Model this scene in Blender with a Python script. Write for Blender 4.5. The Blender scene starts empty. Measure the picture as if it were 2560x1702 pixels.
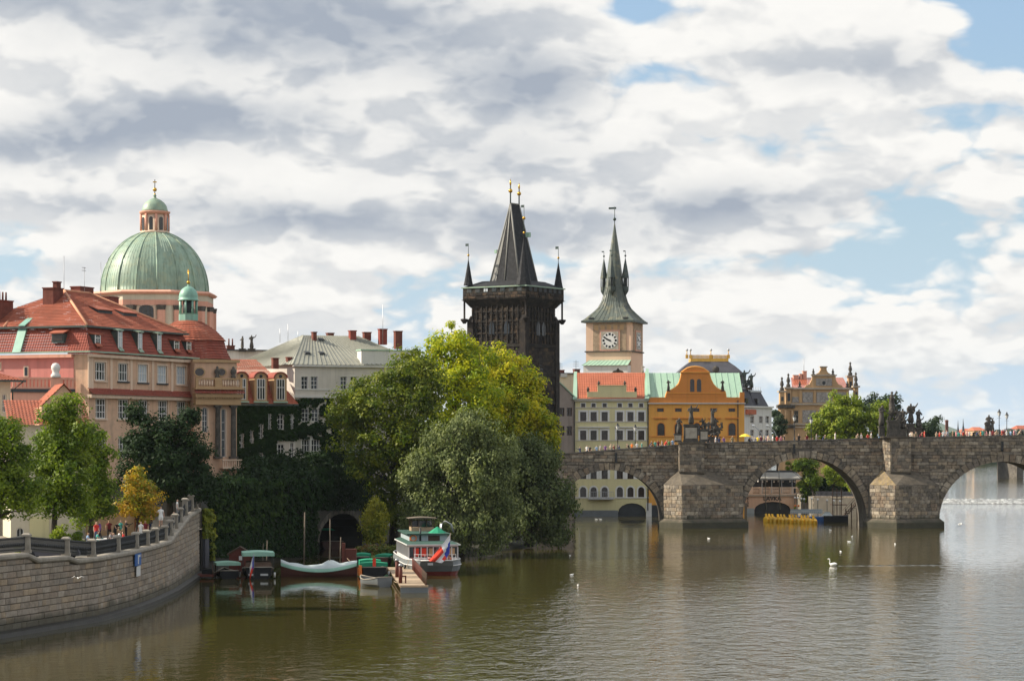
import bpy, math, random
import numpy as np
from mathutils import Vector, Matrix
R = math.radians
random.seed(7)
F, HC, YH = 5990.0, 12.8, 1100.0      # focal length in photo pixels, eye height, horizon row
SC = bpy.context.scene
COL = SC.collection

# ------------------------------------------------------------------ camera
cam = bpy.data.cameras.new('camera')
cam.sensor_width = 36.0
cam.lens = F / 2560 * 36.0
cam.shift_y = (YH - 851) / 2560
cam.clip_start = 1.0
cam.clip_end = 30000.0
cam_o = bpy.data.objects.new('camera', cam)
cam_o.location = (0, 0, HC)
cam_o.rotation_euler = (R(90), 0, 0)
COL.objects.link(cam_o)
SC.camera = cam_o

# ------------------------------------------------------------------ light
SUN_EL, SUN_AZ = R(35), R(84)         # elevation; angle from the view axis towards the left
sd = Vector((-math.sin(SUN_AZ) * math.cos(SUN_EL), math.cos(SUN_AZ) * math.cos(SUN_EL), math.sin(SUN_EL)))
sun = bpy.data.lights.new('sun', 'SUN')
sun.energy = 5.0
sun.angle = R(0.6)
sun.color = (1.0, 0.90, 0.74)
sun_o = bpy.data.objects.new('sun', sun)
sun_o.rotation_euler = sd.to_track_quat('Z', 'Y').to_euler()
COL.objects.link(sun_o)
vs = SC.view_settings
vs.view_transform = 'Standard'
vs.look = 'None'
vs.exposure = 0.55
vs.gamma = 1.0
vs.use_curve_mapping = False
SC.cycles.max_bounces = 6
SC.cycles.diffuse_bounces = 3
SC.cycles.glossy_bounces = 3
SC.cycles.transmission_bounces = 4
SC.cycles.transparent_max_bounces = 6
SC.cycles.volume_bounces = 0
SC.cycles.caustics_reflective = False
SC.cycles.caustics_refractive = False
SC.cycles.sample_clamp_indirect = 4.0
SC.cycles.use_denoising = True


# ------------------------------------------------------------------ node helper
class G:
    """Small wrapper that turns arithmetic into shader nodes."""
    def __init__(s, tree):
        s.t = tree

    def n(s, typ, **kw):
        nd = s.t.nodes.new(typ)
        for k, v in kw.items():
            setattr(nd, k, v)
        return nd

    def put(s, sock, v):
        if isinstance(v, bpy.types.NodeSocket):
            s.t.links.new(v, sock)
        elif v is not None:
            sock.default_value = v

    def m(s, op, a, b=None, c=None, clamp=False):
        nd = s.n('ShaderNodeMath', operation=op, use_clamp=clamp)
        for i, v in enumerate((a, b, c)):
            if v is not None:
                s.put(nd.inputs[i], v)
        return nd.outputs[0]

    def add(s, *xs):
        r = xs[0]
        for x in xs[1:]:
            r = s.m('ADD', r, x)
        return r

    def mul(s, *xs):
        r = xs[0]
        for x in xs[1:]:
            r = s.m('MULTIPLY', r, x)
        return r

    def sub(s, a, b):
        return s.m('SUBTRACT', a, b)

    def step(s, x, lo, hi, o0=0.0, o1=1.0, smooth=True):
        nd = s.n('ShaderNodeMapRange', interpolation_type='SMOOTHSTEP' if smooth else 'LINEAR')
        s.put(nd.inputs[0], x)
        for i, v in enumerate((lo, hi, o0, o1)):
            s.put(nd.inputs[i + 1], v)
        return nd.outputs[0]

    def mix(s, f, a, b, blend='MIX'):
        nd = s.n('ShaderNodeMix', data_type='RGBA', blend_type=blend)
        s.put(nd.inputs[0], f)
        s.put(nd.inputs[6], a if not isinstance(a, tuple) else (*a[:3], 1))
        s.put(nd.inputs[7], b if not isinstance(b, tuple) else (*b[:3], 1))
        return nd.outputs[2]

    def comb(s, x, y, z):
        nd = s.n('ShaderNodeCombineXYZ')
        for i, v in enumerate((x, y, z)):
            s.put(nd.inputs[i], v)
        return nd.outputs[0]

    def vscale(s, v, sc):
        nd = s.n('ShaderNodeVectorMath', operation='MULTIPLY')
        s.put(nd.inputs[0], v)
        s.put(nd.inputs[1], sc)
        return nd.outputs[0]

    def vadd(s, v, w):
        nd = s.n('ShaderNodeVectorMath', operation='ADD')
        s.put(nd.inputs[0], v)
        s.put(nd.inputs[1], w)
        return nd.outputs[0]

    def noise(s, vec, scale, detail=4.0, rough=0.5, dist=0.0, col=False):
        nd = s.n('ShaderNodeTexNoise')
        s.put(nd.inputs['Vector'], vec)
        nd.inputs['Scale'].default_value = scale
        nd.inputs['Detail'].default_value = detail
        nd.inputs['Roughness'].default_value = rough
        nd.inputs['Distortion'].default_value = dist
        return nd.outputs[1 if col else 0]

    def ramp(s, f, stops):
        nd = s.n('ShaderNodeValToRGB')
        el = nd.color_ramp.elements
        while len(el) < len(stops):
            el.new(0.5)
        for e, (p, c) in zip(el, stops):
            e.position = p
            e.color = (*c[:3], 1)
        s.put(nd.inputs[0], f)
        return nd.outputs[0]


# ------------------------------------------------------------------ sky: NISHITA plus a layer of broken cumulus
world = bpy.data.worlds.new('World')
SC.world = world
world.use_nodes = True
world.cycles.sampling_method = 'MANUAL'
world.cycles.sample_map_resolution = 256
wt = world.node_tree
wt.nodes.clear()
g = G(wt)
sky = g.n('ShaderNodeTexSky', sky_type='NISHITA', sun_disc=False)
sky.sun_elevation = SUN_EL
sky.sun_rotation = -SUN_AZ
sky.altitude = 200
sky.air_density = 1.3
sky.dust_density = 1.0
sky.ozone_density = 1.3
tc = g.n('ShaderNodeTexCoord')
sep = g.n('ShaderNodeSeparateXYZ')
g.put(sep.inputs[0], tc.outputs['Generated'])
dx, dy, dz = sep.outputs
zc = g.m('MAXIMUM', dz, 0.0)
U = g.mul(g.m('ARCTAN2', dx, dy), F / 1000)          # thousands of photo pixels from the view axis
V = g.mul(g.m('ARCSINE', zc), F / 1000)


def gauss(cu, cv, su, sv):
    a = g.mul(g.sub(U, cu), 1 / su)
    b = g.mul(g.sub(V, cv), 1 / sv)
    return g.m('POWER', 2.718, g.mul(g.add(g.mul(a, a), g.mul(b, b)), -1.0))


def cloudq(dv, warp=None):
    z2 = g.add(zc, dv)
    d = g.m('DIVIDE', 1.0, g.add(z2, 0.50))
    q = g.comb(g.mul(dx, d), g.mul(dy, d), g.mul(z2, d, 1.35))
    return q


def fbm(q):
    wv = g.noise(q, 16.0, 3.0, 0.5, col=True)
    qw = g.vadd(q, g.vscale(g.vadd(wv, (-.5, -.5, -.5)), (.055, .055, .055)))
    big = g.noise(qw, 3.9, 2.0, 0.5)
    mid = g.noise(qw, 9.0, 8.0, 0.57)
    bil = []
    for sc_, w in ((12.0, .24), (29.0, .16), (66.0, .08)):
        vo = g.n('ShaderNodeTexVoronoi', feature='F1')
        g.put(vo.inputs['Vector'], qw)
        vo.inputs['Scale'].default_value = sc_
        bil.append(g.mul(g.sub(0.45, vo.outputs['Distance']), w))
    return g.add(g.mul(big, 0.58), g.mul(mid, 0.46), -0.02, *bil)


q0 = cloudq(0.0)
n0 = fbm(q0)
n1 = fbm(cloudq(0.011))
lay = []
for cu, cv, su, sv, w in (
        (1.30, 1.02, .20, .15, -.40), (.36, .90, .22, .06, -.15), (1.25, .55, .30, .12, -.11), (.30, 1.06, .10, .04, -.14),
        (1.05, .40, .40, .07, -.08), (-1.28, .45, .14, .08, -.14), (.50, .44, .42, .03, -.12), (-.62, .42, .14, .035, -.12),
        (.15, .80, .10, .06, -.10), (.80, .80, .07, .10, -.13), (.85, .34, .5, .03, -.08), (.05, 1.12, .12, .03, -.10),
        (-.55, 1.02, .75, .24, .34), (.0, .92, .22, .14, .16), (.75, .95, .36, .12, .16), (-.6, .72, .9, .12, .16), (.55, .62, .5, .08, .10), (-.1, .6, .9, .10, .12), (-.4, .28, .9, .10, .06), (.62, .42, .40, .09, .07)):
    lay.append(g.mul(gauss(cu, cv, su, sv), w))
bias = g.add(*lay, 0.075)
cover = g.add(n0, bias)
alpha = g.step(cover, 0.425, 0.545)
thick = g.step(cover, 0.52, 0.85)
above = g.step(g.sub(n1, n0), -0.085, 0.085)                  # cloud overhead of this point: a base, not a top
dk = []
for cu, cv, su, sv, w in (
        (-.50, 1.02, .46, .12, 1.15), (-1.15, 1.08, .30, .06, .75), (-.78, .80, .32, .050, .95), (-1.0, .74, .40, .05, .6),
        (.05, .88, .18, .09, 1.2), (-.30, .545, .66, .046, .75), (.57, .585, .30, .055, .75), (.85, .92, .34, .05, .45),
        (-.05, .70, .30, .06, .45), (-1.25, .70, .20, .05, .45), (.10, .49, .3, .03, .45), (.75, .45, .12, .03, .55), (-.9, .58, .3, .03, .35)):
    dk.append(g.mul(gauss(cu, cv, su, sv), w))
dark = g.mul(g.add(*dk), g.add(0.30, g.mul(n0, 1.2)))
fine = g.noise(q0, 26.0, 6.0, 0.62)
shade = g.add(g.mul(above, 0.42), g.mul(dark, 0.80), g.mul(thick, 0.10), g.mul(g.sub(fine, 0.5), 0.34), -0.05)
cc = g.ramp(shade, [(0.0, (1.0, .985, .95)), (0.30, (.85, .85, .84)), (0.62, (.60, .63, .67)), (1.0, (.40, .45, .53))])
CLOUD = 6.7                                                     # cloud radiance in the sky texture's own units
cloud = g.vscale(cc, (CLOUD, CLOUD, CLOUD))
skyc = g.vscale(sky.outputs[0], (.70, .77, .90))
hz = g.step(V, 0.0, 0.75, 0.75, 0.30)                           # pale air low down
skyc = g.mix(hz, skyc, (3.9, 5.35, 7.1))
hz2 = g.step(V, 0.0, 0.30, 0.55, 0.0)
final = g.mix(alpha, skyc, cloud)
final = g.mix(hz2, final, (5.3, 5.95, 6.4))
bg = g.n('ShaderNodeBackground')
g.put(bg.inputs[0], final)
bg.inputs[1].default_value = 0.1
wo = g.n('ShaderNodeOutputWorld')
wt.links.new(bg.outputs[0], wo.inputs[0])


# ------------------------------------------------------------------ points, meshes, things
def P(px, py, Z):
    return Vector(((px - 1280) / F * Z, Z, HC + (YH - py) / F * Z))


def X(px, Z):
    return (px - 1280) / F * Z


def H(py, Z):
    return HC + (YH - py) / F * Z


def ZW(py, z=0.0):
    """distance of a point of height z that shows in row py"""
    return F * (HC - z) / (py - YH)


class MB:
    def __init__(s):
        s.v, s.f, s.m, s.s = [], [], [], []

    def add(s, vs, fs, m=0, smooth=False):
        o = len(s.v)
        s.v += [tuple(v) for v in vs]
        for f in fs:
            s.f.append([i + o for i in f])
            s.m.append(m)
            s.s.append(smooth)
        return s

    def quad(s, a, b, c, d, m=0):
        return s.add([a, b, c, d], [(0, 1, 2, 3)], m)

    def hexa(s, p, m=0):
        """p: 4 bottom points anticlockwise, then 4 top points"""
        return s.add(p, [(3, 2, 1, 0), (4, 5, 6, 7), (0, 1, 5, 4), (1, 2, 6, 5), (2, 3, 7, 6), (3, 0, 4, 7)], m)

    def box(s, x0, x1, y0, y1, z0, z1, m=0):
        return s.hexa([(x0, y0, z0), (x1, y0, z0), (x1, y1, z0), (x0, y1, z0), (x0, y0, z1), (x1, y0, z1), (x1, y1, z1), (x0, y1, z1)], m)

    def taper(s, x0, x1, y0, y1, z0, z1, dx, dy, m=0):
        return s.hexa([(x0, y0, z0), (x1, y0, z0), (x1, y1, z0), (x0, y1, z0), (x0 + dx, y0 + dy, z1), (x1 - dx, y0 + dy, z1), (x1 - dx, y1 - dy, z1), (x0 + dx, y1 - dy, z1)], m)

    def prism(s, poly, y0, y1, m=0):
        """poly of (x, z), extruded along y"""
        n = len(poly)
        vs = [(x, y0, z) for x, z in poly] + [(x, y1, z) for x, z in poly]
        fs = [list(range(n)), list(range(2 * n - 1, n - 1, -1))]
        fs += [((i + 1) % n, i, i + n, (i + 1) % n + n) for i in range(n)]
        return s.add(vs, fs, m)

    def prismz(s, poly, z0, z1, m=0, top=None):
        n = len(poly)
        vs = [(x, y, z0) for x, y in poly] + [(x, y, z1) for x, y in (top or poly)]
        fs = [list(range(n - 1, -1, -1)), list(range(n, 2 * n))]
        fs += [(i, (i + 1) % n, (i + 1) % n + n, i + n) for i in range(n)]
        return s.add(vs, fs, m)

    def lathe(s, prof, c=(0, 0), n=12, m=0, smooth=True, a0=0.0, caps=True):
        vs, fs = [], []
        for r, z in prof:
            for k in range(n):
                a = a0 + 2 * math.pi * k / n
                vs.append((c[0] + r * math.cos(a), c[1] + r * math.sin(a), z))
        for j in range(len(prof) - 1):
            for k in range(n):
                k2 = (k + 1) % n
                fs.append((j * n + k, j * n + k2, (j + 1) * n + k2, (j + 1) * n + k))
        if caps:
            if prof[0][0] > 1e-4:
                fs.append(list(range(n - 1, -1, -1)))
            if prof[-1][0] > 1e-4:
                fs.append([(len(prof) - 1) * n + k for k in range(n)])
        return s.add(vs, fs, m, smooth)

    def tube(s, pts, r, n=6, m=0, smooth=True):
        pts = [Vector(p) for p in pts]
        rs = r if isinstance(r, (list, tuple)) else [r] * len(pts)
        vs, fs = [], []
        for i, p in enumerate(pts):
            d = (pts[min(i + 1, len(pts) - 1)] - pts[max(i - 1, 0)]).normalized()
            a = d.cross(Vector((0, 0, 1)) if abs(d.z) < .9 else Vector((1, 0, 0))).normalized()
            b = d.cross(a)
            for k in range(n):
                t = 2 * math.pi * k / n
                vs.append(p + (a * math.cos(t) + b * math.sin(t)) * rs[i])
        for i in range(len(pts) - 1):
            for k in range(n):
                fs.append((i * n + k, i * n + (k + 1) % n, (i + 1) * n + (k + 1) % n, (i + 1) * n + k))
        fs += [list(range(n - 1, -1, -1)), [(len(pts) - 1) * n + k for k in range(n)]]
        return s.add(vs, fs, m, smooth)

    def bar(s, a, b, w, m=0):
        return s.tube([a, b], w * .7, 4, m, False)

    def ball(s, c, r, m=0, n=8, sz=1.0):
        k = max(4, n // 2)
        prof = [(max(r * math.sin(math.pi * i / k), 1e-5), c[2] - r * sz * math.cos(math.pi * i / k)) for i in range(k + 1)]
        return s.lathe(prof, (c[0], c[1]), n, m, True, caps=False)

    def build(s, name, mats, parent=None, loc=None, **kw):
        me = bpy.data.meshes.new(name)
        me.from_pydata(s.v, [], s.f)
        if not isinstance(mats, (list, tuple)):
            mats = [mats]
        for mt in mats:
            me.materials.append(mt)
        me.polygons.foreach_set('material_index', s.m)
        me.polygons.foreach_set('use_smooth', s.s)
        me.update()
        return link(name, me, parent, loc, **kw)


def link(name, me, parent=None, loc=None, rz=None, scale=None, **props):
    o = bpy.data.objects.new(name, me)
    COL.objects.link(o)
    if parent is not None:
        o.parent = parent
    if loc is not None:
        o.location = loc
    if rz is not None:
        o.rotation_euler = (0, 0, rz)
    if scale is not None:
        o.scale = scale
    for k, v in props.items():
        o[k] = v
    return o


def thing(name, label, cat, loc=(0, 0, 0), rz=0.0, group=None):
    o = link(name, None, None, loc, rz, label=label, category=cat)
    if group:
        o['group'] = group
    return o


def tag(o, label, cat, group=None):
    o['label'], o['category'] = label, cat
    if group:
        o['group'] = group
    return o


def copy_tree(o, parent=None):
    kids = list(o.children)
    c = o.copy()
    COL.objects.link(c)
    c.parent = parent
    for ch in kids:
        copy_tree(ch, c)
    return c


def np_mesh(name, verts, faces, mats, smooth=False, midx=None):
    """verts (n,3), faces (m,4) or (m,3) arrays"""
    me = bpy.data.meshes.new(name)
    k = faces.shape[1]
    me.vertices.add(len(verts))
    me.vertices.foreach_set('co', verts.astype(np.float32).ravel())
    me.loops.add(faces.size)
    me.loops.foreach_set('vertex_index', faces.astype(np.int32).ravel())
    me.polygons.add(len(faces))
    me.polygons.foreach_set('loop_start', np.arange(0, faces.size, k, dtype=np.int32))
    me.polygons.foreach_set('loop_total', np.full(len(faces), k, dtype=np.int32))
    for mt in mats:
        me.materials.append(mt)
    if midx is not None:
        me.polygons.foreach_set('material_index', midx.astype(np.int32))
    me.update(calc_edges=True)
    return me


# ------------------------------------------------------------------ materials
MAT = {}


def new_mat(name):
    m = bpy.data.materials.new(name)
    m.use_nodes = True
    t = m.node_tree
    t.nodes.clear()
    g = G(t)
    b = g.n('ShaderNodeBsdfPrincipled')
    o = g.n('ShaderNodeOutputMaterial')
    t.links.new(b.outputs[0], o.inputs[0])
    MAT[name] = m
    return m, g, b, o


def surf(name, col, rough=0.8, var=0.18, scale=0.6, bump=0.15, bscale=6.0, metal=0.0, streak=0.0, dirt=None, dirtamt=0.0, rand=None, spec=0.3, tide=0.0):
    """general weathered surface: patchy tone, grain, rain streaks, dirt; rand = 'OBJ' or 'ISL' adds a tone per piece"""
    m, g, b, o = new_mat(name)
    tc = g.n('ShaderNodeNewGeometry')
    p = tc.outputs['Position']
    big = g.noise(p, scale, 5.0, 0.6)
    c = g.mix(g.step(big, 0.3, 0.7), tuple(x * (1 - var) for x in col), tuple(min(1, x * (1 + var)) for x in col))
    fine = g.noise(p, scale * 9, 3.0, 0.6)
    c = g.mix(0.30, c, g.mix(fine, tuple(x * (1 - var) for x in col), tuple(min(1, x * (1 + var * .8)) for x in col)))
    if streak:
        st = g.noise(g.vscale(p, (2.2, 2.2, 0.12)), 1.0, 4.0, 0.6)
        c = g.mix(g.mul(g.step(st, 0.48, 0.75), streak), c, tuple(x * .45 for x in col))
    if dirt:
        dn = g.noise(p, scale * 2.3, 6.0, 0.65)
        c = g.mix(g.mul(g.step(dn, 0.47, 0.66), dirtamt), c, dirt)
    if rand:
        if isinstance(rand, tuple):
            rv, cols = rand
        else:
            rv, cols = rand, None
        src = g.n('ShaderNodeObjectInfo').outputs['Random'] if rv == 'OBJ' else tc.outputs['Random Per Island']
        if cols:
            k = len(cols)
            rc = g.ramp(src, [(i / k, cc) for i, cc in enumerate(cols)])
            rc.node.color_ramp.interpolation = 'CONSTANT'
            c = g.mix(1.0, c, rc, 'MULTIPLY')
        else:
            c = g.mix(1.0, c, g.ramp(src, [(0, (.66, .66, .66)), (1, (1.2, 1.2, 1.2))]), 'MULTIPLY')
    if tide:                                                    # algae and damp up to the usual flood mark
        zz = g.n('ShaderNodeSeparateXYZ')
        g.put(zz.inputs[0], p)
        lvl = g.add(zz.outputs[2], g.mul(g.noise(g.vscale(p, (.5, .5, .2)), 1.0, 5.0, .65), -1.6))
        c = g.mix(g.step(lvl, tide - 1.0, tide - .35, .72, 0.0), c, (.050, .052, .034))
    g.put(b.inputs['Base Color'], c)
    b.inputs['Roughness'].default_value = rough
    b.inputs['Metallic'].default_value = metal
    b.inputs['Specular IOR Level'].default_value = spec
    if bump:
        bn = g.n('ShaderNodeBump')
        bn.inputs['Strength'].default_value = bump
        bn.inputs['Distance'].default_value = 0.08
        g.put(bn.inputs['Height'], g.noise(p, bscale, 4.0, 0.6))
        g.put(b.inputs['Normal'], bn.outputs[0])
    return m


def leafmat(name, c1, c2, c3=None, trans=0.30, rough=0.55, spec=0.3):
    m, g, b, o = new_mat(name)
    ge = g.n('ShaderNodeNewGeometry')
    r = ge.outputs['Random Per Island']
    p = ge.outputs['Position']
    n = g.noise(p, 0.55, 4.0, 0.6)
    c = g.mix(r, c1, c2)
    if c3:
        c = g.mix(g.step(g.add(n, g.mul(g.sub(r, .5), .25)), 0.44, 0.62), c, c3)
    g.put(b.inputs['Base Color'], c)
    b.inputs['Roughness'].default_value = rough
    b.inputs['Specular IOR Level'].default_value = spec
    tr = g.n('ShaderNodeBsdfTranslucent')
    g.put(tr.inputs[0], g.mix(1.0, c, (1.15, 1.25, .55), 'MULTIPLY'))
    mx = g.n('ShaderNodeMixShader')
    mx.inputs[0].default_value = trans
    g.t.links.new(b.outputs[0], mx.inputs[1])
    g.t.links.new(tr.outputs[0], mx.inputs[2])
    g.t.links.new(mx.outputs[0], o.inputs[0])
    return m


def glassmat(name, base=(.018, .022, .028), rough=0.06, light=None, amt=0.0):
    m, g, b, o = new_mat(name)
    r = g.n('ShaderNodeObjectInfo').outputs['Random']
    c = base
    if light:
        c = g.mix(g.mul(g.step(r, 1 - amt - .02, 1 - amt + .02), 1.0), base, light)
    g.put(b.inputs['Base Color'], c if not isinstance(c, tuple) else (*c, 1))
    b.inputs['Roughness'].default_value = rough
    b.inputs['Specular IOR Level'].default_value = 0.5
    ge = g.n('ShaderNodeNewGeometry')
    bn = g.n('ShaderNodeBump')
    bn.inputs['Strength'].default_value = 0.06
    bn.inputs['Distance'].default_value = 0.05
    g.put(bn.inputs['Height'], g.noise(ge.outputs['Position'], 1.7, 2.0, 0.5))
    g.put(b.inputs['Normal'], bn.outputs[0])
    return m


STONECOLS = [(.60, .59, .58), (.80, .75, .68), (1.0, .93, .82), (.72, .68, .63), (1.04, .94, .80), (.66, .63, .61), (.98, .96, .92), (.84, .72, .62), (.64, .61, .59), (.92, .84, .74), (1.22, 1.17, 1.08), (.50, .49, .48), (.80, .77, .73), (.96, .87, .76)]
WALLCOLS = [(.88, .85, .81), (.98, .94, .88), (.86, .86, .85), (1.04, 1.0, .94), (.82, .78, .74), (.95, .89, .80), (1.0, .98, .96), (.88, .81, .75), (1.06, .95, .80), (.84, .82, .80), (.76, .73, .70), (1.1, 1.08, 1.05)]
surf('peach', (.64, .42, .285), .85, .10, .35, .08, streak=.30, dirt=(.25, .2, .16), dirtamt=.30)
surf('peach_light', (.70, .53, .40), .85, .10, .35, .08, streak=.30)
surf('pink', (.60, .245, .21), .85, .10, .35, .08, streak=.3)
surf('salmon', (.70, .36, .26), .85, .10, .4, .08, streak=.3)
surf('cream', (.60, .54, .42), .85, .10, .4, .06, streak=.25)
surf('pale_yellow', (.68, .62, .355), .85, .07, .3, .05, streak=.18)
surf('orange_plaster', (.78, .385, .085), .85, .07, .3, .05, streak=.22)
surf('orange_deep', (.66, .255, .06), .85, .07, .3, .05, streak=.2)
surf('grey_plaster', (.60, .56, .50), .85, .10, .3, .08, streak=.3)
surf('white_plaster', (.66, .65, .62), .85, .08, .3, .05, streak=.25)
surf('brown_plaster', (.30, .25, .22), .85, .15, .3, .08, streak=.4)
surf('blush_plaster', (.72, .50, .36), .85, .07, .3, .05, streak=.2)
surf('sgraffito', (.27, .25, .235), .85, .35, 1.4, .1, dirt=(.45, .42, .37), dirtamt=.75)
surf('fresco', (.34, .25, .17), .85, .3, 1.2, .1, dirt=(.46, .37, .26), dirtamt=.6)
surf('ochre', (.47, .31, .17), .85, .12, .4, .1, streak=.3)
surf('white_trim', (.72, .71, .68), .7, .08, .8, .0)
surf('white_paint', (.66, .66, .65), .45, .05, .8, .0, spec=.5)
surf('stone_trim', (.42, .36, .29), .9, .2, .6, .2, streak=.4)
surf('dark_trim', (.045, .05, .055), .6, .3, .6, .0)
surf('granite', (.31, .28, .235), .9, .25, 1.5, .2, bscale=14)
surf('mortar', (.13, .118, .10), .95, .3, .8, .2)
surf('tile_red', (.36, .105, .06), .8, .22, .5, .12, dirt=(.20, .075, .05), dirtamt=.35)
surf('tile_dark', (.27, .066, .044), .8, .22, .5, .12, dirt=(.13, .05, .04), dirtamt=.4)
surf('tile_orange', (.46, .145, .08), .85, .14, .5, .08, dirt=(.34, .12, .08), dirtamt=.3)
surf('tile_edge', (.62, .30, .18), .8, .2, .8, .1)
surf('copper', (.25, .355, .270), .5, .28, .4, .06, streak=.55, dirt=(.33, .36, .22), dirtamt=.5, spec=.5)
surf('copper_pale', (.33, .49, .375), .55, .08, .3, .05, streak=.25, spec=.4)
surf('copper_dark', (.045, .065, .06), .55, .3, .4, .08, streak=.5, dirt=(.17, .17, .11), dirtamt=.5, spec=.5)
surf('copper_bright', (.22, .43, .34), .5, .15, .6, .05, streak=.4, spec=.5)
surf('roof_grey', (.30, .30, .25), .55, .15, .35, .05, streak=.4, spec=.4)
surf('slate', (.014, .015, .018), .75, .35, .9, .15, bscale=5, dirt=(.05, .05, .055), dirtamt=.5)
surf('slate_edge', (.26, .255, .235), .7, .2, .8, .1)
surf('slate_grey', (.075, .075, .09), .7, .3, .5, .1)
surf('brick_chimney', (.16, .055, .04), .9, .3, 2.0, .3, bscale=9)
surf('brick_red', (.24, .06, .045), .9, .2, 1.5, .2)
surf('pink_chimney', (.60, .33, .25), .9, .12, 1.0, .2)
surf('gold', (.62, .36, .06), .28, .15, 2., .0, metal=.9)
surf('gold_paint', (.72, .42, .08), .45, .15, 2., .0, metal=.3)
surf('iron', (.018, .02, .022), .55, .3, 1., .0, spec=.5)
surf('iron_green', (.03, .055, .05), .5, .3, 1., .0, spec=.5)
surf('tower_stone', (.032, .028, .025), .95, .45, .55, .5, bscale=2.2, dirt=(.11, .085, .062), dirtamt=.45, rand=('ISL', [(.6, .6, .62), (1., .9, .8), (1.4, 1.2, 1.0), (.75, .72, .72), (1.9, 1.5, 1.15), (.9, .85, .8)]))
surf('tower_core', (.020, .018, .016), .95, .5, .5, .5, bscale=2.2, dirt=(.09, .068, .048), dirtamt=.5)
surf('statue_stone', (.075, .068, .060), .9, .4, 1.2, .4, bscale=5, dirt=(.17, .15, .12), dirtamt=.55)
surf('statue_pale', (.40, .36, .30), .9, .3, 1.2, .3, bscale=5)
surf('bridge_stone', (.315, .280, .236), .95, .35, 1.1, .5, bscale=4, dirt=(.055, .05, .047), dirtamt=.6, streak=.35, rand=('OBJ', STONECOLS), tide=1.5)
surf('bridge_stone_small', (.315, .280, .236), .95, .35, 1.1, .5, bscale=4, dirt=(.055, .05, .047), dirtamt=.6, streak=.35, rand=('ISL', STONECOLS), tide=1.5)
surf('bridge_core', (.15, .133, .112), .95, .4, .7, .4, dirt=(.04, .037, .035), dirtamt=.5)
surf('bridge_cap', (.125, .105, .080), .95, .35, .8, .4, dirt=(.06, .055, .05), dirtamt=.6, tide=.9)
surf('sunlit_cap', (.20, .155, .10), .95, .4, 1.0, .3, dirt=(.34, .24, .06), dirtamt=.5)
surf('wall_stone', (.345, .300, .250), .9, .22, 1.3, .3, bscale=7, dirt=(.16, .135, .115), dirtamt=.4, streak=.35, rand=('OBJ', WALLCOLS), tide=.95)
surf('wall_stone_small', (.345, .300, .250), .9, .22, 1.3, .3, bscale=7, dirt=(.16, .135, .115), dirtamt=.4, streak=.35, rand=('ISL', WALLCOLS), tide=.95)
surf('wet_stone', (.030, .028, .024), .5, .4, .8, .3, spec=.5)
surf('wood', (.36, .26, .17), .8, .2, 1.5, .15, rand='OBJ')
surf('wood_dark', (.075, .045, .03), .75, .3, 1.5, .15)
surf('wood_red', (.12, .032, .022), .65, .25, 1.2, .1)
surf('plank', (.42, .32, .22), .85, .2, 1.6, .15, rand='OBJ')
surf('bark', (.055, .045, .035), .95, .35, 2., .5)
surf('bark_pale', (.16, .13, .10), .95, .3, 2., .4)
surf('hull_black', (.012, .013, .015), .5, .3, .8, .0, spec=.2)
surf('hull_grey', (.16, .175, .185), .5, .15, .8, .0, spec=.5)
surf('hull_red', (.20, .035, .028), .5, .2, .8, .0, spec=.5)
surf('hull_orange', (.75, .20, .035), .45, .15, .8, .0, spec=.5)
surf('hull_brown', (.10, .035, .025), .5, .25, .8, .0, spec=.5)
surf('canvas_green', (.02, .27, .15), .75, .18, .8, .05)
surf('canvas_pale', (.30, .52, .42), .75, .18, .8, .05)
surf('canvas_white', (.50, .56, .57), .75, .15, .8, .05)
surf('deck_green', (.035, .085, .065), .6, .2, .8, .05)
surf('pale_blue', (.40, .47, .50), .5, .08, .8, .0, spec=.5)
surf('flag_white', (.75, .75, .77), .8, .05, 1, 0)
surf('flag_red', (.72, .06, .03), .8, .08, 1, 0)
surf('flag_blue', (.04, .07, .42), .8, .08, 1, 0)
surf('pedal_yellow', (.95, .55, .02), .35, .08, 1., .0, spec=.5, rand='OBJ')
surf('rust', (.28, .09, .04), .8, .3, 1.5, .1)
surf('steel', (.40, .41, .42), .4, .1, 1., .0, metal=.6)
surf('sign_blue', (.03, .12, .38), .5, .1, 1., .0)
surf('ground_stone', (.20, .18, .15), .95, .2, .5, .2)
surf('soil', (.035, .034, .02), .95, .3, .6, .3)
surf('grass_base', (.09, .13, .03), .95, .4, 1.2, .4)
surf('hill_green', (.055, .085, .045), .95, .35, .01, .0)
surf('foam', (.80, .81, .80), .8, .2, 1.5, .4)
surf('feather', (.82, .82, .80), .7, .05, 2., 0)
surf('feather_dark', (.13, .13, .14), .7, .2, 2., 0)
surf('bill', (.65, .22, .03), .6, .1, 2., 0)
surf('skin', (.55, .34, .25), .6, .1, 3., 0)
surf('globe', (.85, .85, .82), .3, .03, 1., 0, spec=.5)
glassmat('glass')
glassmat('glass_far', (.045, .042, .042), .10)
glassmat('glass_blind', (.035, .04, .045), .12, (.50, .54, .58), .45)
glassmat('blind', (.46, .51, .56), .25)
glassmat('glass_brown', (.045, .032, .026), .10)
leafmat('leaf_linden', (.125, .19, .016), (.30, .36, .035), (.08, .135, .015), .40, .5, .2)
leafmat('leaf_dark', (.014, .034, .012), (.038, .066, .018), (.018, .038, .013), .2, .6, .12)
leafmat('leaf_maple', (.125, .165, .012), (.28, .285, .022), (.075, .12, .012), .36, .5, .2)
leafmat('leaf_lime', (.38, .42, .012), (.68, .60, .016), (.20, .29, .012), .40, .5, .2)
leafmat('leaf_gold', (.42, .41, .012), (.68, .55, .018), (.20, .28, .014), .40, .5, .2)
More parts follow.
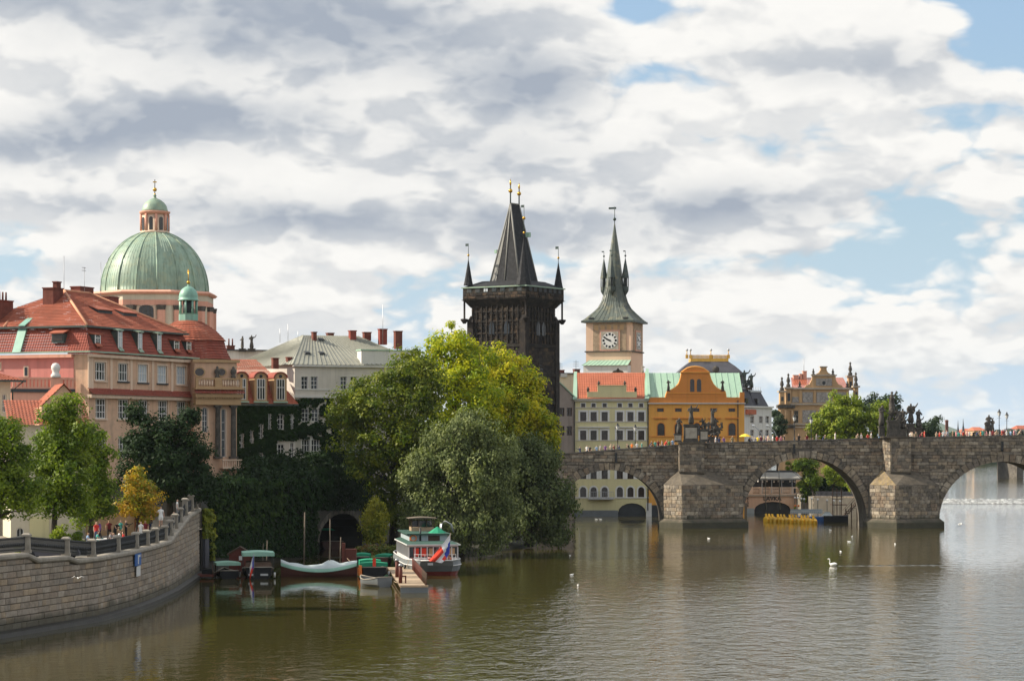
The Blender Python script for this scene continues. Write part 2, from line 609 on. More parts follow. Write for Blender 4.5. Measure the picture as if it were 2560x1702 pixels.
leafmat('leaf_willow', (.17, .205, .075), (.34, .37, .15), (.095, .125, .045), .28, .6, .15)
leafmat('leaf_willow_dark', (.105, .135, .050), (.21, .24, .10), (.07, .10, .036), .28, .6, .15)
leafmat('leaf_weep', (.26, .26, .02), (.42, .36, .03), (.15, .19, .02), .42)
leafmat('leaf_orange', (.46, .26, .03), (.62, .40, .035), (.24, .26, .03), .40, .5, .2)
leafmat('leaf_bright', (.22, .29, .024), (.38, .41, .04), (.13, .19, .02), .40, .5, .2)
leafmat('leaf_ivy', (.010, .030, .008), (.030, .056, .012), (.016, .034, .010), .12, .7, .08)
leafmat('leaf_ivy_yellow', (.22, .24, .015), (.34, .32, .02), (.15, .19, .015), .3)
leafmat('leaf_shrub', (.08, .12, .02), (.17, .19, .03), (.20, .12, .04), .25)
leafmat('leaf_far', (.035, .065, .028), (.06, .095, .035), (.03, .055, .025), .2)
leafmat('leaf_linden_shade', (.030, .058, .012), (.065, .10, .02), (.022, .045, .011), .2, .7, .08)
# ------------------------------------------------------------------ water, ground, hills
def water_mat():
    m, g, b, o = new_mat('water')
    p = g.n('ShaderNodeNewGeometry').outputs['Position']
    sp = g.n('ShaderNodeSeparateXYZ')
    g.put(sp.inputs[0], p)
    px, py = sp.outputs[0], sp.outputs[1]
    wind = g.noise(g.vscale(p, (.020, .010, 1)), 1.0, 3.0, .5)
    open_w = g.step(g.sub(px, g.mul(g.sub(py, 150), .02)), -14.0, 10.0)          # sheltered near the left bank
    amp = g.add(0.14, g.mul(open_w, 1.15), g.mul(g.step(wind, .42, .62), g.add(.15, g.mul(open_w, .5))))
    near = g.step(py, 260, 132)
    amp = g.mul(amp, g.add(0.26, g.mul(near, 1.25)))
    far = g.step(py, 400, 500)
    amp = g.mul(amp, g.add(1.0, g.mul(far, 1.2)))
    w1 = g.noise(g.vscale(p, (.62, .36, 1)), 1.0, 3.0, .55, .5)
    w2 = g.noise(g.vscale(p, (1.5, 1.0, 1)), 1.0, 3.0, .6, .4)
    w3 = g.noise(g.vscale(p, (2.6, 4.6, 1)), 1.0, 2.0, .5)
    h = g.add(g.mul(w1, 1.0), g.mul(w2, .42), g.mul(w3, .06))
    bn = g.n('ShaderNodeBump')
    bn.inputs['Distance'].default_value = 0.098
    g.put(bn.inputs['Strength'], amp)
    g.put(bn.inputs['Height'], h)
    g.put(b.inputs['Normal'], bn.outputs[0])
    murk = g.noise(g.vscale(p, (.03, .03, 1)), 1.0, 3.0, .5)
    g.put(b.inputs['Base Color'], g.mix(murk, (.062, .051, .014), (.048, .041, .012)))
    b.inputs['Roughness'].default_value = 0.03
    b.inputs['IOR'].default_value = 1.33
    b.inputs['Specular IOR Level'].default_value = 0.5
    return m


water_mat()
m = MB()
m.quad((-700, -300, 0), (700, -300, 0), (700, 4000, 0), (-700, 4000, 0))
water = m.build('water', MAT['water'], kind='structure')
m = MB()
m.quad((-7000, -1500, -3), (7000, -1500, -3), (7000, 13000, -3), (-7000, 13000, -3))
m.build('ground', MAT['soil'], kind='structure')


def lerp_table(tb, x):
    if x <= tb[0][0]:
        return tb[0][1]
    for (a, va), (b, vb) in zip(tb, tb[1:]):
        if x <= b:
            return va if b == a else va + (vb - va) * (x - a) / (b - a)
    return tb[-1][1]


WALLPATH = [(120, -46.0), (138, -39.5), (150, -35.0), (155.2, -33.25), (162.8, -31.2), (170, -29.35), (180, -28.45), (189, -28.2), (200.7, -28.3), (218.4, -29.15), (228, -29.75)]
WALLTOP = [(120, 4.98), (159.9, 4.98), (160, 4.58), (165.5, 4.50), (165.6, 4.20), (198, 4.2), (200.7, 4.63), (206, 5.02), (210, 5.38), (215, 5.8), (228, 6.0)]
wx = lambda z: lerp_table(WALLPATH, z)
wt_ = lambda z: lerp_table(WALLTOP, z)

# promenade pavement behind the embankment wall (its height follows the wall top)
m = MB()
zs = [120, 140, 150, 155, 159.9, 160.1, 165.5, 165.7, 175, 185, 198]
for a, b in zip(zs, zs[1:]):
    m.quad((wx(a) - .4, a, wt_(a) + .10), (wx(b) - .4, b, wt_(b) + .10), (-150, b, wt_(b) + .1), (-150, a, wt_(a) + .1))
m.quad((-28.6, 198, 4.35), (-29.9, 240, 4.35), (-150, 240, 4.4), (-150, 198, 4.4))
m.quad((-28.6, 240, 4.35), (-29.0, 300, 4.0), (-150, 300, 4.4), (-150, 240, 4.4))
m.build('promenade_pavement', MAT['ground_stone'], kind='structure')
# town ground beyond
m = MB()
m.prismz([(-900, 288), (-30, 288), (-14, 294), (-6, 372), (6, 396), (9, 403.5), (39.6, 403.6), (39.7, 424), (62, 424), (62, 600), (60, 1500), (-900, 1500)], -2, 2.2)
m.prismz([(-900, 240), (-60, 240), (-32, 288.5), (-16, 296), (-10, 372), (-2, 396), (5, 1500), (-900, 1500)], 2.19, 4.0)
m.prismz([(X(2034, 392), 391.4), (X(2164, 388), 387.6), (60, 424.5), (50, 424.5)], -2, 3.45)
m.build('town_ground', MAT['ground_stone'], kind='structure')

# river bank with the big trees: a low mound
def mound(name, mat, cx, cy, rx, ry, h, n=28, kind='structure', seed=0):
    rnd = random.Random(seed)
    mb = MB()
    prof = [(1.0, -0.6), (.96, .25), (.82, .62), (.5, .9), (0.02, 1.0)]
    vs, fs = [], []
    for r, z in prof:
        for k in range(n):
            a = 2 * math.pi * k / n
            w = 1 + .08 * math.sin(3 * a + seed) + rnd.uniform(-.03, .03)
            vs.append((cx + rx * r * w * math.cos(a), cy + ry * r * w * math.sin(a), z * h))
    for j in range(len(prof) - 1):
        for k in range(n):
            fs.append((j * n + k, j * n + (k + 1) % n, (j + 1) * n + (k + 1) % n, (j + 1) * n + k))
    mb.add(vs, fs, 0, True)
    return mb.build(name, mat, kind=kind)


mound('river_bank', MAT['soil'], -6.5, 299, 10, 30, .9)
mound('grass_bank', MAT['grass_base'], X(955, 258), 256, 3.9, 9, 1.1, seed=3)

# hills on the horizon
def ridge(name, mat, pts, Z, depth=500):
    """pts: photo (px, py) of the skyline"""
    mb = MB()
    vs, fs = [], []
    for px, py in pts:
        x, z = X(px, Z), H(py, Z)
        vs += [(x, Z - depth, -2), (x, Z - depth * .4, z * .62), (x, Z, z), (x * 1.05, Z + depth * 2, -2)]
    for i in range(len(pts) - 1):
        for k in range(3):
            fs.append((i * 4 + k, (i + 1) * 4 + k, (i + 1) * 4 + k + 1, i * 4 + k + 1))
    mb.add(vs, fs, 0, True)
    return mb.build(name, mat, kind='structure')


ridge('distant_hill', MAT['hill_green'], [(2180, 1098), (2230, 1080), (2280, 1064), (2320, 1055), (2350, 1056), (2372, 1066), (2400, 1079), (2440, 1086), (2520, 1090), (2700, 1086), (3000, 1092)], 9300, 900)
ridge('far_bank_hill', MAT['hill_green'], [(1300, 1098), (1800, 1090), (2200, 1085), (2400, 1088), (2520, 1080), (2620, 1074), (2900, 1060), (3400, 1050)], 2300, 300)

# ------------------------------------------------------------------ loose stone facing
def stone_unit():
    c = .10
    mb = MB()
    # x -.5..0.5, z -.5...5, outward is -y; front face at y=-1, back at y=0
    bk = [(-.5, 0, -.5), (.5, 0, -.5), (.5, 0, .5), (-.5, 0, .5)]
    md = [(-.5, -.6, -.5), (.5, -.6, -.5), (.5, -.6, .5), (-.5, -.6, .5)]
    fr = [(-.5 + c * .35, -1, -.5 + c), (.5 - c * .35, -1, -.5 + c), (.5 - c * .35, -1, .5 - c), (-.5 + c * .35, -1, .5 - c)]
    fs = [(8, 9, 10, 11)]
    for k in range(4):
        j = (k + 1) % 4
        fs += [(k, j, 4 + j, 4 + k), (4 + k, 4 + j, 8 + j, 8 + k)]
    mb.add(bk + md + fr, fs)
    return mb


UNIT = stone_unit()


def unit_mesh(name, mat):
    me = bpy.data.meshes.new(name)
    me.from_pydata(UNIT.v, [], UNIT.f)
    me.materials.append(mat)
    return me


class Facing:
    """collects stones on planar quads; the largest become single parts, the rest one joined part"""
    def __init__(s, rnd=1):
        s.st = []
        s.r = random.Random(rnd)

    def quad(s, a, b, c, d, ch=.5, w=(.7, 1.5), th=.12, gap=.03, keep=None, jit=.04, weight=1.0):
        """a,b bottom left/right, c,d top right/left seen from outside; keep(x0,x1,z0,z1 as points) may trim"""
        a, b, c, d = (Vector(v) for v in (a, b, c, d))
        hgt = ((d - a).length + (c - b).length) / 2
        n = max(1, round(hgt / ch))
        for i in range(n):
            t0, t1 = i / n, (i + 1) / n
            tm = (t0 + t1) / 2
            l, r_ = a.lerp(d, tm), b.lerp(c, tm)
            L = (r_ - l).length
            e = (r_ - l).normalized()
            up = ((d.lerp(c, .5)) - (a.lerp(b, .5))).normalized()
            nrm = e.cross(up).normalized()
            x = s.r.uniform(-w[0], 0)
            while x < L:
                ww = s.r.uniform(*w)
                x0, x1 = max(0, x), min(L, x + ww)
                x += ww
                if x1 - x0 < .18:
                    continue
                s.put(l + e * ((x0 + x1) / 2), e, nrm, up, x1 - x0 - gap, hgt / n - gap, th + s.r.uniform(-jit, jit), keep, weight)

    def put(s, c, e, nrm, up, w, h, th, keep=None, weight=1.0):
        if keep is not None and not keep(c, w, h):
            return
        s.st.append((w * h * weight, c, e, nrm, up, w, h, th))

    def finish(s, root, name, m_obj, m_isl, limit=300, inv=None):
        s.st.sort(key=lambda t: -t[0])
        me = unit_mesh(name, m_obj)
        inv = inv or Matrix.Identity(4)
        for _, c, e, nrm, up, w, h, th in s.st[:limit]:
            mt = Matrix(((e.x * w, -nrm.x * th, up.x * h, c.x), (e.y * w, -nrm.y * th, up.y * h, c.y), (e.z * w, -nrm.z * th, up.z * h, c.z), (0, 0, 0, 1)))
            o = link(name, me, root)
            o.matrix_local = inv @ mt
        rest = s.st[limit:]
        if rest:
            mb = MB()
            for _, c, e, nrm, up, w, h, th in rest:
                mb.add([inv @ (c + e * (v[0] * w) - nrm * (v[1] * th) + up * (v[2] * h)) for v in UNIT.v], UNIT.f)
            mb.build('small_' + name, m_isl, root, kind='stuff')


# ------------------------------------------------------------------ embankment wall
root = thing('embankment_wall', 'long curving embankment wall of pale sandstone blocks along the left bank', 'wall')
core, cop, foot = MB(), MB(), MB()
zz = [120 + i * 1.5 for i in range(int((228 - 120) / 1.5) + 1)]
for a, b in zip(zz, zz[1:]):
    xa, xb, ta, tb = wx(a), wx(b), wt_(a + .01), wt_(b - .01)
    core.hexa([(xa - .12, a, -1), (xb - .12, b, -1), (xb - 1.2, b, -1), (xa - 1.2, a, -1), (xa - .12, a, ta), (xb - .12, b, tb), (xb - 1.2, b, tb), (xa - 1.2, a, ta)])
    # rounded coping and the wet footing, in lengths
    ja = a + .02
    prof = [(-.75, 0), (.10, 0), (.20, .10), (.20, .26), (.10, .36), (-.75, .36)]
    vs = [(xa + u, ja, ta + w) for u, w in prof] + [(xb + u, b, tb + w) for u, w in prof]
    n = len(prof)
    cop.add(vs, [list(range(n)), list(range(2 * n - 1, n - 1, -1))] + [((i + 1) % n, i, i + n, (i + 1) % n + n) for i in range(n)])
    foot.hexa([(xa + .55, a, -1), (xb + .55, b, -1), (xb - .1, b, -1), (xa - .1, a, -1), (xa + .45, a, .28), (xb + .45, b, .28), (xb - .1, b, .42), (xa - .1, a, .42)])
core.build('wall_core', MAT['mortar'], root)
cop.build('coping', MAT['granite'], root)
foot.build('wet_footing', MAT['wet_stone'], root)
fc = Facing(3)
# lay the courses along the curve
for k in range(15):
    z0 = .36 + k * .425
    s_, z = 0.0, 138 + fc.r.uniform(0, .8)
    while z < 228:
        ln = fc.r.choice((.6, .8, .95, 1.1, 1.3, 1.75)) * fc.r.uniform(.92, 1.08)
        z1 = min(z + ln * .985, 228)
        if z1 - z > .25:
            top = min(wt_(z), wt_(z1))
            hh = min(.425, top - z0)
            if hh > .14:
                pa, pb = Vector((wx(z), z, z0 + hh / 2)), Vector((wx(z1), z1, z0 + hh / 2))
                e = (pb - pa).normalized()
                nr = Vector((e.y, -e.x, 0))
                d = (pb - pa).length
                # how large it shows: near stones first, foreshortening taken in
                wgt = abs((pa - Vector((0, 0, pa.z))).normalized().dot(nr)) / (z * z) * (1.0 if 153 < z else .0)
                fc.put((pa + pb) / 2 - nr * .14, e, nr, Vector((0, 0, 1)), d - .012, hh - .028, .15 + fc.r.uniform(-.018, .018), None, wgt)
        z = z1
fc.finish(root, 'stone_block', MAT['wall_stone'], MAT['wall_stone_small'])

# ------------------------------------------------------------------ the stone bridge
ZB = 352.0
PAR = [(700, 1175), (1280, 1140), (1421, 1132), (1621, 1117), (1759, 1106.6), (1979, 1101), (2203, 1094), (2560, 1087), (3000, 1085), (3600, 1085)]
ARCH = [(1035, 135, 1188, 1300), (1523.5, 133.5, 1174, 1300), (2012, 156, 1143, 1300), (2508, 160, 1153, 1300), (3010, 160, 1153, 1300)]
SPX = F / ZB                                   # photo pixels per metre at the bridge
bx = lambda px: X(px, ZB)
bz = lambda py: H(py, ZB)
PART = [(bx(a), bz(b)) for a, b in PAR]
ptop = lambda x: lerp_table(PART, x)
AR = [(bx(c), hw / SPX, bz(cr) - bz(sp), bz(sp)) for c, hw, cr, sp in ARCH]


def soff(x, grow=0.0):
    for c, hw, rise, sp in AR:
        d = abs(x - c) / (hw + grow)
        if d < 1:
            return sp + (rise + grow) * math.sqrt(1 - d * d)
    return -1.5


bridge = thing('stone_bridge', 'long dark sandstone arch bridge carrying people and statues over the river', 'bridge')
xs = set()
for c, hw, rise, sp in AR:
    for k in range(41):
        xs.add(round(c - hw * math.cos(math.pi * k / 40), 4))
x0b, x1b = bx(760), bx(3300)
xs |= {x0b, x1b} | {x0b + (x1b - x0b) * k / 80 for k in range(81)}
xs = sorted(x for x in xs if x0b <= x <= x1b)
core = MB()
for a, b in zip(xs, xs[1:]):
    mid = (a + b) / 2
    inside = soff(mid) > -1.4
    za, zb_ = (max(soff(a), AR[0][3] if inside else -1.5), max(soff(b), AR[0][3] if inside else -1.5)) if inside else (-1.5, -1.5)
    ta, tb = ptop(a) - 1.15, ptop(b) - 1.15
    core.hexa([(a, ZB + .12, za), (b, ZB + .12, zb_), (b, ZB + 9.7, zb_), (a, ZB + 9.7, za), (a, ZB + .12, ta), (b, ZB + .12, tb), (b, ZB + 9.7, tb), (a, ZB + 9.7, ta)])
core.build('bridge_body', MAT['bridge_core'], bridge)
for yo in (0.12, 9.15):
    par, pc = MB(), MB()
    for a, b in zip(xs[::3], xs[3::3]):
        ta, tb = ptop(a), ptop(b)
        par.hexa([(a, ZB + yo, ta - 1.15), (b, ZB + yo, tb - 1.15), (b, ZB + yo + .5, tb - 1.15), (a, ZB + yo + .5, ta - 1.15), (a, ZB + yo, ta - .16), (b, ZB + yo, tb - .16), (b, ZB + yo + .5, tb - .16), (a, ZB + yo + .5, ta - .16)])
        pc.hexa([(a, ZB + yo - .16, ta - .16), (b, ZB + yo - .16, tb - .16), (b, ZB + yo + .6, tb - .16), (a, ZB + yo + .6, ta - .16), (a, ZB + yo - .14, ta), (b, ZB + yo - .14, tb), (b, ZB + yo + .58, tb), (a, ZB + yo + .58, ta)])
    par.build('parapet', MAT['bridge_core'], bridge)
    pc.build('parapet_coping', MAT['bridge_core'], bridge)

# ring stones of each arch
for ai, (c, hw, rise, sp) in enumerate(AR):
    if ai in (0, 4):
        continue
    N = 34
    for k in range(N):
        t0, t1 = math.pi * (k + .06) / N, math.pi * (k + .94) / N
        th = 1.0 + random.uniform(-.1, .12)
        f = lambda t, gr, y: (c - (hw + gr) * math.cos(t), y, sp + (rise + gr) * math.sin(t))
        mb = MB()
        yo = ZB - .06 + random.uniform(-.03, .03)
        mb.hexa([f(t0, -.03, yo), f(t1, -.03, yo), f(t1, -.03, ZB + .5), f(t0, -.03, ZB + .5), f(t0, th, yo), f(t1, th, yo), f(t1, th, ZB + .5), f(t0, th, ZB + .5)])
        mb.build('voussoir', MAT['bridge_stone'], bridge)

fb = Facing(11)
# spandrel courses, cut round the arches
ch = .50
zlo, zhi = 0.6, 15.0
k = 0
while zlo + k * ch < zhi:
    z0 = zlo + k * ch
    z1 = z0 + ch
    k += 1
    x = bx(1330) + fb.r.uniform(-1, 0)
    while x < bx(2640):
        w = fb.r.uniform(.7, 1.75)
        xa, xb = x, x + w
        x += w
        # trim against arches and the falling top line
        for c, hw, rise, sp in AR:
            H_ = hw + 1.0
            zt = (z0 + .1 - sp) / (rise + 1.0)
            if zt >= 1:
                continue
            half = H_ * math.sqrt(1 - max(0, zt) ** 2)
            if c - half < xb and xa < c + half:
                if xa < c - half:
                    xb = c - half
                elif xb > c + half:
                    xa = c + half
                else:
                    xa = xb
        if xb - xa < .2:
            continue
        zt = min(z1, ptop(xa) - .17, ptop(xb) - .17)
        if zt - z0 < .15:
            continue
        fb.put(Vector(((xa + xb) / 2, ZB + .13, (z0 + zt) / 2)), Vector((1, 0, 0)), Vector((0, -1, 0)), Vector((0, 0, 1)), xb - xa - .03, zt - z0 - .03, .14 + fb.r.uniform(-.035, .04), None, 1.0 if bx(1420) < xa < bx(2560) else .01)


def pier(pl, pr, nose_px, blk, lit_cap):
    """a pier with pointed cutwater: plan in metres at the bridge face"""
    xl, xr, xn = bx(pl), bx(pr), bx(nose_px)
    yn = ZB - 4.6
    mb = MB()
    z_top = bz(1211)
    plan = [(xl, ZB + .3), (xl + .1, ZB - 1.2), (xn, yn), (xr - .1, ZB - 1.2), (xr, ZB + .3)]
    mb.prismz(plan[::1], -1.5, z_top)
    mb.build('pier', MAT['bridge_core'], bridge)
    # plinth with sloped shoulder
    grow = lambda d: [(xl - d, ZB + .3), (xl - d + .1, ZB - 1.2 - d * .5), (xn - .0, yn - d), (xr + d - .1, ZB - 1.2 - d * .5), (xr + d, ZB + .3)]
    mb = MB()
    mb.prismz(grow(.75), -1.5, .85)
    mb.prismz(grow(.75), .85, 1.35, 0, top=grow(.15))
    mb.build('plinth', MAT['wet_stone'] if False else MAT['bridge_cap'], bridge)
    # cap: the plan drawn up to a point on the face
    ax, az = bx((blk[0] + blk[1]) / 2), bz(1172)
    mb = MB()
    pv = [(x, y - .12, z_top) for x, y in plan]
    tp = [(bx(blk[0]) + .0, ZB + .0, az), (bx(blk[1]), ZB + .0, az)]
    mb.add(pv + tp, [(0, 1, 5), (2, 6, 5), (2, 3, 6), (3, 4, 6), (0, 5, 6, 4)], 0)
    mb.add(pv + tp, [(1, 2, 5)], 1)  # left facet: sunlight and a rusty tint put into its colour
    mb.build('cutwater_cap', [MAT['bridge_cap'], MAT['sunlit_cap'] if lit_cap else MAT['bridge_cap']], bridge)
    for i in range(1, 3):
        (ax_, ay), (bx_, by) = plan[i], plan[i + 1]
        fb.quad((ax_, ay, 1.35), (bx_, by, 1.35), (bx_, by, z_top - .02), (ax_, ay, z_top - .02), .52, (.6, 1.3), .09, .03, None, .03, .9)
    # square turret above, carrying a statue
    x0, x1 = bx(blk[0]), bx(blk[1])
    zt = max(ptop(x0), ptop(x1))
    mb = MB()
    cf = .95 if lit_cap else .0
    mb.prismz([(x0, ZB + 1), (x0, ZB - .1), (x0 + cf, ZB - 1.499), (x1, ZB - 1.499), (x1, ZB + 1)], az - .6, zt - .12)
    mb.hexa([(x0 + cf, ZB - 1.5, az - .5), (x1, ZB - 1.5, az - .5), (x1, ZB + 1.0, az - 2), (x0 + cf, ZB + 1.0, az - 2), (x0 + cf, ZB - 1.5, zt - .12), (x1, ZB - 1.5, zt - .12), (x1, ZB + 1.0, zt - .121), (x0 + cf, ZB + 1.0, zt - .121)])
    mb.box(x0 - .15, x1 + .15, ZB - 1.68, ZB + 1.0, zt - .118, zt + .14)
    mb.build('turret', MAT['bridge_cap'], bridge)
    fb.quad((x0 + cf, ZB - 1.5, az - .4), (x1, ZB - 1.5, az - .4), (x1, ZB - 1.5, zt - .13), (x0 + cf, ZB - 1.5, zt - .13), .5, (.6, 1.2), .06, .03, None, .02, .95)
    fb.quad((x0, ZB - .1, az - .1), (x0 + cf, ZB - 1.5, az - .4), (x0 + cf, ZB - 1.5, zt - .13), (x0, ZB - .1, zt - .13), .5, (.5, .8), .05, .03, None, .02, .5)
    return zt + .14


zt1 = pier(1657, 1857, 1700, (1697, 1759), False)
zt2 = pier(2170, 2345, 2227, (2206, 2274), True)
pier(2668, 2850, 2740, (2720, 2790), False)
fb.finish(bridge, 'stone', MAT['bridge_stone'], MAT['bridge_stone_small'])
# small iron anchors and water spouts on the spandrels
for px, py in ((2505, 1112), (1540, 1140), (2235, 1108), (1985, 1118)):
    mb = MB()
    mb.box(bx(px) - .16, bx(px) + .16, ZB - .35, ZB, bz(py) - .9, bz(py) + .5)
    mb.build('iron_anchor', MAT['iron'], bridge)

# next bridge upstream, seen through the right arch, and the weir
root = thing('upstream_bridge', 'distant grey bridge with a thick pier seen through the right arch', 'bridge', (0, 0, 0))
Zu = 807
for px in (2536, 2790, 2260):
    mb = MB()
    w = 3.0
    mb.prismz([(X(px, Zu) - w, Zu), (X(px, Zu), Zu - 4), (X(px, Zu) + w, Zu), (X(px, Zu) + w, Zu + 14), (X(px, Zu) - w, Zu + 14)], -1, H(1142, Zu))
    mb.build('pier', MAT['bridge_core'], root)
mb = MB()
for a, b in ((2000, 2260), (2260, 2536), (2536, 2790), (2790, 3100)):
    xa, xb = X(a, Zu), X(b, Zu)
    n = 12
    for k in range(n):
        t0, t1 = k / n, (k + 1) / n
        f = lambda t: H(1146, Zu) + 1.6 - 2.8 * (2 * t - 1) ** 2
        u0, u1 = xa + (xb - xa) * t0, xa + (xb - xa) * t1
        mb.hexa([(u0, Zu, f(t0)), (u1, Zu, f(t1)), (u1, Zu + 14, f(t1)), (u0, Zu + 14, f(t0)), (u0, Zu, H(1126, Zu)), (u1, Zu, H(1126, Zu)), (u1, Zu + 14, H(1126, Zu)), (u0, Zu + 14, H(1126, Zu))])
mb.build('deck', MAT['bridge_core'], root)

mb = MB()
rw = random.Random(5)
n = 150
vs, fs = [], []
for i in range(n + 1):
    x = 62 + i * .5
    y0 = 484 - .08 * (x - 62)
    for j, (dy, z) in enumerate(((0, .02), (1.5, .22), (4, .10), (7, .45), (10, .75), (16, .30), (22, .02))):
        vs.append((x, y0 + dy, z + (rw.uniform(-.12, .18) if 0 < j < 5 else 0)))
for i in range(n):
    for j in range(6):
        fs.append((i * 7 + j, (i + 1) * 7 + j, (i + 1) * 7 + j + 1, i * 7 + j + 1))
mb.add(vs, fs, 0, True)
wm, gg, bb, oo = new_mat('weir_water')
pp = gg.n('ShaderNodeNewGeometry').outputs['Position']
nn = gg.noise(gg.vscale(pp, (1.6, .5, 1)), 1.0, 6.0, .75)
gg.put(bb.inputs['Base Color'], gg.mix(gg.step(nn, .42, .66), (.13, .13, .12), (.66, .67, .65)))
bb.inputs['Roughness'].default_value = .4
mb.build('weir', wm, kind='structure')
# far wooded bank closing the river reach
m = MB()
m.prismz([(-100, 1300), (2500, 1290), (2500, 4100), (-100, 4100)], -2, 2.5)
m.build('far_bank', MAT['hill_green'], kind='structure')

# thin river air
hm = bpy.data.materials.new('haze')
hm.use_nodes = True
hm.node_tree.nodes.clear()
hg = G(hm.node_tree)
hv = hg.n('ShaderNodeVolumePrincipled')
hv.inputs['Color'].default_value = (.72, .83, .96, 1)
hv.inputs['Density'].default_value = 0.00003
hv.inputs['Anisotropy'].default_value = 0.0
ho = hg.n('ShaderNodeOutputMaterial')
hm.node_tree.links.new(hv.outputs[0], ho.inputs['Volume'])
MB().box(-7200, 7200, -1700, 13200, -4, 92).build('haze', hm, kind='stuff')
# ------------------------------------------------------------------ buildings
def tiles(mb, a, b, c, d, m=0, cw=.30, rh=.36, amp=.045):
    """pantiled slope: a,b eave left/right, c,d ridge right/left; lapped rows with rolls"""
    a, b, c, d = (Vector(v) for v in (a, b, c, d))
    e = (b - a).normalized()
    sl = ((c + d) / 2 - (a + b) / 2)
    nrm = e.cross(sl).normalized()
    n = max(2, round(sl.length / rh))
    for i in range(n):
        row = []
        for t, lift in ((i / n, .040), ((i + 1) / n, .0)):
            l, r = a.lerp(d, t), b.lerp(c, t)
            x0 = (l - a).dot(e)
            x1 = x0 + (r - l).length
            row.append((l, x0, x1, lift))
        lo, hi = min(row[0][1], row[1][1]), max(row[0][2], row[1][2])
        k0, k1 = math.floor(lo / cw * 2), math.ceil(hi / cw * 2)
        vs = []
        for l, x0, x1, lift in row:
            for k in range(k0, k1 + 1):
                x = min(max(k * cw / 2, x0), x1)
                vs.append(l + e * (x - x0) + nrm * (lift + (amp if k % 2 else 0)))
        q = k1 - k0 + 1
        mb.add(vs, [(j, j + 1, q + j + 1, q + j) for j in range(q - 1)], m)
    return mb


def seams(mb, a, b, c, d, sp=.6, m=0, w=.05, h=.06):
    """sheet roof with upstanding seams"""
    a, b, c, d = (Vector(v) for v in (a, b, c, d))
    mb.add([a, b, c, d] if (c - d).length > 1e-3 else [a, b, c], [(0, 1, 2, 3)] if (c - d).length > 1e-3 else [(0, 1, 2)], m)
    nrm = (b - a).cross(d - a).normalized()
    n = max(1, round((b - a).length / sp))
    e = (b - a).normalized() * w
    for i in range(n + 1):
        p, q = a.lerp(b, i / n), d.lerp(c, i / n)
        mb.hexa([p - e, p + e, q + e, q - e, p - e + nrm * h, p + e + nrm * h, q + e + nrm * h, q - e + nrm * h], m)
    return mb


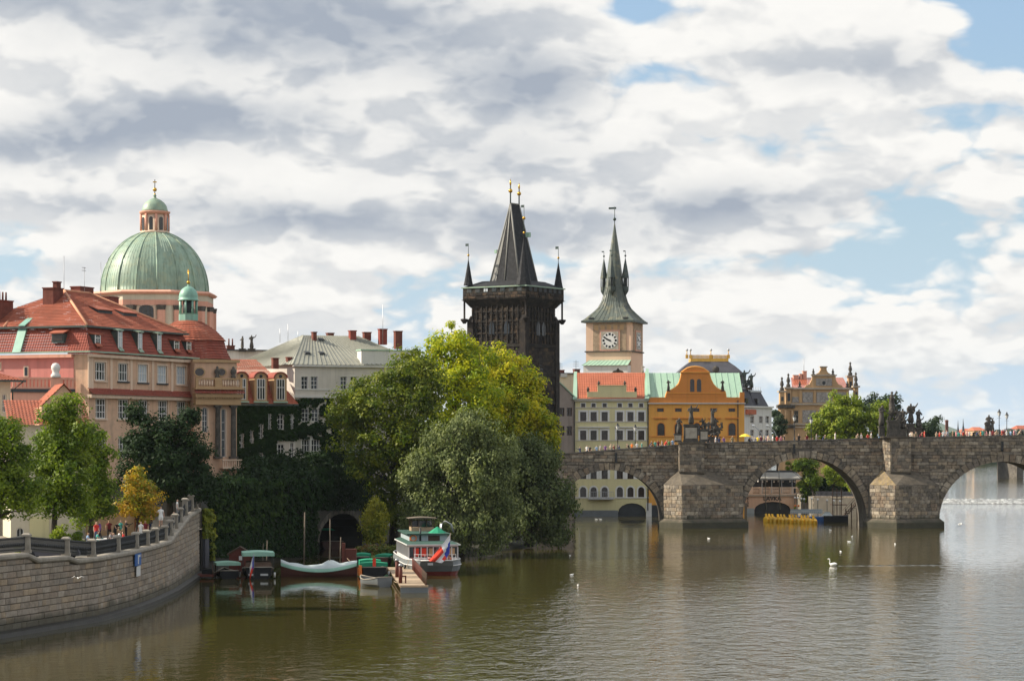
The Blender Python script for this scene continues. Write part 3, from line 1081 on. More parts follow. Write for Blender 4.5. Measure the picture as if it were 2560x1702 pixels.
class B:
    """a building front: local x along the front, y into the depth, z up"""
    def __init__(s, name, label, cat, pL, zL, pR, zR, parent=None):
        A, C = Vector((X(pL, zL), zL, 0)), Vector((X(pR, zR), zR, 0))
        s.w = (C - A).length
        s.rz = math.atan2(C.y - A.y, C.x - A.x)
        s.M = Matrix.Translation(A) @ Matrix.Rotation(s.rz, 4, 'Z')
        s.Mi = s.M.inverted()
        if parent is None:
            s.root = thing(name, label, cat, A, s.rz)
        else:
            s.root = link(name, None, parent.root)
            s.root.matrix_local = parent.Mi @ s.M
        s.flat = parent is not None
        s.holes = []
        s.eye = s.Mi @ Vector((0, 0, HC))

    def uv(s, px, py, d=0.0):
        dr = s.Mi.to_3x3() @ Vector(((px - 1280) / F, 1, (YH - py) / F))
        t = (d - s.eye.y) / dr.y
        p = s.eye + dr * t
        return p.x, p.z

    def xu(s, px, py, xl):
        """(y, z) where the ray meets the side plane x = xl"""
        dr = s.Mi.to_3x3() @ Vector(((px - 1280) / F, 1, (YH - py) / F))
        t = (xl - s.eye.x) / dr.x
        p = s.eye + dr * t
        return p.y, p.z

    def z(s, py, d=0.0, px=None):
        if px is None:
            c = s.M @ Vector((s.w / 2, d, 0))
            return HC + (YH - py) / F * c.y
        return s.uv(px, py, d)[1]

    def wall(s, z0, z1, depth, mat, u0=0.0, u1=None, rev=.22, name='wall', tops=None, backs=True):
        u1 = s.w if u1 is None else u1
        mb = MB()
        hs = [h for h in s.holes if h[0] < u1 and h[1] > u0 and h[2] < z1 and h[3] > z0]
        s.holes = [h for h in s.holes if h not in hs]
        us = sorted({u0, u1} | {v for h in hs for v in h[:2]})
        zs = sorted({z0, z1} | {v for h in hs for v in h[2:4]})
        for i in range(len(us) - 1):
            for j in range(len(zs) - 1):
                cu, cz = (us[i] + us[i + 1]) / 2, (zs[j] + zs[j + 1]) / 2
                if not any(h[0] < cu < h[1] and h[2] < cz < h[3] for h in hs):
                    mb.quad((us[i], 0, zs[j]), (us[i + 1], 0, zs[j]), (us[i + 1], 0, zs[j + 1]), (us[i], 0, zs[j + 1]))
        for a, b, c, d, arch in hs:
            if arch:
                r = (b - a) / 2
                rz_ = min(r, (d - c) * .6)
                zs_ = d - rz_
                arc = [((a + b) / 2 - r * math.cos(math.pi * k / 8), zs_ + rz_ * math.sin(math.pi * k / 8)) for k in range(9)]
                for k in range(8):
                    (xa, za), (xb, zb) = arc[k], arc[k + 1]
                    mb.quad((xa, 0, za), (xb, 0, zb), (xb, 0, d), (xa, 0, d))
                    mb.quad((xa, 0, za), (xb, 0, zb), (xb, rev, zb), (xa, rev, za))
            else:
                zs_ = d
                mb.quad((a, 0, d), (b, 0, d), (b, rev, d), (a, rev, d))
            mb.quad((a, 0, c), (a, 0, zs_), (a, rev, zs_), (a, rev, c))
            mb.quad((b, 0, c), (b, rev, c), (b, rev, zs_), (b, 0, zs_))
            mb.quad((a, 0, c), (a, rev, c), (b, rev, c), (b, 0, c))
        if backs:
            mb.quad((u0, 0, z0), (u0, 0, z1), (u0, depth, z1), (u0, depth, z0))
            mb.quad((u1, 0, z0), (u1, depth, z0), (u1, depth, z1), (u1, 0, z1))
            mb.quad((u0, depth, z0), (u0, depth, z1), (u1, depth, z1), (u1, depth, z0))
            mb.quad((u0, 0, z1), (u1, 0, z1), (u1, depth, z1), (u0, depth, z1))
        return mb.build(name, MAT[mat], s.root)

    def win(s, px0, py0, px1, py1, cols=2, rows=2, arch=False, frame='white_trim', glass='glass', sur=None, sw=.14, sill=None, fw=.07, cross=None, rev=.22):
        a, zt = s.uv(px0, (py0 + py1) / 2)[0], s.uv((px0 + px1) / 2, py0)[1]
        b, zb = s.uv(px1, (py0 + py1) / 2)[0], s.uv((px0 + px1) / 2, py1)[1]
        return s.winr(a, b, zb, zt, cols, rows, arch, frame, glass, sur, sw, sill, fw, rev)

    def winr(s, a, b, zb, zt, cols=2, rows=2, arch=False, frame='white_trim', glass='glass', sur=None, sw=.14, sill=None, fw=.07, rev=.22):
        s.holes.append((a, b, zb, zt, arch))
        mats = [MAT[frame], MAT[sur or frame], MAT[sill or frame], MAT[glass]]
        mb = MB()
        y0, y1 = rev - .12, rev - .02
        w, h = b - a, zt - zb
        r = w / 2
        rz_ = min(r, h * .6)
        top = zt - rz_ if arch else zt
        mb.box(a, a + fw, y0, y1, zb, top)
        mb.box(b - fw, b, y0, y1, zb, top)
        mb.box(a + fw, b - fw, y0, y1, zb, zb + fw)
        if arch:
            for k in range(8):
                t0, t1 = math.pi * k / 8, math.pi * (k + 1) / 8
                q = lambda t, rr, y: ((a + b) / 2 - (r - rr) * math.cos(t), y, top + (rz_ - rr) * math.sin(t))
                mb.hexa([q(t0, 0, y0), q(t1, 0, y0), q(t1, 0, y1), q(t0, 0, y1), q(t0, fw, y0), q(t1, fw, y0), q(t1, fw, y1), q(t0, fw, y1)])
        else:
            mb.box(a + fw, b - fw, y0, y1, zt - fw, zt)
        mw = fw * .7
        for i in range(1, cols):
            x = a + w * i / cols
            mb.box(x - mw / 2, x + mw / 2, y0 + .01, y1 - .01, zb + fw, (top + rz_ * .9 * math.sin(math.acos(max(-1, min(1, (x - (a + b) / 2) / r))))) if arch else zt - fw)
        for j in range(1, rows):
            zz_ = zb + h * j / rows * (1.0 if not arch else .9)
            mb.box(a + fw, b - fw, y0 + .02, y1 - .02, zz_ - mw / 2, zz_ + mw / 2)
        if sur:
            p = .05
            mb.box(a - sw, a, -p, .03, zb, top, 1)
            mb.box(b, b + sw, -p, .03, zb, top, 1)
            if arch:
                for k in range(8):
                    t0, t1 = math.pi * k / 8, math.pi * (k + 1) / 8
                    q = lambda t, rr, y: ((a + b) / 2 - (r + rr) * math.cos(t), y, top + (rz_ + rr) * math.sin(t))
                    mb.hexa([q(t0, 0, -p), q(t1, 0, -p), q(t1, 0, .03), q(t0, 0, .03), q(t0, sw, -p), q(t1, sw, -p), q(t1, sw, .03), q(t0, sw, .03)], 1)
            else:
                mb.box(a - sw, b + sw, -p - .02, .03, zt, zt + sw, 1)
        if sill:
            mb.box(a - sw * .8, b + sw * .8, -.16, .06, zb - .16, zb, 2)
        pv = [(a, rev - .03, zb), (b, rev - .03, zb), (b, rev - .03, zt), (a, rev - .03, zt)]
        if s.flat:
            mb.add(pv, [(0, 1, 2, 3)], 3)
            return mb.build('window', mats, s.root)
        o = mb.build('window', mats, s.root)
        MB().add(pv, [(0, 1, 2, 3)]).build('pane', MAT[glass], o)
        return o

    def part(s, name, mat, *boxes, parent=None):
        mb = MB()
        for b in boxes:
            mb.box(*b)
        return mb.build(name, MAT[mat] if isinstance(mat, str) else mat, parent or s.root)

    def band(s, name, mat, z0, z1, out=.2, u0=None, u1=None):
        return s.part(name, mat, ((0 if u0 is None else u0) - out * .5, (s.w if u1 is None else u1) + out * .5, -out, .04, z0, z1))

    def chimney(s, px0, px1, py_top, y, zbase, mat='brick_chimney', pots=0, dep=.9, name='chimney'):
        a, zt = s.uv(px0, py_top, y)
        b, _ = s.uv(px1, py_top, y)
        mb = MB()
        mb.box(a, b, y, y + dep, zbase, zt - .12)
        mb.box(a - .07, b + .07, y - .07, y + dep + .07, zt - .12, zt, 0)
        for k in range(pots):
            cx = a + (b - a) * (k + .5) / pots
            mb.lathe([(.11, zt), (.09, zt + .9)], (cx, y + dep / 2), 6, 1)
        return mb.build(name, [MAT[mat], MAT['wood_red']], s.root)


def finial(mb, c, z0, z1, rod=.06, balls=((.55, .25),), m=0, mg=1, cross=False, vane=False):
    x, y = c
    mb.tube([(x, y, z0), (x, y, z1)], rod, 5, m)
    for t, r in balls:
        mb.ball((x, y, z0 + (z1 - z0) * t), r, mg, 8)
    if cross:
        h = z1 - z0
        mb.box(x - h * .12, x + h * .12, y - rod, y + rod, z1 - h * .2, z1 - h * .2 + rod * 2.5, mg)
    if vane:
        h = (z1 - z0)
        mb.box(x - h * .28, x, y - .02, y + .02, z1 - h * .14, z1, mg)


# ================================================================== palace with red mansard roof
pal = B('peach_palace', 'large peach palace with red tiled mansard roof and a row of white windows', 'building', 222, 246, 484, 266)
W, D = pal.w, 16.6
TOPW = [(237, 905, 264, 951), (295, 908, 320, 953), (344.6, 911, 369, 956), (393, 914, 417, 958), (440.5, 916, 465, 961)]
BOTW = [(238, 996, 265, 1046), (295, 998, 322, 1047), (345, 1000, 370, 1049), (395, 1001, 419, 1050), (442, 1003, 465, 1051)]
for i, r in enumerate(TOPW):
    pal.win(*r, cols=4, rows=2, glass=('glass', 'glass_blind', 'blind', 'blind', 'blind')[i], sill='dark_trim' if 0 < i < 4 else 'peach_light', sur='peach_light', sw=.18, fw=.11)
for i, r in enumerate(BOTW):
    pal.win(*r, cols=4, rows=3, glass='glass', sill='peach_light', sur='peach_light', sw=.18, fw=.11)
for i, r in enumerate(BOTW):
    pal.win(r[0], r[1] + 96, r[2], r[3] + 96, cols=4, rows=3, sur='peach_light', fw=.11)
ZE, ZM, ZR = 21.9, 24.6, 28.75
pal.wall(4.2, ZE - .25, D, 'peach')
# pilasters between the bays
for px in (222.5, 229, 277, 327, 381, 429, 478):
    u = min(max(pal.uv(px, 930)[0], 0), W)
    pal.part('pilaster', 'peach_light', (u - .22, u + .22, -.10, .02, 18.1, ZE - .55))
pal.band('cornice', 'peach_light', ZE - .55, ZE - .25, .40)
pal.band('cornice', 'peach_light', 17.15, 17.5, .55)
mb = MB()
tiles(mb, (-.3, -.75, 17.5), (W + .2, -.75, 17.5), (W + .2, -.02, 18.15), (-.3, -.02, 18.15))
mb.build('tiled_ledge', MAT['tile_dark'], pal.root, kind='stuff')
# pink side front
mb = MB()
mb.box(-.06, .3, 1.78, D + 8, 4.2, ZE - .25)
mb.box(-.5, -.06, 1.78, D + 8, ZE - .6, ZE - .26, 1)
mb.build('pink_wall', [MAT['pink'], MAT['salmon']], pal.root)
y0, _ = pal.xu(57, 925, -.06)
for p, q, r_, t_ in ((60, 72, 915, 942), (-2, 4, 905, 925)):
    ya, zt = pal.xu(q, r_, -.06)
    yb, zb = pal.xu(p, t_, -.06)
    mb = MB()
    mb.box(-.14, -.05, ya, yb, zb, zt, 1)
    mb.box(-.17, -.135, ya + .12, yb - .12, zb + .12, zt - .12, 0)
    mb.build('side_window', [MAT['glass'], MAT['peach_light']], pal.root)
# roofs
g_ = .35
e0 = [(-g_, -g_, ZE), (W + g_, -g_, ZE)]
t0 = [(1.0, 1.0, ZM), (W - 1.0, 1.0, ZM)]
mb = MB()
tiles(mb, e0[0], e0[1], t0[1], t0[0])
tiles(mb, (-g_, D + 8, ZE), (-g_, -g_, ZE), (1.0, 1.0, ZM), (1.0, D + 8, ZM))
tiles(mb, (W + g_, -g_, ZE), (W + g_, D, ZE), (W - 1, D - 1, ZM), (W - 1, 1, ZM))
mb.build('mansard_tiles', MAT['tile_dark'], pal.root, kind='stuff')
hd = 8.3
A0, A1, RA, RB = (.55, .55, ZM - .02), (W - .55, .55, ZM - .02), (hd, hd, ZR), (W - hd, hd, ZR)
mb = MB()
tiles(mb, A0, A1, RB, RA)
tiles(mb, A1, (W - .55, D - .55, ZM), RB, RB)
tiles(mb, (.55, D - .55, ZM), A0, RA, RA)
tiles(mb, (W - .55, D - .55, ZM), (.55, D - .55, ZM), RA, RB)
# lower wing roof to the left
tiles(mb, (.55, D + 8, ZM), (.55, 7.6, ZM), (6.2, 9.4, 26.9), (6.2, D + 8, 26.9))
tiles(mb, (.55, 7.6, ZM), (11, 7.6, ZM), (6.2, 9.4, 26.9), (6.2, 9.4, 26.9))
mb.build('roof_tiles', MAT['tile_red'], pal.root, kind='stuff')
for a, b in ((A0, RA), (A1, RB), (RA, RB), ((.55, 10.6, ZM), (6.2, 12.6, 26.9))):
    MB().tube([Vector(a) + Vector((0, 0, .08)), Vector(b) + Vector((0, 0, .08))], .15, 6).build('ridge_cap', MAT['tile_edge'], pal.root)
mb = MB()
mb.hexa([(.3, 7.9, ZM + .06), (.3, 8.7, ZM + .06), (6.0, 9.6, 27.0), (6.0, 9.0, 27.0), (.3, 7.9, ZM + .16), (.3, 8.7, ZM + .16), (6.0, 9.6, 27.1), (6.0, 9.0, 27.1)])
mb.hexa([(-.45, 7.9, ZE), (-.45, 8.9, ZE), (.9, 8.9, ZM), (.9, 7.9, ZM), (-.6, 7.9, ZE), (-.6, 8.9, ZE), (.7, 8.9, ZM + .1), (.7, 7.9, ZM + .1)])
mb.build('valley_flashing', MAT['copper_bright'], pal.root)
mb = MB()
mb.box(-g_ - .2, W + g_, -g_ - .22, -g_ + .05, ZE - .10, ZE + .06)
mb.box(-g_ - .22, -g_ + .05, -g_ - .2, D + 8, ZE - .10, ZE + .06)
mb.build('gutter', MAT['copper'], pal.root)
mb = MB()
mb.box(.3, W - .3, .35, .8, ZM - .18, ZM + .02)
mb.box(.35, .8, .3, D + 8, ZM - .18, ZM + .02)
mb.build('mansard_gutter', MAT['copper_dark'], pal.root)
# dormers on the mansard
for px, w_, big in ((238, .55, 0), (294, .42, 1), (344, .42, 1), (392, .42, 1), (435.5, .55, 0), (466, .5, 0)):
    u, zc_ = pal.uv(px, 850 + (px - 222) * .07, .15)
    mb = MB()
    zt, zb = (ZE + 2.35, ZE + .55) if big else (ZE + 1.75, ZE + .85)
    mb.box(u - w_, u + w_, -.12, 1.2, zb, zt)
    mb.hexa([(u - w_ - .12, -.3, zt), (u + w_ + .12, -.3, zt), (u + w_ + .12, 1.3, zt + .25), (u - w_ - .12, 1.3, zt + .25), (u - w_ - .12, -.3, zt + .14), (u + w_ + .12, -.3, zt + .14), (u + w_ + .12, 1.3, zt + .4), (u - w_ - .12, 1.3, zt + .4)], 1)
    mb.box(u - w_ * .75, u + w_ * .75, -.16, -.11, zb + .1, zt - .12, 2)
    mb.box(u - .04, u + .04, -.2, -.12, zb + .1, zt - .12, 3)
    mb.box(u - w_ * .75, u + w_ * .75, -.2, -.12, zb + (zt - zb) * .6, zb + (zt - zb) * .6 + .07, 3)
    mb.box(u - w_ * .95, u - w_ * .7, -.19, -.11, zb, zt, 3)
    mb.box(u + w_ * .7, u + w_ * .95, -.19, -.11, zb, zt, 3)
    mb.hexa([(u - w_, -.42, zb - .35), (u + w_, -.42, zb - .35), (u + w_, -.1, zb), (u - w_, -.1, zb), (u - w_, -.47, zb - .27), (u + w_, -.47, zb - .27), (u + w_, -.15, zb + .05), (u - w_, -.15, zb + .05)], 1)
    mb.build('dormer', [MAT['copper_dark'], MAT['copper'] if big else MAT['tile_red'], MAT['blind'] if big else MAT['glass'], MAT['white_trim']], pal.root)
ya, zt = pal.xu(165, 834, .2)
yb, zb = pal.xu(135, 857, .2)
mb = MB()
mb.box(-.25, 1.0, ya, yb, zb, zt)
mb.box(-.30, -.24, ya + .12, yb - .12, zb + .2, zt - .15, 1)
mb.hexa([(-.5, ya - .15, zt), (.9, ya - .15, zt + .35), (.9, yb + .15, zt + .35), (-.5, yb + .15, zt), (-.5, ya - .15, zt + .12), (.9, ya - .15, zt + .5), (.9, yb + .15, zt + .5), (-.5, yb + .15, zt + .12)], 2)
mb.build('dormer', [MAT['copper_dark'], MAT['glass_brown'], MAT['tile_red']], pal.root)
for u, t, w_ in ((9.2, .42, 1.4), (14.0, .40, 1.4)):       # low roof lights
    y_ = .55 + (hd - .55) * t
    z_ = ZM + (ZR - ZM) * t
    mb = MB()
    mb.hexa([(u - w_, y_ - .1, z_ - .05), (u + w_, y_ - .1, z_ - .05), (u + w_, y_ + 1, z_ + .4), (u - w_, y_ + 1, z_ + .4), (u - w_, y_ - .1, z_ + .32), (u + w_, y_ - .1, z_ + .32), (u + w_, y_ + 1, z_ + .72), (u - w_, y_ + 1, z_ + .72)], 0)
    mb.hexa([(u - w_ - .1, y_ - .22, z_ + .30), (u + w_ + .1, y_ - .22, z_ + .30), (u + w_ + .1, y_ + 1.1, z_ + .74), (u - w_ - .1, y_ + 1.1, z_ + .74), (u - w_ - .1, y_ - .22, z_ + .38), (u + w_ + .1, y_ - .22, z_ + .38), (u + w_ + .1, y_ + 1.1, z_ + .82), (u - w_ - .1, y_ + 1.1, z_ + .82)], 1)
    mb.build('roof_light', [MAT['dark_trim'], MAT['tile_red']], pal.root)
pal.chimney(133, 158, 718, hd - .6, 25.5, pots=0, dep=1.3)
pal.chimney(142, 152.5, 703, hd - .2, 27, dep=.5)
pal.chimney(200, 234, 715, hd + .3, 26.0, dep=1.2)
pal.chimney(273, 297, 740, hd + .3, 25.0, dep=1.0)
pal.chimney(-8, 33, 748, 12.0, 25.0, pots=5, dep=1.4)
# pink balustraded terrace in front of the side wall
ter = B('terrace', '', '', 28, 243.5, 186, 245.5, parent=pal)
zt, zb = ter.z(943), ter.z(972)
mb = MB()
mb.box(0, ter.w, 0, .35, zt - .22, zt)
mb.box(0, ter.w, 0, .35, zb, zb + .2)
mb.box(0, ter.w, 0, .34, 4.2, zb - .34)
mb.box(-.1, ter.w + .05, -.2, .36, zb - .34, zb, 1)
mb.box(ter.w * .62, ter.w * .78, -.03, .38, zb, zt + .02)
mb.build('terrace_wall', [MAT['salmon'], MAT['dark_trim']], ter.root)
mb = MB()
for k in range(17):
    u = .25 + (ter.w - .4) * k / 16
    if not ter.w * .60 < u < ter.w * .80:
        mb.box(u - .12, u + .12, .05, .28, zb + .2, zt - .22)
mb.box(.1, ter.w, .9, 1.0, zb, zt, 1)
mb.build('baluster', [MAT['salmon'], MAT['pink']], ter.root, kind='stuff')
ux, zx = ter.uv(140, 938)
mb = MB()
mb.lathe([(.52, zt), (.5, zt + .25), (.36, zt + .42), (.34, zt + .6), (.47, zt + .85), (.46, zt + 1.15), (.3, zt + 1.42), (.0, zt + 1.5)], (ux, .18), 12)
mb.build('stone_trophy', MAT['white_plaster'], ter.root)
# portico at the river end
por = B('portico', '', '', 486, 263.5, 592, 265.5, parent=pal)
pw = por.w
zz_ = lambda py: por.z(py)
por.win(505, 1018, 519, 1080, 2, 4, arch=True, sur='peach_light')
por.win(553, 1022, 564, 1142, 1, 5, arch=True, sur='peach_light')
por.wall(4.2, zz_(900), 7, 'peach', rev=.22)
mb = MB()
mb.box(-.1, pw + .2, -.9, .02, zz_(1012), zz_(993))
mb.box(-.2, pw + .4, -1.2, .02, zz_(993), zz_(984))
mb.box(-.25, pw + .5, -1.3, .02, zz_(974), zz_(970))
mb.box(-.2, pw + .3, -.25, .02, zz_(906), zz_(899))
mb.build('entablature', MAT['ochre'], por.root)
mb = MB()
tiles(mb, (-.3, -1.45, zz_(984)), (pw + .5, -1.45, zz_(984)), (pw + .5, -.9, zz_(974)), (-.3, -.9, zz_(974)))
mb.build('tiled_ledge', MAT['tile_dark'], por.root, kind='stuff')
mb = MB()
for k in range(20):
    u = (pw + .3) * k / 19
    mb.box(u - .07, u + .07, -1.12, -.9, zz_(993) - .16, zz_(993))
mb.build('dentil', MAT['ochre'], por.root, kind='stuff')
mb = MB()
mb.box(-.05, pw + .2, -1.05, -.75, zz_(949), zz_(945))
mb.box(-.05, pw + .2, -1.05, -.75, zz_(970), zz_(966))
mb.box(pw * .42, pw * .58, -1.1, -.7, zz_(970), zz_(944))
mb.box(-.15, .15, -1.1, -.7, zz_(970), zz_(944))
mb.box(pw + .0, pw + .3, -1.1, -.7, zz_(970), zz_(944))
mb.build('balcony_rail', MAT['ochre'], por.root)
mb = MB()
for k in range(16):
    u = .25 + (pw - .3) * k / 15
    if not pw * .40 < u < pw * .6:
        mb.lathe([(.06, zz_(966)), (.12, zz_(961)), (.06, zz_(949))], (u, -.9), 6)
mb.build('baluster', MAT['peach_light'], por.root, kind='stuff')
for px in (541, 580):
    u = por.uv(px, 1080)[0]
    mb = MB()
    zb, zt = zz_(1146), zz_(1013)
    mb.box(u - .42, u + .42, -.95, -.1, zb, zb + .25)
    mb.lathe([(.33, zb + .25), (.31, zb + .35), (.30, zb + (zt - zb) * .4), (.27, zt - .4), (.36, zt - .2)], (u, -.52), 12)
    mb.box(u - .38, u + .38, -.9, -.14, zt - .2, zt)
    mb.build('column', MAT['statue_stone'], por.root)
mb = MB()
ua, ub = por.uv(548, 1160)[0], pw + .2
mb.box(ua, ub, -1.3, -.9, zz_(1151), zz_(1148))
mb.box(ua, ub, -1.4, .02, zz_(1171), zz_(1166))
for k in range(9):
    u = ua + .1 + (ub - ua - .2) * k / 8
    mb.box(u - .05, u + .05, -1.2, -1.05, zz_(1166), zz_(1151))
mb.build('lower_balcony', MAT['peach_light'], por.root)
for px, r in ((498, .42), (553, .38)):
    u, z_ = por.uv(px, 930)
    mb = MB()
    mb.add([(u + r * 1.25 * math.cos(k * math.pi / 8), -.10, z_ + r * math.sin(k * math.pi / 8)) for k in range(16)], [list(range(15, -1, -1))], 0)
    vs = []
    for k in range(16):
        c_, s_ = math.cos(k * math.pi / 8), math.sin(k * math.pi / 8)
        vs += [(u + r * 1.25 * c_, -.13, z_ + r * s_), (u + r * 1.6 * c_, -.13, z_ + r * 1.35 * s_), (u + r * 1.6 * c_, 0, z_ + r * 1.35 * s_)]
    mb.add(vs, [(k * 3 + q, ((k + 1) % 16) * 3 + q, ((k + 1) % 16) * 3 + q + 1, k * 3 + q + 1) for k in range(16) for q in (0, 1)], 1)
    mb.build('oval_window', [MAT['glass_brown'], MAT['ochre']], por.root)
for px in (541, 581):
    u, z_ = por.uv(px, 947)
    mb = MB()
    mb.lathe([(.26, zz_(947)), (.3, zz_(941)), (.17, zz_(938)), (.34, zz_(930)), (.3, zz_(924)), (.12, zz_(921)), (.16, zz_(918)), (0, zz_(915))], (u, -.35), 10)
    mb.build('stone_urn', MAT['statue_stone'], por.root)
# round corner roof with copper lantern
cz = 271.0
cc_ = pal.Mi @ Vector((X(471, cz), cz, 0))
c2 = (cc_.x, cc_.y)
mb = MB()
prof = [(4.75, H(899, cz)), (4.3, H(880, cz)), (3.95, H(853, cz))]
prof2 = [(4.15, H(853, cz)), (3.9, H(846, cz)), (3.2, H(830, cz)), (2.3, H(815, cz)), (1.5, H(805, cz)), (1.15, H(802, cz))]
def ringtiles(mb, prof, c, n=84, rows=7):
    pts = []
    for (r0, z0), (r1, z1) in zip(prof, prof[1:]):
        k = max(1, round(math.hypot(r1 - r0, z1 - z0) / .36))
        pts += [(r0 + (r1 - r0) * i / k, z0 + (z1 - z0) * i / k) for i in range(k)]
    pts.append(prof[-1])
    for (r0, z0), (r1, z1) in zip(pts, pts[1:]):
        vs = []
        for r, z, l in ((r0, z0, .06), (r1, z1, 0)):
            for k in range(n):
                a = 2 * math.pi * k / n
                rr = r + l + (.045 if k % 2 else 0)
                vs.append((c[0] + rr * math.cos(a), c[1] + rr * math.sin(a), z + l * .5))
        mb.add(vs, [(k, (k + 1) % n, n + (k + 1) % n, n + k) for k in range(n)])
ringtiles(mb, prof, c2)
mb.build('corner_mansard', MAT['tile_dark'], pal.root, kind='stuff')
mb = MB()
ringtiles(mb, prof2, c2)
mb.build('corner_roof', MAT['tile_red'], pal.root, kind='stuff')
mb = MB()
mb.lathe([(4.4, 4.2), (4.4, H(899, cz))], c2, 24)
mb.build('corner_wall', MAT['peach'], pal.root)
mb = MB()
zl = lambda py: H(py, cz)
mb.lathe([(1.13, zl(804)), (1.13, zl(785)), (1.2, zl(784)), (1.0, zl(783.5))], c2, 8, 0, False, R(12))
mb.lathe([(.62, zl(784)), (.62, zl(751))], c2, 8, 1)
for k in range(8):
    a = R(12) + k * math.pi / 4
    mb.tube([(c2[0] + .98 * math.cos(a), c2[1] + .98 * math.sin(a), zl(784)), (c2[0] + .98 * math.cos(a), c2[1] + .98 * math.sin(a), zl(752))], .13, 6)
mb.lathe([(1.18, zl(752)), (1.18, zl(749)), (1.05, zl(748)), (1.09, zl(742)), (1.02, zl(733)), (.8, zl(724)), (.45, zl(718)), (.12, zl(715)), (.1, zl(711))], c2, 16)
finial(mb, c2, zl(712), zl(673), .05, ((.15, .22),), 2, 2, cross=True)
mb.build('lantern', [MAT['copper_bright'], MAT['dark_trim'], MAT['gold']], pal.root)
for px, top, y_ in ((160, 640, 9.5), (211, 668, 8.6), (252, 655, 8.8)):
    u, z_ = pal.uv(px, top, y_)
    mb = MB()
    mb.tube([(u, y_, 27.0), (u, y_, z_)], .035, 4)
    if px == 211:
        for dzz in (0, .3):
            mb.box(u - .5, u + .3, y_ - .02, y_ + .02, z_ - .1 - dzz, z_ - .04 - dzz)
    mb.build('antenna', MAT['steel'], pal.root)

# ================================================================== domed church
ZC = 330.0
ch_ = thing('domed_church', 'pink baroque church with a great green copper dome and lantern', 'church', (X(387, ZC), ZC, 0))
k_ = ZC / F
hz_ = lambda py: H(py, ZC)
mb = MB()
oct_ = lambda r, a0=22.5: [(r * math.cos(R(a0 + 45 * k)), r * math.sin(R(a0 + 45 * k))) for k in range(8)]
mb.prismz(oct_(8.15), 4, hz_(752))
mb.build('drum', MAT['cream'], ch_)
mb = MB()
mb.prismz(oct_(8.3), hz_(770), hz_(757), 1)
mb.prismz(oct_(8.3), hz_(757), hz_(743), 0)
mb.prismz(oct_(8.6), hz_(743), hz_(738), 1, top=oct_(8.9))
mb.prismz(oct_(8.9), hz_(738), hz_(733), 1, top=oct_(8.5))
mb.build('entablature', [MAT['cream'], MAT['salmon']], ch_)
for k in range(8):
    a = R(22.5 + 45 * k)
    for da in (-.14, .14):
        aa = a + da
        rr = 7.95 if abs(da) < .2 else 8
        cx, cy = rr * math.cos(aa), rr * math.sin(aa)
        t = Vector((-math.sin(a), math.cos(a), 0)) * .48
        o_ = Vector((math.cos(a), math.sin(a), 0)) * .42
        p = Vector((cx, cy, 0))
        q = [p - t - o_, p - t + o_, p + t + o_, p + t - o_]
        mb = MB()
        mb.prismz([(v.x, v.y) for v in q], 4, hz_(782), 0)
        q2 = [p + (v - p) * 1.22 for v in q]
        mb.prismz([(v.x, v.y) for v in q], hz_(782), hz_(770), 1, top=[(v.x, v.y) for v in q2])
        mb.build('pilaster', [MAT['salmon'], MAT['statue_stone']], ch_)
    # tall arched window in each face
    am = a + math.pi / 8
    n_ = Vector((math.cos(am), math.sin(am), 0))
    t = Vector((-math.sin(am), math.cos(am), 0))
    base = n_ * (8.15 * math.cos(math.pi / 8) + .02)
    mb = MB()
    for ww, out, zt, mi in ((1.28, .10, 766, 1), (.98, .14, 770, 0)):
        arc = [(-ww, 4.3), (ww, 4.3)] + [(ww * math.cos(R(t_)), hz_(zt) - ww * .55 + ww * .55 * math.sin(R(t_))) for t_ in range(0, 181, 20)]
        f_ = [base + n_ * out + t * u + Vector((0, 0, z)) for u, z in arc]
        b_ = [v - n_ * .3 for v in f_]
        nn_ = len(arc)
        mb.add(f_ + b_, [list(range(nn_))] + [(i, (i + 1) % nn_, nn_ + (i + 1) % nn_, nn_ + i) for i in range(nn_)], mi)
    for i in (-1, 0, 1):
        mb.hexa([base + n_ * .14 + t * (i * .5 + s_) + Vector((0, 0, z)) + n_ * o2 for z in (20, hz_(771)) for s_, o2 in ((-.04, 0), (.04, 0), (.04, .05), (-.04, .05))], 2)
    for j in range(9):
        z = 26 + j * .6
        if z < hz_(773):
            mb.hexa([base + n_ * .14 + t * s_ + Vector((0, 0, z + dz_)) + n_ * o2 for dz_ in (0, .05) for s_, o2 in ((-.95, 0), (.95, 0), (.95, .05), (-.95, .05))], 2)
    mb.build('drum_window', [MAT['glass_far'], MAT['peach_light'], MAT['statue_stone']], ch_)
RD, ZD = 7.3, hz_(731)
HD = (hz_(583) - ZD) / math.sqrt(1 - (1.87 / RD) ** 2)
dome = [(RD * 1.06, ZD - .35), (RD * 1.06, ZD - .15), (RD * 1.0, ZD)] + [(RD * math.cos(t), ZD + HD * math.sin(t)) for t in [math.acos(1.87 / RD) * i / 18 for i in range(1, 19)]]
MB().lathe(dome, (0, 0), 72).build('dome', MAT['copper'], ch_)
for k in range(16):
    a = R(11 + 22.5 * k)
    pts = [((RD + .05) * math.cos(t) * math.cos(a), (RD + .05) * math.cos(t) * math.sin(a), ZD + HD * math.sin(t)) for t in [math.acos(1.87 / RD) * i / 14 for i in range(15)]]
    MB().tube(pts, [.12 if k % 2 == 0 else .07] * 15, 6).build('dome_rib', MAT['copper'], ch_)
mb = MB()
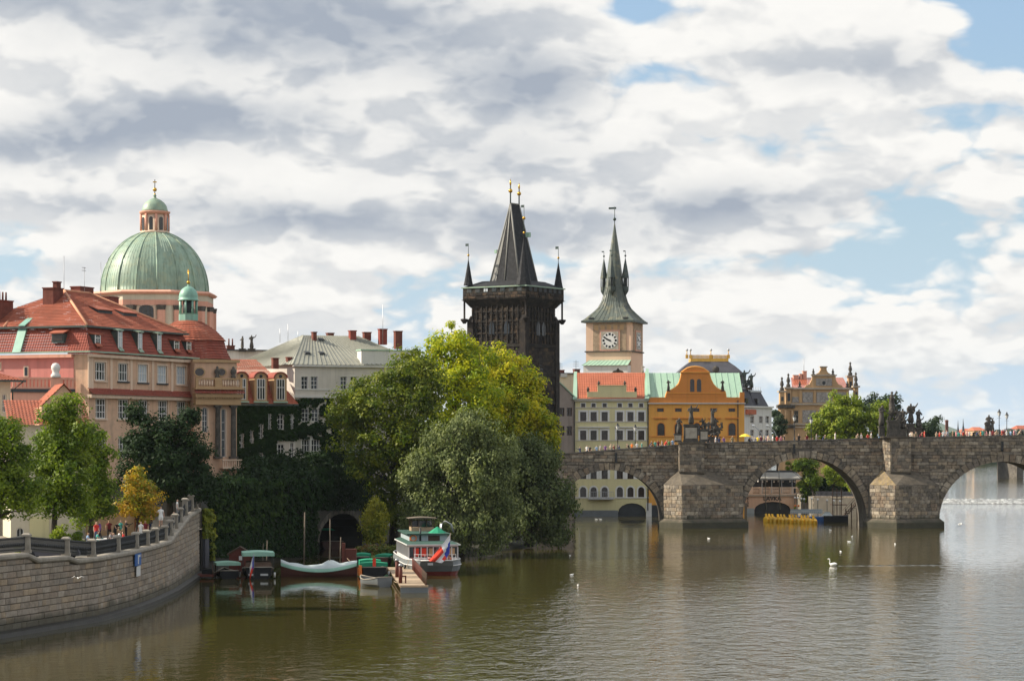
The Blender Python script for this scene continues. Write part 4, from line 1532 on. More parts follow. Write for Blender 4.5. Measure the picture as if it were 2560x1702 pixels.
for k in range(96):
    if k % 6 == 0:
        continue
    a = R(11 + 3.75 * k)
    pts = [((RD + .01) * math.cos(t) * math.cos(a), (RD + .01) * math.cos(t) * math.sin(a), ZD + HD * math.sin(t)) for t in [math.acos(2.6 / RD) * i / 9 for i in range(10)]]
    mb.tube(pts, .022, 4, 0, False)
mb.build('dome_seam', MAT['copper'], ch_, kind='stuff')
la = link('lantern', None, ch_)
zl = hz_
mb = MB()
mb.lathe([(2.1, zl(584)), (2.0, zl(579)), (1.78, zl(578)), (1.78, zl(537))], (0, 0), 16)
mb.lathe([(1.95, zl(537)), (2.15, zl(532)), (2.15, zl(530)), (1.8, zl(529))], (0, 0), 16, 1)
mb.build('lantern_drum', [MAT['peach_light'], MAT['salmon']], la)
for k in range(8):
    a = R(22.5 * 0 + 45 * k - 8)
    mb = MB()
    n_ = Vector((math.cos(a), math.sin(a), 0))
    t = Vector((-n_.y, n_.x, 0))
    arc = [(-.26, zl(577)), (.26, zl(577))] + [(.26 * math.cos(R(t_)), zl(549) + .26 * math.sin(R(t_))) for t_ in range(0, 181, 30)]
    f_ = [n_ * 1.84 + t * u + Vector((0, 0, z)) for u, z in arc]
    mb.add(f_ + [v - n_ * .3 for v in f_], [list(range(len(arc)))] + [(i, (i + 1) % len(arc), len(arc) + (i + 1) % len(arc), len(arc) + i) for i in range(len(arc))])
    mb.build('lantern_window', MAT['glass_far'], la)
    a += R(22.5)
    p = Vector((1.86 * math.cos(a), 1.86 * math.sin(a), 0))
    MB().tube([p + Vector((0, 0, zl(578))), p + Vector((0, 0, zl(537)))], .2, 6).build('lantern_pilaster', MAT['salmon'], la)
mb = MB()
mb.lathe([(1.82, zl(530)), (1.80, zl(526)), (1.62, zl(515)), (1.3, zl(507)), (.8, zl(500)), (.28, zl(496)), (.16, zl(492)), (.25, zl(490)), (.12, zl(486))], (0, 0), 20)
mb.build('lantern_dome', MAT['copper'], la)
mb = MB()
finial(mb, (0, 0), zl(488), zl(449), .06, ((.35, .30), (.05, .16)), 0, 1, cross=True)
mb.build('cross', [MAT['iron'], MAT['gold']], la)

# ================================================================== beige house behind with roof statues
bh = B('beige_house', 'beige house front behind the round tower with two dark roof statues', 'building', 553, 318, 690, 320)
bh.wall(4, bh.z(877), 6, 'grey_plaster')
bh.band('cornice', 'dark_trim', bh.z(877), bh.z(874), .3)
bh.chimney(569, 587, 863, .5, bh.z(890), pots=2)
bh.chimney(553, 558, 861, .5, bh.z(890))

# ================================================================== ivy-clad house with red mansard
iv = B('ivy_house', 'narrow ivy covered house with red mansard roof and three arched dormers', 'building', 588, 284, 741, 287)
for r in ((668.5, 1033, 677.5, 1073), (693, 1035, 709, 1073), (725, 1035, 733, 1073), (647.5, 1059, 657.5, 1096), (624, 1075, 633, 1108), (600, 1083, 609, 1120),
          (694, 1110, 711, 1144), (725, 1106, 735, 1142), (648, 1132, 657.5, 1171), (625, 1148, 634, 1175), (600, 1156, 610, 1197)):
    iv.win(*r, cols=2, rows=3, fw=.09, sur='white_trim', sw=.06)
iv.wall(2, iv.z(1012), 8, 'grey_plaster')
iv.band('cornice', 'copper_dark', iv.z(1014), iv.z(1009), .35)
ze, zt = iv.z(1010), iv.z(905, 3.2)
mb = MB()
tiles(mb, (-.2, -.25, ze), (iv.w + .2, -.25, ze), (iv.w - 2.2, 2.6, iv.z(935, 2)), (-.2, 2.6, iv.z(935, 2)))
tiles(mb, (-.2, 2.6, iv.z(935, 2)), (iv.w - 2.2, 2.6, iv.z(935, 2)), (iv.w - 3.2, 6.0, iv.z(899, 6)), (-.2, 6.0, iv.z(899, 6)))
tiles(mb, (iv.w + .2, -.25, ze), (iv.w + .2, 8, ze), (iv.w - 3.2, 6.0, iv.z(899, 6)), (iv.w - 2.2, 2.6, iv.z(935, 2)))
mb.build('roof_tiles', MAT['tile_red'], iv.root, kind='stuff')
for px in (602, 650, 699):
    u = iv.uv(px, 970)[0]
    zb, zs_ = iv.z(1004), iv.z(945)
    w_ = .78
    mb = MB()
    arc = [(u - w_, zb), (u + w_, zb)] + [(u + w_ * math.cos(R(t)), zs_ + w_ * .85 * math.sin(R(t))) for t in range(0, 181, 20)]
    mb.prism(arc, -.35, 3.0, 0)
    ar2 = [(u + w_ * 1.16 * math.cos(R(t)), zs_ + w_ * .99 * math.sin(R(t))) for t in range(0, 181, 15)]
    ar3 = [(u + w_ * .96 * math.cos(R(t)), zs_ + w_ * .80 * math.sin(R(t))) for t in range(0, 181, 15)]
    for (a, b), (c, d), (e, f_), (g2, h2) in zip(ar2, ar2[1:], ar3, ar3[1:]):
        mb.hexa([(a, -.5, b), (c, -.5, d), (c, 2.6, d), (a, 2.6, b), (e, -.5, f_), (g2, -.5, h2), (g2, 2.6, h2), (e, 2.6, f_)], 1)
    mb.box(u - w_ - .1, u + w_ + .1, -.55, -.2, zb - .12, zb + .05, 4)
    mb.box(u - w_ * .6, u + w_ * .6, -.40, -.34, zb + .25, zs_ - .15, 2)
    for q in (-.6, -.2, .2, .6):
        mb.box(u + w_ * q - .04, u + w_ * q + .04, -.45, -.36, zb + .25, zs_ - .15, 3)
    for q in (.25, .25 + (zs_ - zb - .4) * .6, zs_ - zb - .15):
        mb.box(u - w_ * .6, u + w_ * .6, -.45, -.36, zb + q - .03, zb + q + .05, 3)
    mb.lathe([(.2, -.02), (.2, .02)], (0, 0), 10, 2)
    for v in range(len(mb.v) - 20, len(mb.v)):
        x, y, z = mb.v[v]
        mb.v[v] = (u + x, -.37 + z, zs_ + .22 + y)
    mb.build('dormer', [MAT['ochre'], MAT['tile_dark'], MAT['glass'], MAT['white_trim'], MAT['copper_pale']], iv.root)

# ================================================================== grey house with metal roof
gh = B('grey_house', 'long cream grey house with a pale ribbed metal roof and red chimneys', 'building', 737, 290, 1062, 297)
for a, b in ((753, 769.5), (777, 794), (850.5, 867), (875.5, 892), (948, 964), (972, 989)):
    gh.win(a, 941, b, 973, 2, 3, sur='white_plaster', sw=.07, fw=.08, frame='white_trim')
    gh.win(a + 1, 1021, b + 2, 1054, 2, 3, sur='white_trim', sw=.07, fw=.09)
    gh.win(a + 1, 1098, b + 5, 1142, 3, 3, sur='white_trim', sw=.09, fw=.1)
gh.wall(2, gh.z(915), 14, 'grey_plaster')
zc_ = gh.z(913)
mb = MB()
mb.box(-.3, gh.w + .3, -.35, .02, zc_ - .25, zc_)
mb.box(-.06, gh.w, -.08, .02, gh.z(976), gh.z(973))
mb.box(-.15, gh.w, -.25, .02, gh.z(995), gh.z(990))
mb.build('cornice', MAT['white_plaster'], gh.root)
gh.part('pediment_block', 'white_plaster', (gh.uv(903, 880)[0], gh.uv(1050, 880)[0], -.05, 1.4, zc_, gh.z(876)))
gh.part('pediment_cap', 'copper_pale', (gh.uv(901, 880)[0], gh.uv(1052, 880)[0], -.15, 1.6, gh.z(876), gh.z(873)))
zr = gh.z(840, 7)
roof = MB()
seams(roof, (-.4, -.4, zc_), (gh.w + .4, -.4, zc_), (gh.w - 6.2, 7, zr), (3.6, 7, zr), .62)
roof.build('metal_roof', MAT['roof_grey'], gh.root)
roof = MB()
seams(roof, (-4.2, 14.4, zc_ - .2), (-.4, -.4, zc_), (3.6, 7, zr), (3.5, 7.1, zr), .62)
seams(roof, (gh.w + .4, -.4, zc_), (gh.w + .4, 14.4, zc_), (gh.w - 6.1, 7.1, zr), (gh.w - 6.2, 7, zr), .62)
seams(roof, (gh.w + .4, 14.4, zc_), (-.4, 14.4, zc_), (3.6, 7, zr), (gh.w - 6.2, 7, zr), .62)
roof.build('metal_roof', MAT['roof_grey'], gh.root)
mb = MB()
mb.quad((0, 0, 2), (0, 0, zc_), (-4.0, 14, zc_), (-4.0, 14, 2))
mb.build('side_wall', MAT['grey_plaster'], gh.root)
for px, top, y_, zb, mt in (((783, 792), 825, 5.6, zr - 1.2, 'brick_chimney'), ((876, 891), 821.5, 6.0, zr - 1.0, 'brick_red'), ((950, 968), 817.5, 6.2, zr - 1.0, 'brick_red'), ((989, 1006), 822.7, 6.8, zr - 1.5, 'brick_chimney'),
                            ((683, 697), 890, 1.5, zc_ - .5, 'brick_chimney'), ((719, 730), 888, 1.5, zc_ - .3, 'brick_chimney'), ((820, 835), 827.5, 7.5, zr - .5, 'brick_chimney'), ((911, 928), 825.5, 7.5, zr - .5, 'brick_chimney')):
    gh.chimney(px[0], px[1], top + 4, y_, zb, mt, dep=.7)
for px, py in ((806, 880), (770, 884), (805, 847)):
    y_ = (880 - py) / 880 * 0 + (2.0 if py > 860 else 5.5)
    u, _ = gh.uv(px, py, y_)
    z_ = zc_ + (zr - zc_) * (y_ + .4) / 7.4
    mb = MB()
    mb.hexa([(u - .35, y_, z_), (u + .35, y_, z_), (u + .3, y_ + .8, z_ + .4), (u - .3, y_ + .8, z_ + .4), (u - .3, y_, z_ + .3), (u + .3, y_, z_ + .3), (u + .3, y_ + .8, z_ + .5), (u - .3, y_ + .8, z_ + .5)])
    mb.build('roof_hatch', MAT['dark_trim'], gh.root)
for px, top in ((720, 810), (700, 822), (957, 762), (745, 828)):
    u, z_ = gh.uv(px, top, 6)
    MB().tube([(u, 6, zr - 1), (u, 6, z_)], .03, 4).build('antenna', MAT['steel'], gh.root)

# ================================================================== cream corner house and low tiled house at the far left
chh = B('cream_house', 'cream plaster house corner with overhanging red tiled roof at far left', 'building', -60, 212, 27, 214)
chh.win(6, 985, 16, 1030, 2, 3)
chh.wall(4, chh.z(950), 6, 'cream')
mb = MB()
ze = chh.z(950)
tiles(mb, (-.2, -.9, ze), (chh.w + .9, -.9, ze), (chh.w - 2.1, 2.2, chh.z(922, 2)), (-.2, 2.2, chh.z(922, 2)))
tiles(mb, (chh.w + .9, -.9, ze), (chh.w + .9, 6, ze), (chh.w - 2.1, 2.3, chh.z(922, 2)), (chh.w - 2.1, 2.2, chh.z(922, 2)))
mb.build('roof_tiles', MAT['tile_red'], chh.root, kind='stuff')
chh.part('gutter', 'iron_green', (-.2, chh.w + 1.0, -1.05, -.85, ze - .16, ze + .02))
mb = MB()
mb.tube([(chh.w + .8, -.9, ze - .1), (chh.w + .1, -.15, ze - .9), (chh.w + .1, -.15, 4.4)], .06, 6)
mb.build('downpipe', MAT['iron_green'], chh.root)

lo = B('low_house', 'low cream house with a red tiled roof behind the riverside lindens', 'building', 27, 206, 214, 208)
lo.win(41, 1318, 60, 1360, 2, 2, arch=True, frame='white_trim', glass='glass_blind')
for a in (88, 128, 168):
    lo.win(a, 1150, a + 20, 1195, 2, 3)
lo.wall(4, lo.z(1062), 7, 'cream')
lo.part('yellow_bay', 'pale_yellow', (lo.uv(74, 1300)[0], lo.uv(122, 1300)[0], -.12, .02, 4.2, lo.z(1290)))
lo.part('stone_pier', 'granite', (lo.uv(196, 1300)[0], lo.uv(212, 1300)[0], -.16, .02, 4.2, lo.z(1290)))
mb = MB()
ze = lo.z(1062)
tiles(mb, (-.3, -.6, ze), (lo.w + .3, -.6, ze), (lo.w + .3, 3, lo.z(1001, 3)), (-.3, 3, lo.z(1001, 3)))
ug = lo.uv(160, 980)[0]
tiles(mb, (ug - 2.0, .0, lo.z(1014)), (ug - 2.0, 6, lo.z(1014)), (ug, 6, lo.z(957)), (ug, 0, lo.z(957)))
tiles(mb, (ug + 1.7, 6, lo.z(1010)), (ug + 1.7, 0, lo.z(1010)), (ug, 0, lo.z(957)), (ug, 6, lo.z(957)))
mb.build('roof_tiles', MAT['tile_red'], lo.root, kind='stuff')
mb = MB()
mb.prism([(ug - 1.9, ze), (ug + 1.6, ze), (ug + 1.6, lo.z(1012)), (ug, lo.z(962)), (ug - 1.9, lo.z(1016))], .25, 6, 0)
mb.build('gable_wall', MAT['peach'], lo.root)

gw = B('garden_wall', 'low ochre garden wall with a rust red awning behind the terrace crowd', 'wall', 214, 212, 392, 214)
gw.wall(4, gw.z(1283), .5, 'ochre')
gw.band('coping', 'peach_light', gw.z(1284), gw.z(1278), .15)
mb = MB()
ua, ub = gw.uv(336, 1300)[0], gw.uv(384, 1300)[0]
mb.hexa([(ua, -1.6, gw.z(1296)), (ub, -1.6, gw.z(1296)), (ub, 0, gw.z(1290)), (ua, 0, gw.z(1290)), (ua, -1.6, gw.z(1294)), (ub, -1.6, gw.z(1294)), (ub, 0, gw.z(1287)), (ua, 0, gw.z(1287))])
mb.box(ua, ub, -.08, .0, 4.3, gw.z(1296))
mb.build('awning', MAT['rust'], gw.root)

# ================================================================== ivy-grown retaining wall with the dark arch
rw_ = B('retaining_wall', 'tall shadowed river wall overgrown with ivy and pierced by a dark arch', 'wall', 503, 229, 930, 286)
h_arch = (rw_.uv(796, 1330)[0], rw_.uv(905, 1330)[0], -.5, rw_.z(1283, 0, 850), True)
rw_.holes.append(h_arch)
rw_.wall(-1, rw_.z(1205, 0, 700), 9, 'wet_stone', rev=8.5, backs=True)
mb = MB()
a, b, _, zt, _ = h_arch
r_ = (b - a) / 2
zs_ = zt - min(r_, (zt + .5) * .6)
for k in range(13):
    t0, t1 = math.pi * (k + .04) / 13, math.pi * (k + .96) / 13
    q = lambda t, gr, y: ((a + b) / 2 - (r_ + gr) * math.cos(t), y, zs_ + (zt - zs_ + gr) * math.sin(t))
    m2 = MB()
    m2.hexa([q(t0, 0, -.1), q(t1, 0, -.1), q(t1, 0, .2), q(t0, 0, .2), q(t0, .7, -.1), q(t1, .7, -.1), q(t1, .7, .2), q(t0, .7, .2)])
    m2.build('voussoir', MAT['bridge_core'], rw_.root)
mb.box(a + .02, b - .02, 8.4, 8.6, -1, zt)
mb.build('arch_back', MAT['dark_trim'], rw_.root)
mb = MB()
ud = rw_.uv(512, 1370)[0]
arc = [(ud - .55, .6), (ud + .55, .6)] + [(ud + .55 * math.cos(R(t)), H(1355, 229) + .45 * math.sin(R(t))) for t in range(0, 181, 20)]
mb.prism(arc, -.25, .05)
mb.build('arched_door', MAT['slate_grey'], rw_.root)
# ================================================================== gothic bridge tower
ZT = 372.0
LW, RWD = 10.4, 9.6
th_ = R(-33)                         # the near left face falls back to the left
tw = thing('bridge_tower', 'tall blackened gothic gate tower with steep wedge roof and corner pinnacles', 'tower', (X(1312, ZT), ZT, 0), 0)
tw.rotation_euler = (0, 0, th_)
# local: corner at origin, left face along -x (y=0), right face along +y (x=0)
tz = lambda py: H(py, ZT)
cfac = Facing(21)


def tower_face_stones(z0, z1, inset, ch=.55):
    a, b = (-LW + inset, inset, z0), (-inset, inset, z0)
    cfac.quad(a, b, (-inset, inset, z1), (-LW + inset, inset, z1), ch, (.6, 1.4), .10, .035, None, .05)
    cfac.quad((-inset, inset, z0), (-inset, RWD - inset, z0), (-inset, RWD - inset, z1), (-inset, inset, z1), ch, (.6, 1.4), .10, .035, None, .05)


mb = MB()
mb.box(-LW + .3, -.3, .3, RWD - .3, 1, tz(745))
mb.box(-LW + .1, -.1, .1, RWD - .1, 1, tz(862))
mb.build('wall', MAT['tower_core'], tw)
tower_face_stones(tz(1010), tz(866), .1)
tower_face_stones(tz(858), tz(748), .3)
cfac.finish(tw, 'wall_stone', MAT['tower_stone'], MAT['tower_stone'], 0)
mb = MB()
mb.box(-LW - .15, .15, -.15, RWD + .15, tz(866), tz(858))
mb.build('string_course', MAT['tower_core'], tw)
mb = MB()
mb.box(-LW - .10, .10, -.10, RWD + .10, tz(938), tz(932))
mb.build('string_course', MAT['tower_core'], tw)
# corner buttresses and tracery ribs
for x, y in ((-LW + .3, .3), (-.3, .3), (-.3, RWD - .3)):
    mb = MB()
    mb.box(x - .55, x + .55, y - .55, y + .55, 1, tz(800))
    mb.taper(x - .55, x + .55, y - .55, y + .55, tz(800), tz(785), .4, .4)
    mb.build('corner_buttress', MAT['tower_stone'], tw)
for k in range(9):
    u = -LW + 1.3 + (LW - 2.6) * k / 8
    mb = MB()
    mb.box(u - .09, u + .09, .02, .3, tz(856), tz(752))
    mb.build('rib', MAT['tower_core'], tw)
    v = 1.2 + (RWD - 2.4) * k / 8
    mb = MB()
    mb.box(-.3, -.02, v - .08, v + .08, tz(856), tz(752))
    mb.build('rib', MAT['tower_core'], tw)
mb = MB()
for z in (tz(775), tz(800), tz(830)):
    mb.box(-LW + .8, -.6, .08, .3, z - .12, z + .12)
    mb.box(-.3, -.08, .6, RWD - .8, z - .12, z + .12)
mb.build('tracery_rail', MAT['tower_stone'], tw, kind='stuff')


def lancet(px, top, bot, face):
    mb = MB()
    w_ = .48
    z0, z1 = tz(bot), tz(top)
    arc = [(-w_, z0), (w_, z0), (w_, z1 - .8), (.25, z1 - .25), (0, z1), (-.25, z1 - .25), (-w_, z1 - .8)]
    if face == 'L':
        mb.prism([(px + a, z) for a, z in arc], .04, .5)
        fr = [(px + a * 1.35, z + (.15 if z > z0 else 0)) for a, z in arc]
        mb.prism(fr, .14, .45, 1)
    else:
        n = len(arc)
        for sc, x0, mi in ((1.0, -.04, 0), (1.35, -.14, 1)):
            vs = [(x0, px + a * sc, z) for a, z in arc] + [(x0 - .4, px + a * sc, z) for a, z in arc]
            mb.add(vs, [list(range(n)), list(range(2 * n - 1, n - 1, -1))] + [((i + 1) % n, i, i + n, (i + 1) % n + n) for i in range(n)], mi)
    mb.build('lancet_window', [MAT['glass'], MAT['tower_core']], tw)


for u in (-LW + 4.2, -LW + 7.0):
    lancet(u, 800, 833, 'L')
for v in (4.0, 5.6):
    lancet(v, 800, 836, 'R')
lancet(4.8, 882, 935, 'R')
# arched gateway on the right face, partly seen above the trees
mb = MB()
arc = [(RWD / 2 + 2.6 * math.cos(R(t)) * (1 if t < 90 else 1), tz(1075) + 6.5 * math.sin(R(t))) for t in range(0, 181, 15)]
for (a, b), (c, d) in zip(arc, arc[1:]):
    mb.bar((.1, a, b), (.1, c, d), .5)
mb.build('gate_arch', MAT['tower_stone'], tw)
# projecting gallery
o = .72
mb = MB()
mb.add([(-LW + .2, .2, tz(765)), (-.2, .2, tz(765)), (-.2, RWD - .2, tz(765)), (-LW + .2, RWD - .2, tz(765)), (-LW - o, -o, tz(745)), (o, -o, tz(745)), (o, RWD + o, tz(745)), (-LW - o, RWD + o, tz(745))],
       [(0, 1, 5, 4), (1, 2, 6, 5), (2, 3, 7, 6), (3, 0, 4, 7)])
mb.box(-LW - o, o, -o, RWD + o, tz(745), tz(716))
mb.build('gallery', MAT['tower_core'], tw)
g2 = Facing(5)
g2.quad((-LW - o, -o, tz(743)), (o, -o, tz(743)), (o, -o, tz(729)), (-LW - o, -o, tz(729)), .5, (.7, 1.5), .07, .04)
g2.quad((o, -o, tz(743)), (o, RWD + o, tz(743)), (o, RWD + o, tz(729)), (o, -o, tz(729)), .5, (.7, 1.5), .07, .04)
g2.finish(tw, 'gallery_stone', MAT['tower_stone'], MAT['tower_stone'], 0)
for k in range(7):
    u = -LW - .3 + (LW + .6) * (k + .5) / 7
    mb = MB()
    mb.box(u - .42, u + .42, -o - .03, -o + .3, tz(727), tz(716.5), 0)
    if k in (2, 3, 4):
        mb.box(u - .36, u + .36, -o - .06, -o + .1, tz(726), tz(717.2), 1)
        mb.box(u - .03, u + .03, -o - .09, -o + .1, tz(726), tz(717.2), 0)
    else:
        mb.box(u - .36, u + .36, -o - .05, -o + .1, tz(726), tz(717.2), 2)
    mb.build('gallery_window', [MAT['copper_dark'], MAT['glass_blind'], MAT['dark_trim']], tw)
    v = -.2 + (RWD + .4) * (k + .5) / 7
    mb = MB()
    mb.box(o - .3, o + .04, v - .38, v + .38, tz(727), tz(716.5), 2)
    mb.build('gallery_window', [MAT['copper_dark'], MAT['glass_blind'], MAT['dark_trim']], tw)
mb = MB()
mb.box(-LW - o - .2, o + .2, -o - .2, RWD + o + .2, tz(716), tz(713))
mb.build('gallery_cornice', MAT['copper'], tw)
# corner shafts with open space behind them
for x, y in ((-LW - .55, -.55), (.55, RWD + .5), (.55, -.55)):
    mb = MB()
    mb.lathe([(.22, tz(805)), (.62, tz(796)), (.62, tz(793)), (.16, tz(792)), (.16, tz(748)), (.55, tz(745))], (x, y), 8)
    mb.build('corner_shaft', MAT['tower_stone'], tw)
# flat lead deck and the wedge roof
mb = MB()
zb = tz(711)
mb.add([(-LW - o, -o, tz(713)), (o, -o, tz(713)), (o, RWD + o, tz(713)), (-LW - o, RWD + o, tz(713)), (-LW + 1.5, 1.4, tz(697)), (-1.5, 1.4, tz(697)), (-1.5, RWD - 1.4, tz(697)), (-LW + 1.5, RWD - 1.4, tz(697))],
       [(0, 1, 5, 4), (1, 2, 6, 5), (2, 3, 7, 6), (3, 0, 4, 7), (4, 5, 6, 7)])
mb.build('lower_roof', MAT['slate'], tw)
bz0 = tz(698)
ap = tz(500)
xa, xb, ya, yb = -LW + 2.8, -2.2, 1.8, RWD - 2.5
xm = (xa + xb) / 2 + .1
r0, r1 = Vector((xm, ya + 1.5, ap)), Vector((xm, yb - 1.3, ap))
mb = MB()
q = [Vector((xa, ya, bz0)), Vector((xb, ya, bz0)), Vector((xb, yb, bz0)), Vector((xa, yb, bz0))]
mb.add(q + [r0, r1], [(0, 1, 4), (1, 2, 5, 4), (2, 3, 5), (3, 0, 4, 5)])
mb.build('wedge_roof', MAT['slate'], tw)
for a, b in ((q[0], r0), (q[1], r0), (q[2], r1), (r0, r1), ((q[0] + q[1]) / 2, r0)):
    MB().tube([a, b], .13, 5).build('roof_hip', MAT['slate_edge'], tw)
mb = MB()
mb.hexa([q[0] + Vector((-.06, 0, 0)), q[0].lerp(q[1], .2) + Vector((0, -.05, 0)), q[0].lerp(q[1], .2) + Vector((0, .3, 0)), q[0] + Vector((.2, .3, 0)),
         r0 + Vector((-.08, -.05, 0)), r0 + Vector((.02, -.05, 0)), r0 + Vector((.02, .1, 0)), r0 + Vector((-.08, .1, 0))])
mb.build('lead_hip', MAT['slate_edge'], tw)
for k, (p, up) in enumerate(((r0, 446), (r1, 452))):
    mb = MB()
    finial(mb, (p.x, p.y), ap - .3, tz(up), .11, ((.62, .36),), 0, 1)
    mb.lathe([(.02, tz(up) - .9), (.19, tz(up) - .2), (.02, tz(up) + .5)], (p.x, p.y), 6, 1)
    mb.build('roof_finial', [MAT['iron_green'], MAT['gold']], tw)
for (x, y), hgt, zb_ in (((-LW - .1, -.1), 4.0, tz(708)), ((-.15, .0), 7.2, tz(712)), ((.1, RWD + .1), 4.0, tz(712)), ((-LW - .1, RWD + .1), 4.0, tz(706))):
    w_ = .78 if hgt < 5 else 1.25
    mb = MB()
    mb.lathe([(w_, zb_), (w_ * .82, zb_ + hgt * .15), (.06, zb_ + hgt)], (x, y), 8, 0, False)
    finial(mb, (x, y), zb_ + hgt - .2, zb_ + hgt + (2.6 if hgt < 5 else 5.2), .05, ((.35, .2), (.6, .0)) if hgt < 5 else ((.2, .2), (.62, .27)), 1, 2)
    vz = zb_ + hgt + (2.6 if hgt < 5 else 5.2)
    mb.box(x - .55, x, y - .02, y + .02, vz - .4, vz, 1)
    mb.build('pinnacle', [MAT['slate'], MAT['iron_green'], MAT['gold']], tw)
for (x, y, z, s_) in ((xb - .55, RWD * .55, tz(580), .3), ((xa + .5), ya + .9, tz(622), .22)):
    mb = MB()
    mb.box(x - s_, x + s_, y - s_, y + s_, z - s_, z + s_ * 1.4)
    mb.build('roof_dormer', MAT['copper_pale'], tw)

# ================================================================== clock tower
ZK = 428.0
ck = B('clock_tower', 'slim peach water tower with a clock and a concave green spire', 'tower', 1465, ZK, 1578, ZK - 2.6)
kz = lambda py: ck.z(py)
kd = 8.0
ck.wall(2, kz(806), kd, 'blush_plaster')
ck.part('fresco_panel', 'fresco', (ck.uv(1483, 850)[0], ck.uv(1566, 850)[0], -.10, .02, kz(877), kz(808)))
ck.part('fresco_side', 'fresco', (ck.w - .02, ck.w + .10, 1.2, kd - .8, kz(877), kz(808)))
ck.part('string_course', 'statue_stone', (-.2, ck.w + .2, -.25, kd + .2, kz(880), kz(877)))
mb = MB()
for i in range(5):
    u = ck.uv(1486 + i * 16, 815)[0]
    mb.box(u, u + .75, -.13, -.10, kz(825), kz(812))
mb.build('painted_panel', MAT['ochre'], ck.root, kind='stuff')
# clock
uc, zc_ = ck.uv(1525, 851)
rc = 1.42
def clock(parent, cx, cy, cz, rot, nm='clock'):
    root_ = link(nm, None, parent, (cx, cy, cz), rot)
    mb = MB()
    mb.box(-1.85, 1.85, -.10, .05, -1.85, 1.85, 0)
    mb.box(-1.6, 1.6, -.13, -.09, -1.6, 1.6, 1)
    mb.build('clock_frame', [MAT['pink_chimney'], MAT['statue_pale']], root_)
    mb = MB()
    mb.add([(rc * math.cos(R(k * 11.25)), -.16, rc * math.sin(R(k * 11.25))) for k in range(32)], [list(range(31, -1, -1))])
    mb.build('clock_dial', MAT['white_paint'], root_)
    mb = MB()
    for k in range(12):
        a = R(30 * k)
        c, s_ = math.cos(a), math.sin(a)
        w_ = .15 if k % 3 else .2
        mb.add([(c * r_ - s_ * t, -.175, s_ * r_ + c * t) for r_, t in ((rc * .66, -w_), (rc * .93, -w_), (rc * .93, w_), (rc * .66, w_))], [(3, 2, 1, 0)])
    mb.build('numeral', MAT['hull_black'], root_, kind='stuff')
    for ang, ln, w_ in ((R(90 - 295), .95, .15), (R(90 + 60), 1.25, .10)):
        c, s_ = math.cos(ang), math.sin(ang)
        mb = MB()
        mb.add([(c * r_ - s_ * t, -.20, s_ * r_ + c * t) for r_, t in ((-.25, -w_), (ln * .7, -w_ * .9), (ln, 0), (ln * .7, w_ * .9), (-.25, w_))], [(4, 3, 2, 1, 0)])
        mb.build('clock_hand', MAT['hull_black'], root_)
clock(ck.root, uc, -.10, zc_, 0)
clock(ck.root, ck.w + .12, kd / 2 + .2, zc_, R(90))
# lower white block with copper roof in front
lb = (ck.uv(1467, 920)[0], ck.uv(1577, 920)[0])
ck.part('lower_block', 'white_plaster', (lb[0], lb[1], -2.2, .0, 2, kz(914)))
mb = MB()
seams(mb, (lb[0] - .2, -2.5, kz(914)), (lb[1] + .1, -2.5, kz(914)), (lb[1], -.02, kz(900)), (lb[0] + .6, -.02, kz(900)), .8)
mb.build('lower_roof', MAT['copper_pale'], ck.root)
ck.part('white_strip', 'white_plaster', (ck.w * .0, ck.w * .0 + .01, -.01, 0, 3, 4))
# spire: square with concave flare
cx, cy = ck.w / 2, kd / 2
prof = [(801, 68), (797, 63), (790, 57), (780, 48), (768, 38), (752, 30.5), (735, 26), (715, 22.5), (690, 19.0), (650, 14.2), (610, 9.0), (575, 4), (555, 1.2)]
pm = .0708
vs, fs = [], []
N = 8
for py, hw in prof:
    r = hw * pm
    oct_mix = min(1, max(0, (801 - py) / 90))
    for k in range(16):
        a = R(22.5 * k)
        c, s_ = math.cos(a), math.sin(a)
        sq = 1 / max(abs(c), abs(s_))
        f = sq * (1 - oct_mix) + min(sq, 1.10) * oct_mix
        vs.append((cx + r * f * c * 1.0, cy + r * f * s_ * (kd / ck.w * (1 - oct_mix) + oct_mix), kz(py)))
for j in range(len(prof) - 1):
    for k in range(16):
        fs.append((j * 16 + k, j * 16 + (k + 1) % 16, (j + 1) * 16 + (k + 1) % 16, (j + 1) * 16 + k))
surf('spire_copper', (.085, .105, .090), .5, .25, .4, .06, streak=.6, dirt=(.24, .22, .13), dirtamt=.65, spec=.5)
mb = MB()
mb.add(vs, fs)
mb.build('spire', MAT['spire_copper'], ck.root)
mb = MB()
for j in range(0, 4):
    for k in range(48):
        pass
for k in range(36):
    a = R(10 * k)
    p_ = []
    for py, hw in prof[:8]:
        r = hw * pm + .02
        c, s_ = math.cos(a), math.sin(a)
        om = min(1, max(0, (801 - py) / 90))
        sq = 1 / max(abs(c), abs(s_))
        f = sq * (1 - om) + min(sq, 1.10) * om
        p_.append((cx + r * f * c, cy + r * f * s_ * (kd / ck.w * (1 - om) + om), kz(py)))
    mb.tube(p_, .04, 4, 0, False)
mb.build('spire_seam', MAT['spire_copper'], ck.root, kind='stuff')
ck.part('eave', 'copper_dark', (-.72, ck.w + .72, -.72, kd + .72, kz(806), kz(801)))
mb = MB()
finial(mb, (cx, cy), kz(566), kz(512), .07, ((.42, .32), (.12, .15)), 0, 0)
mb.box(cx - 1.1, cx + .3, cy - .03, cy + .03, kz(518), kz(513))
mb.build('weather_vane', MAT['iron_green'], ck.root)
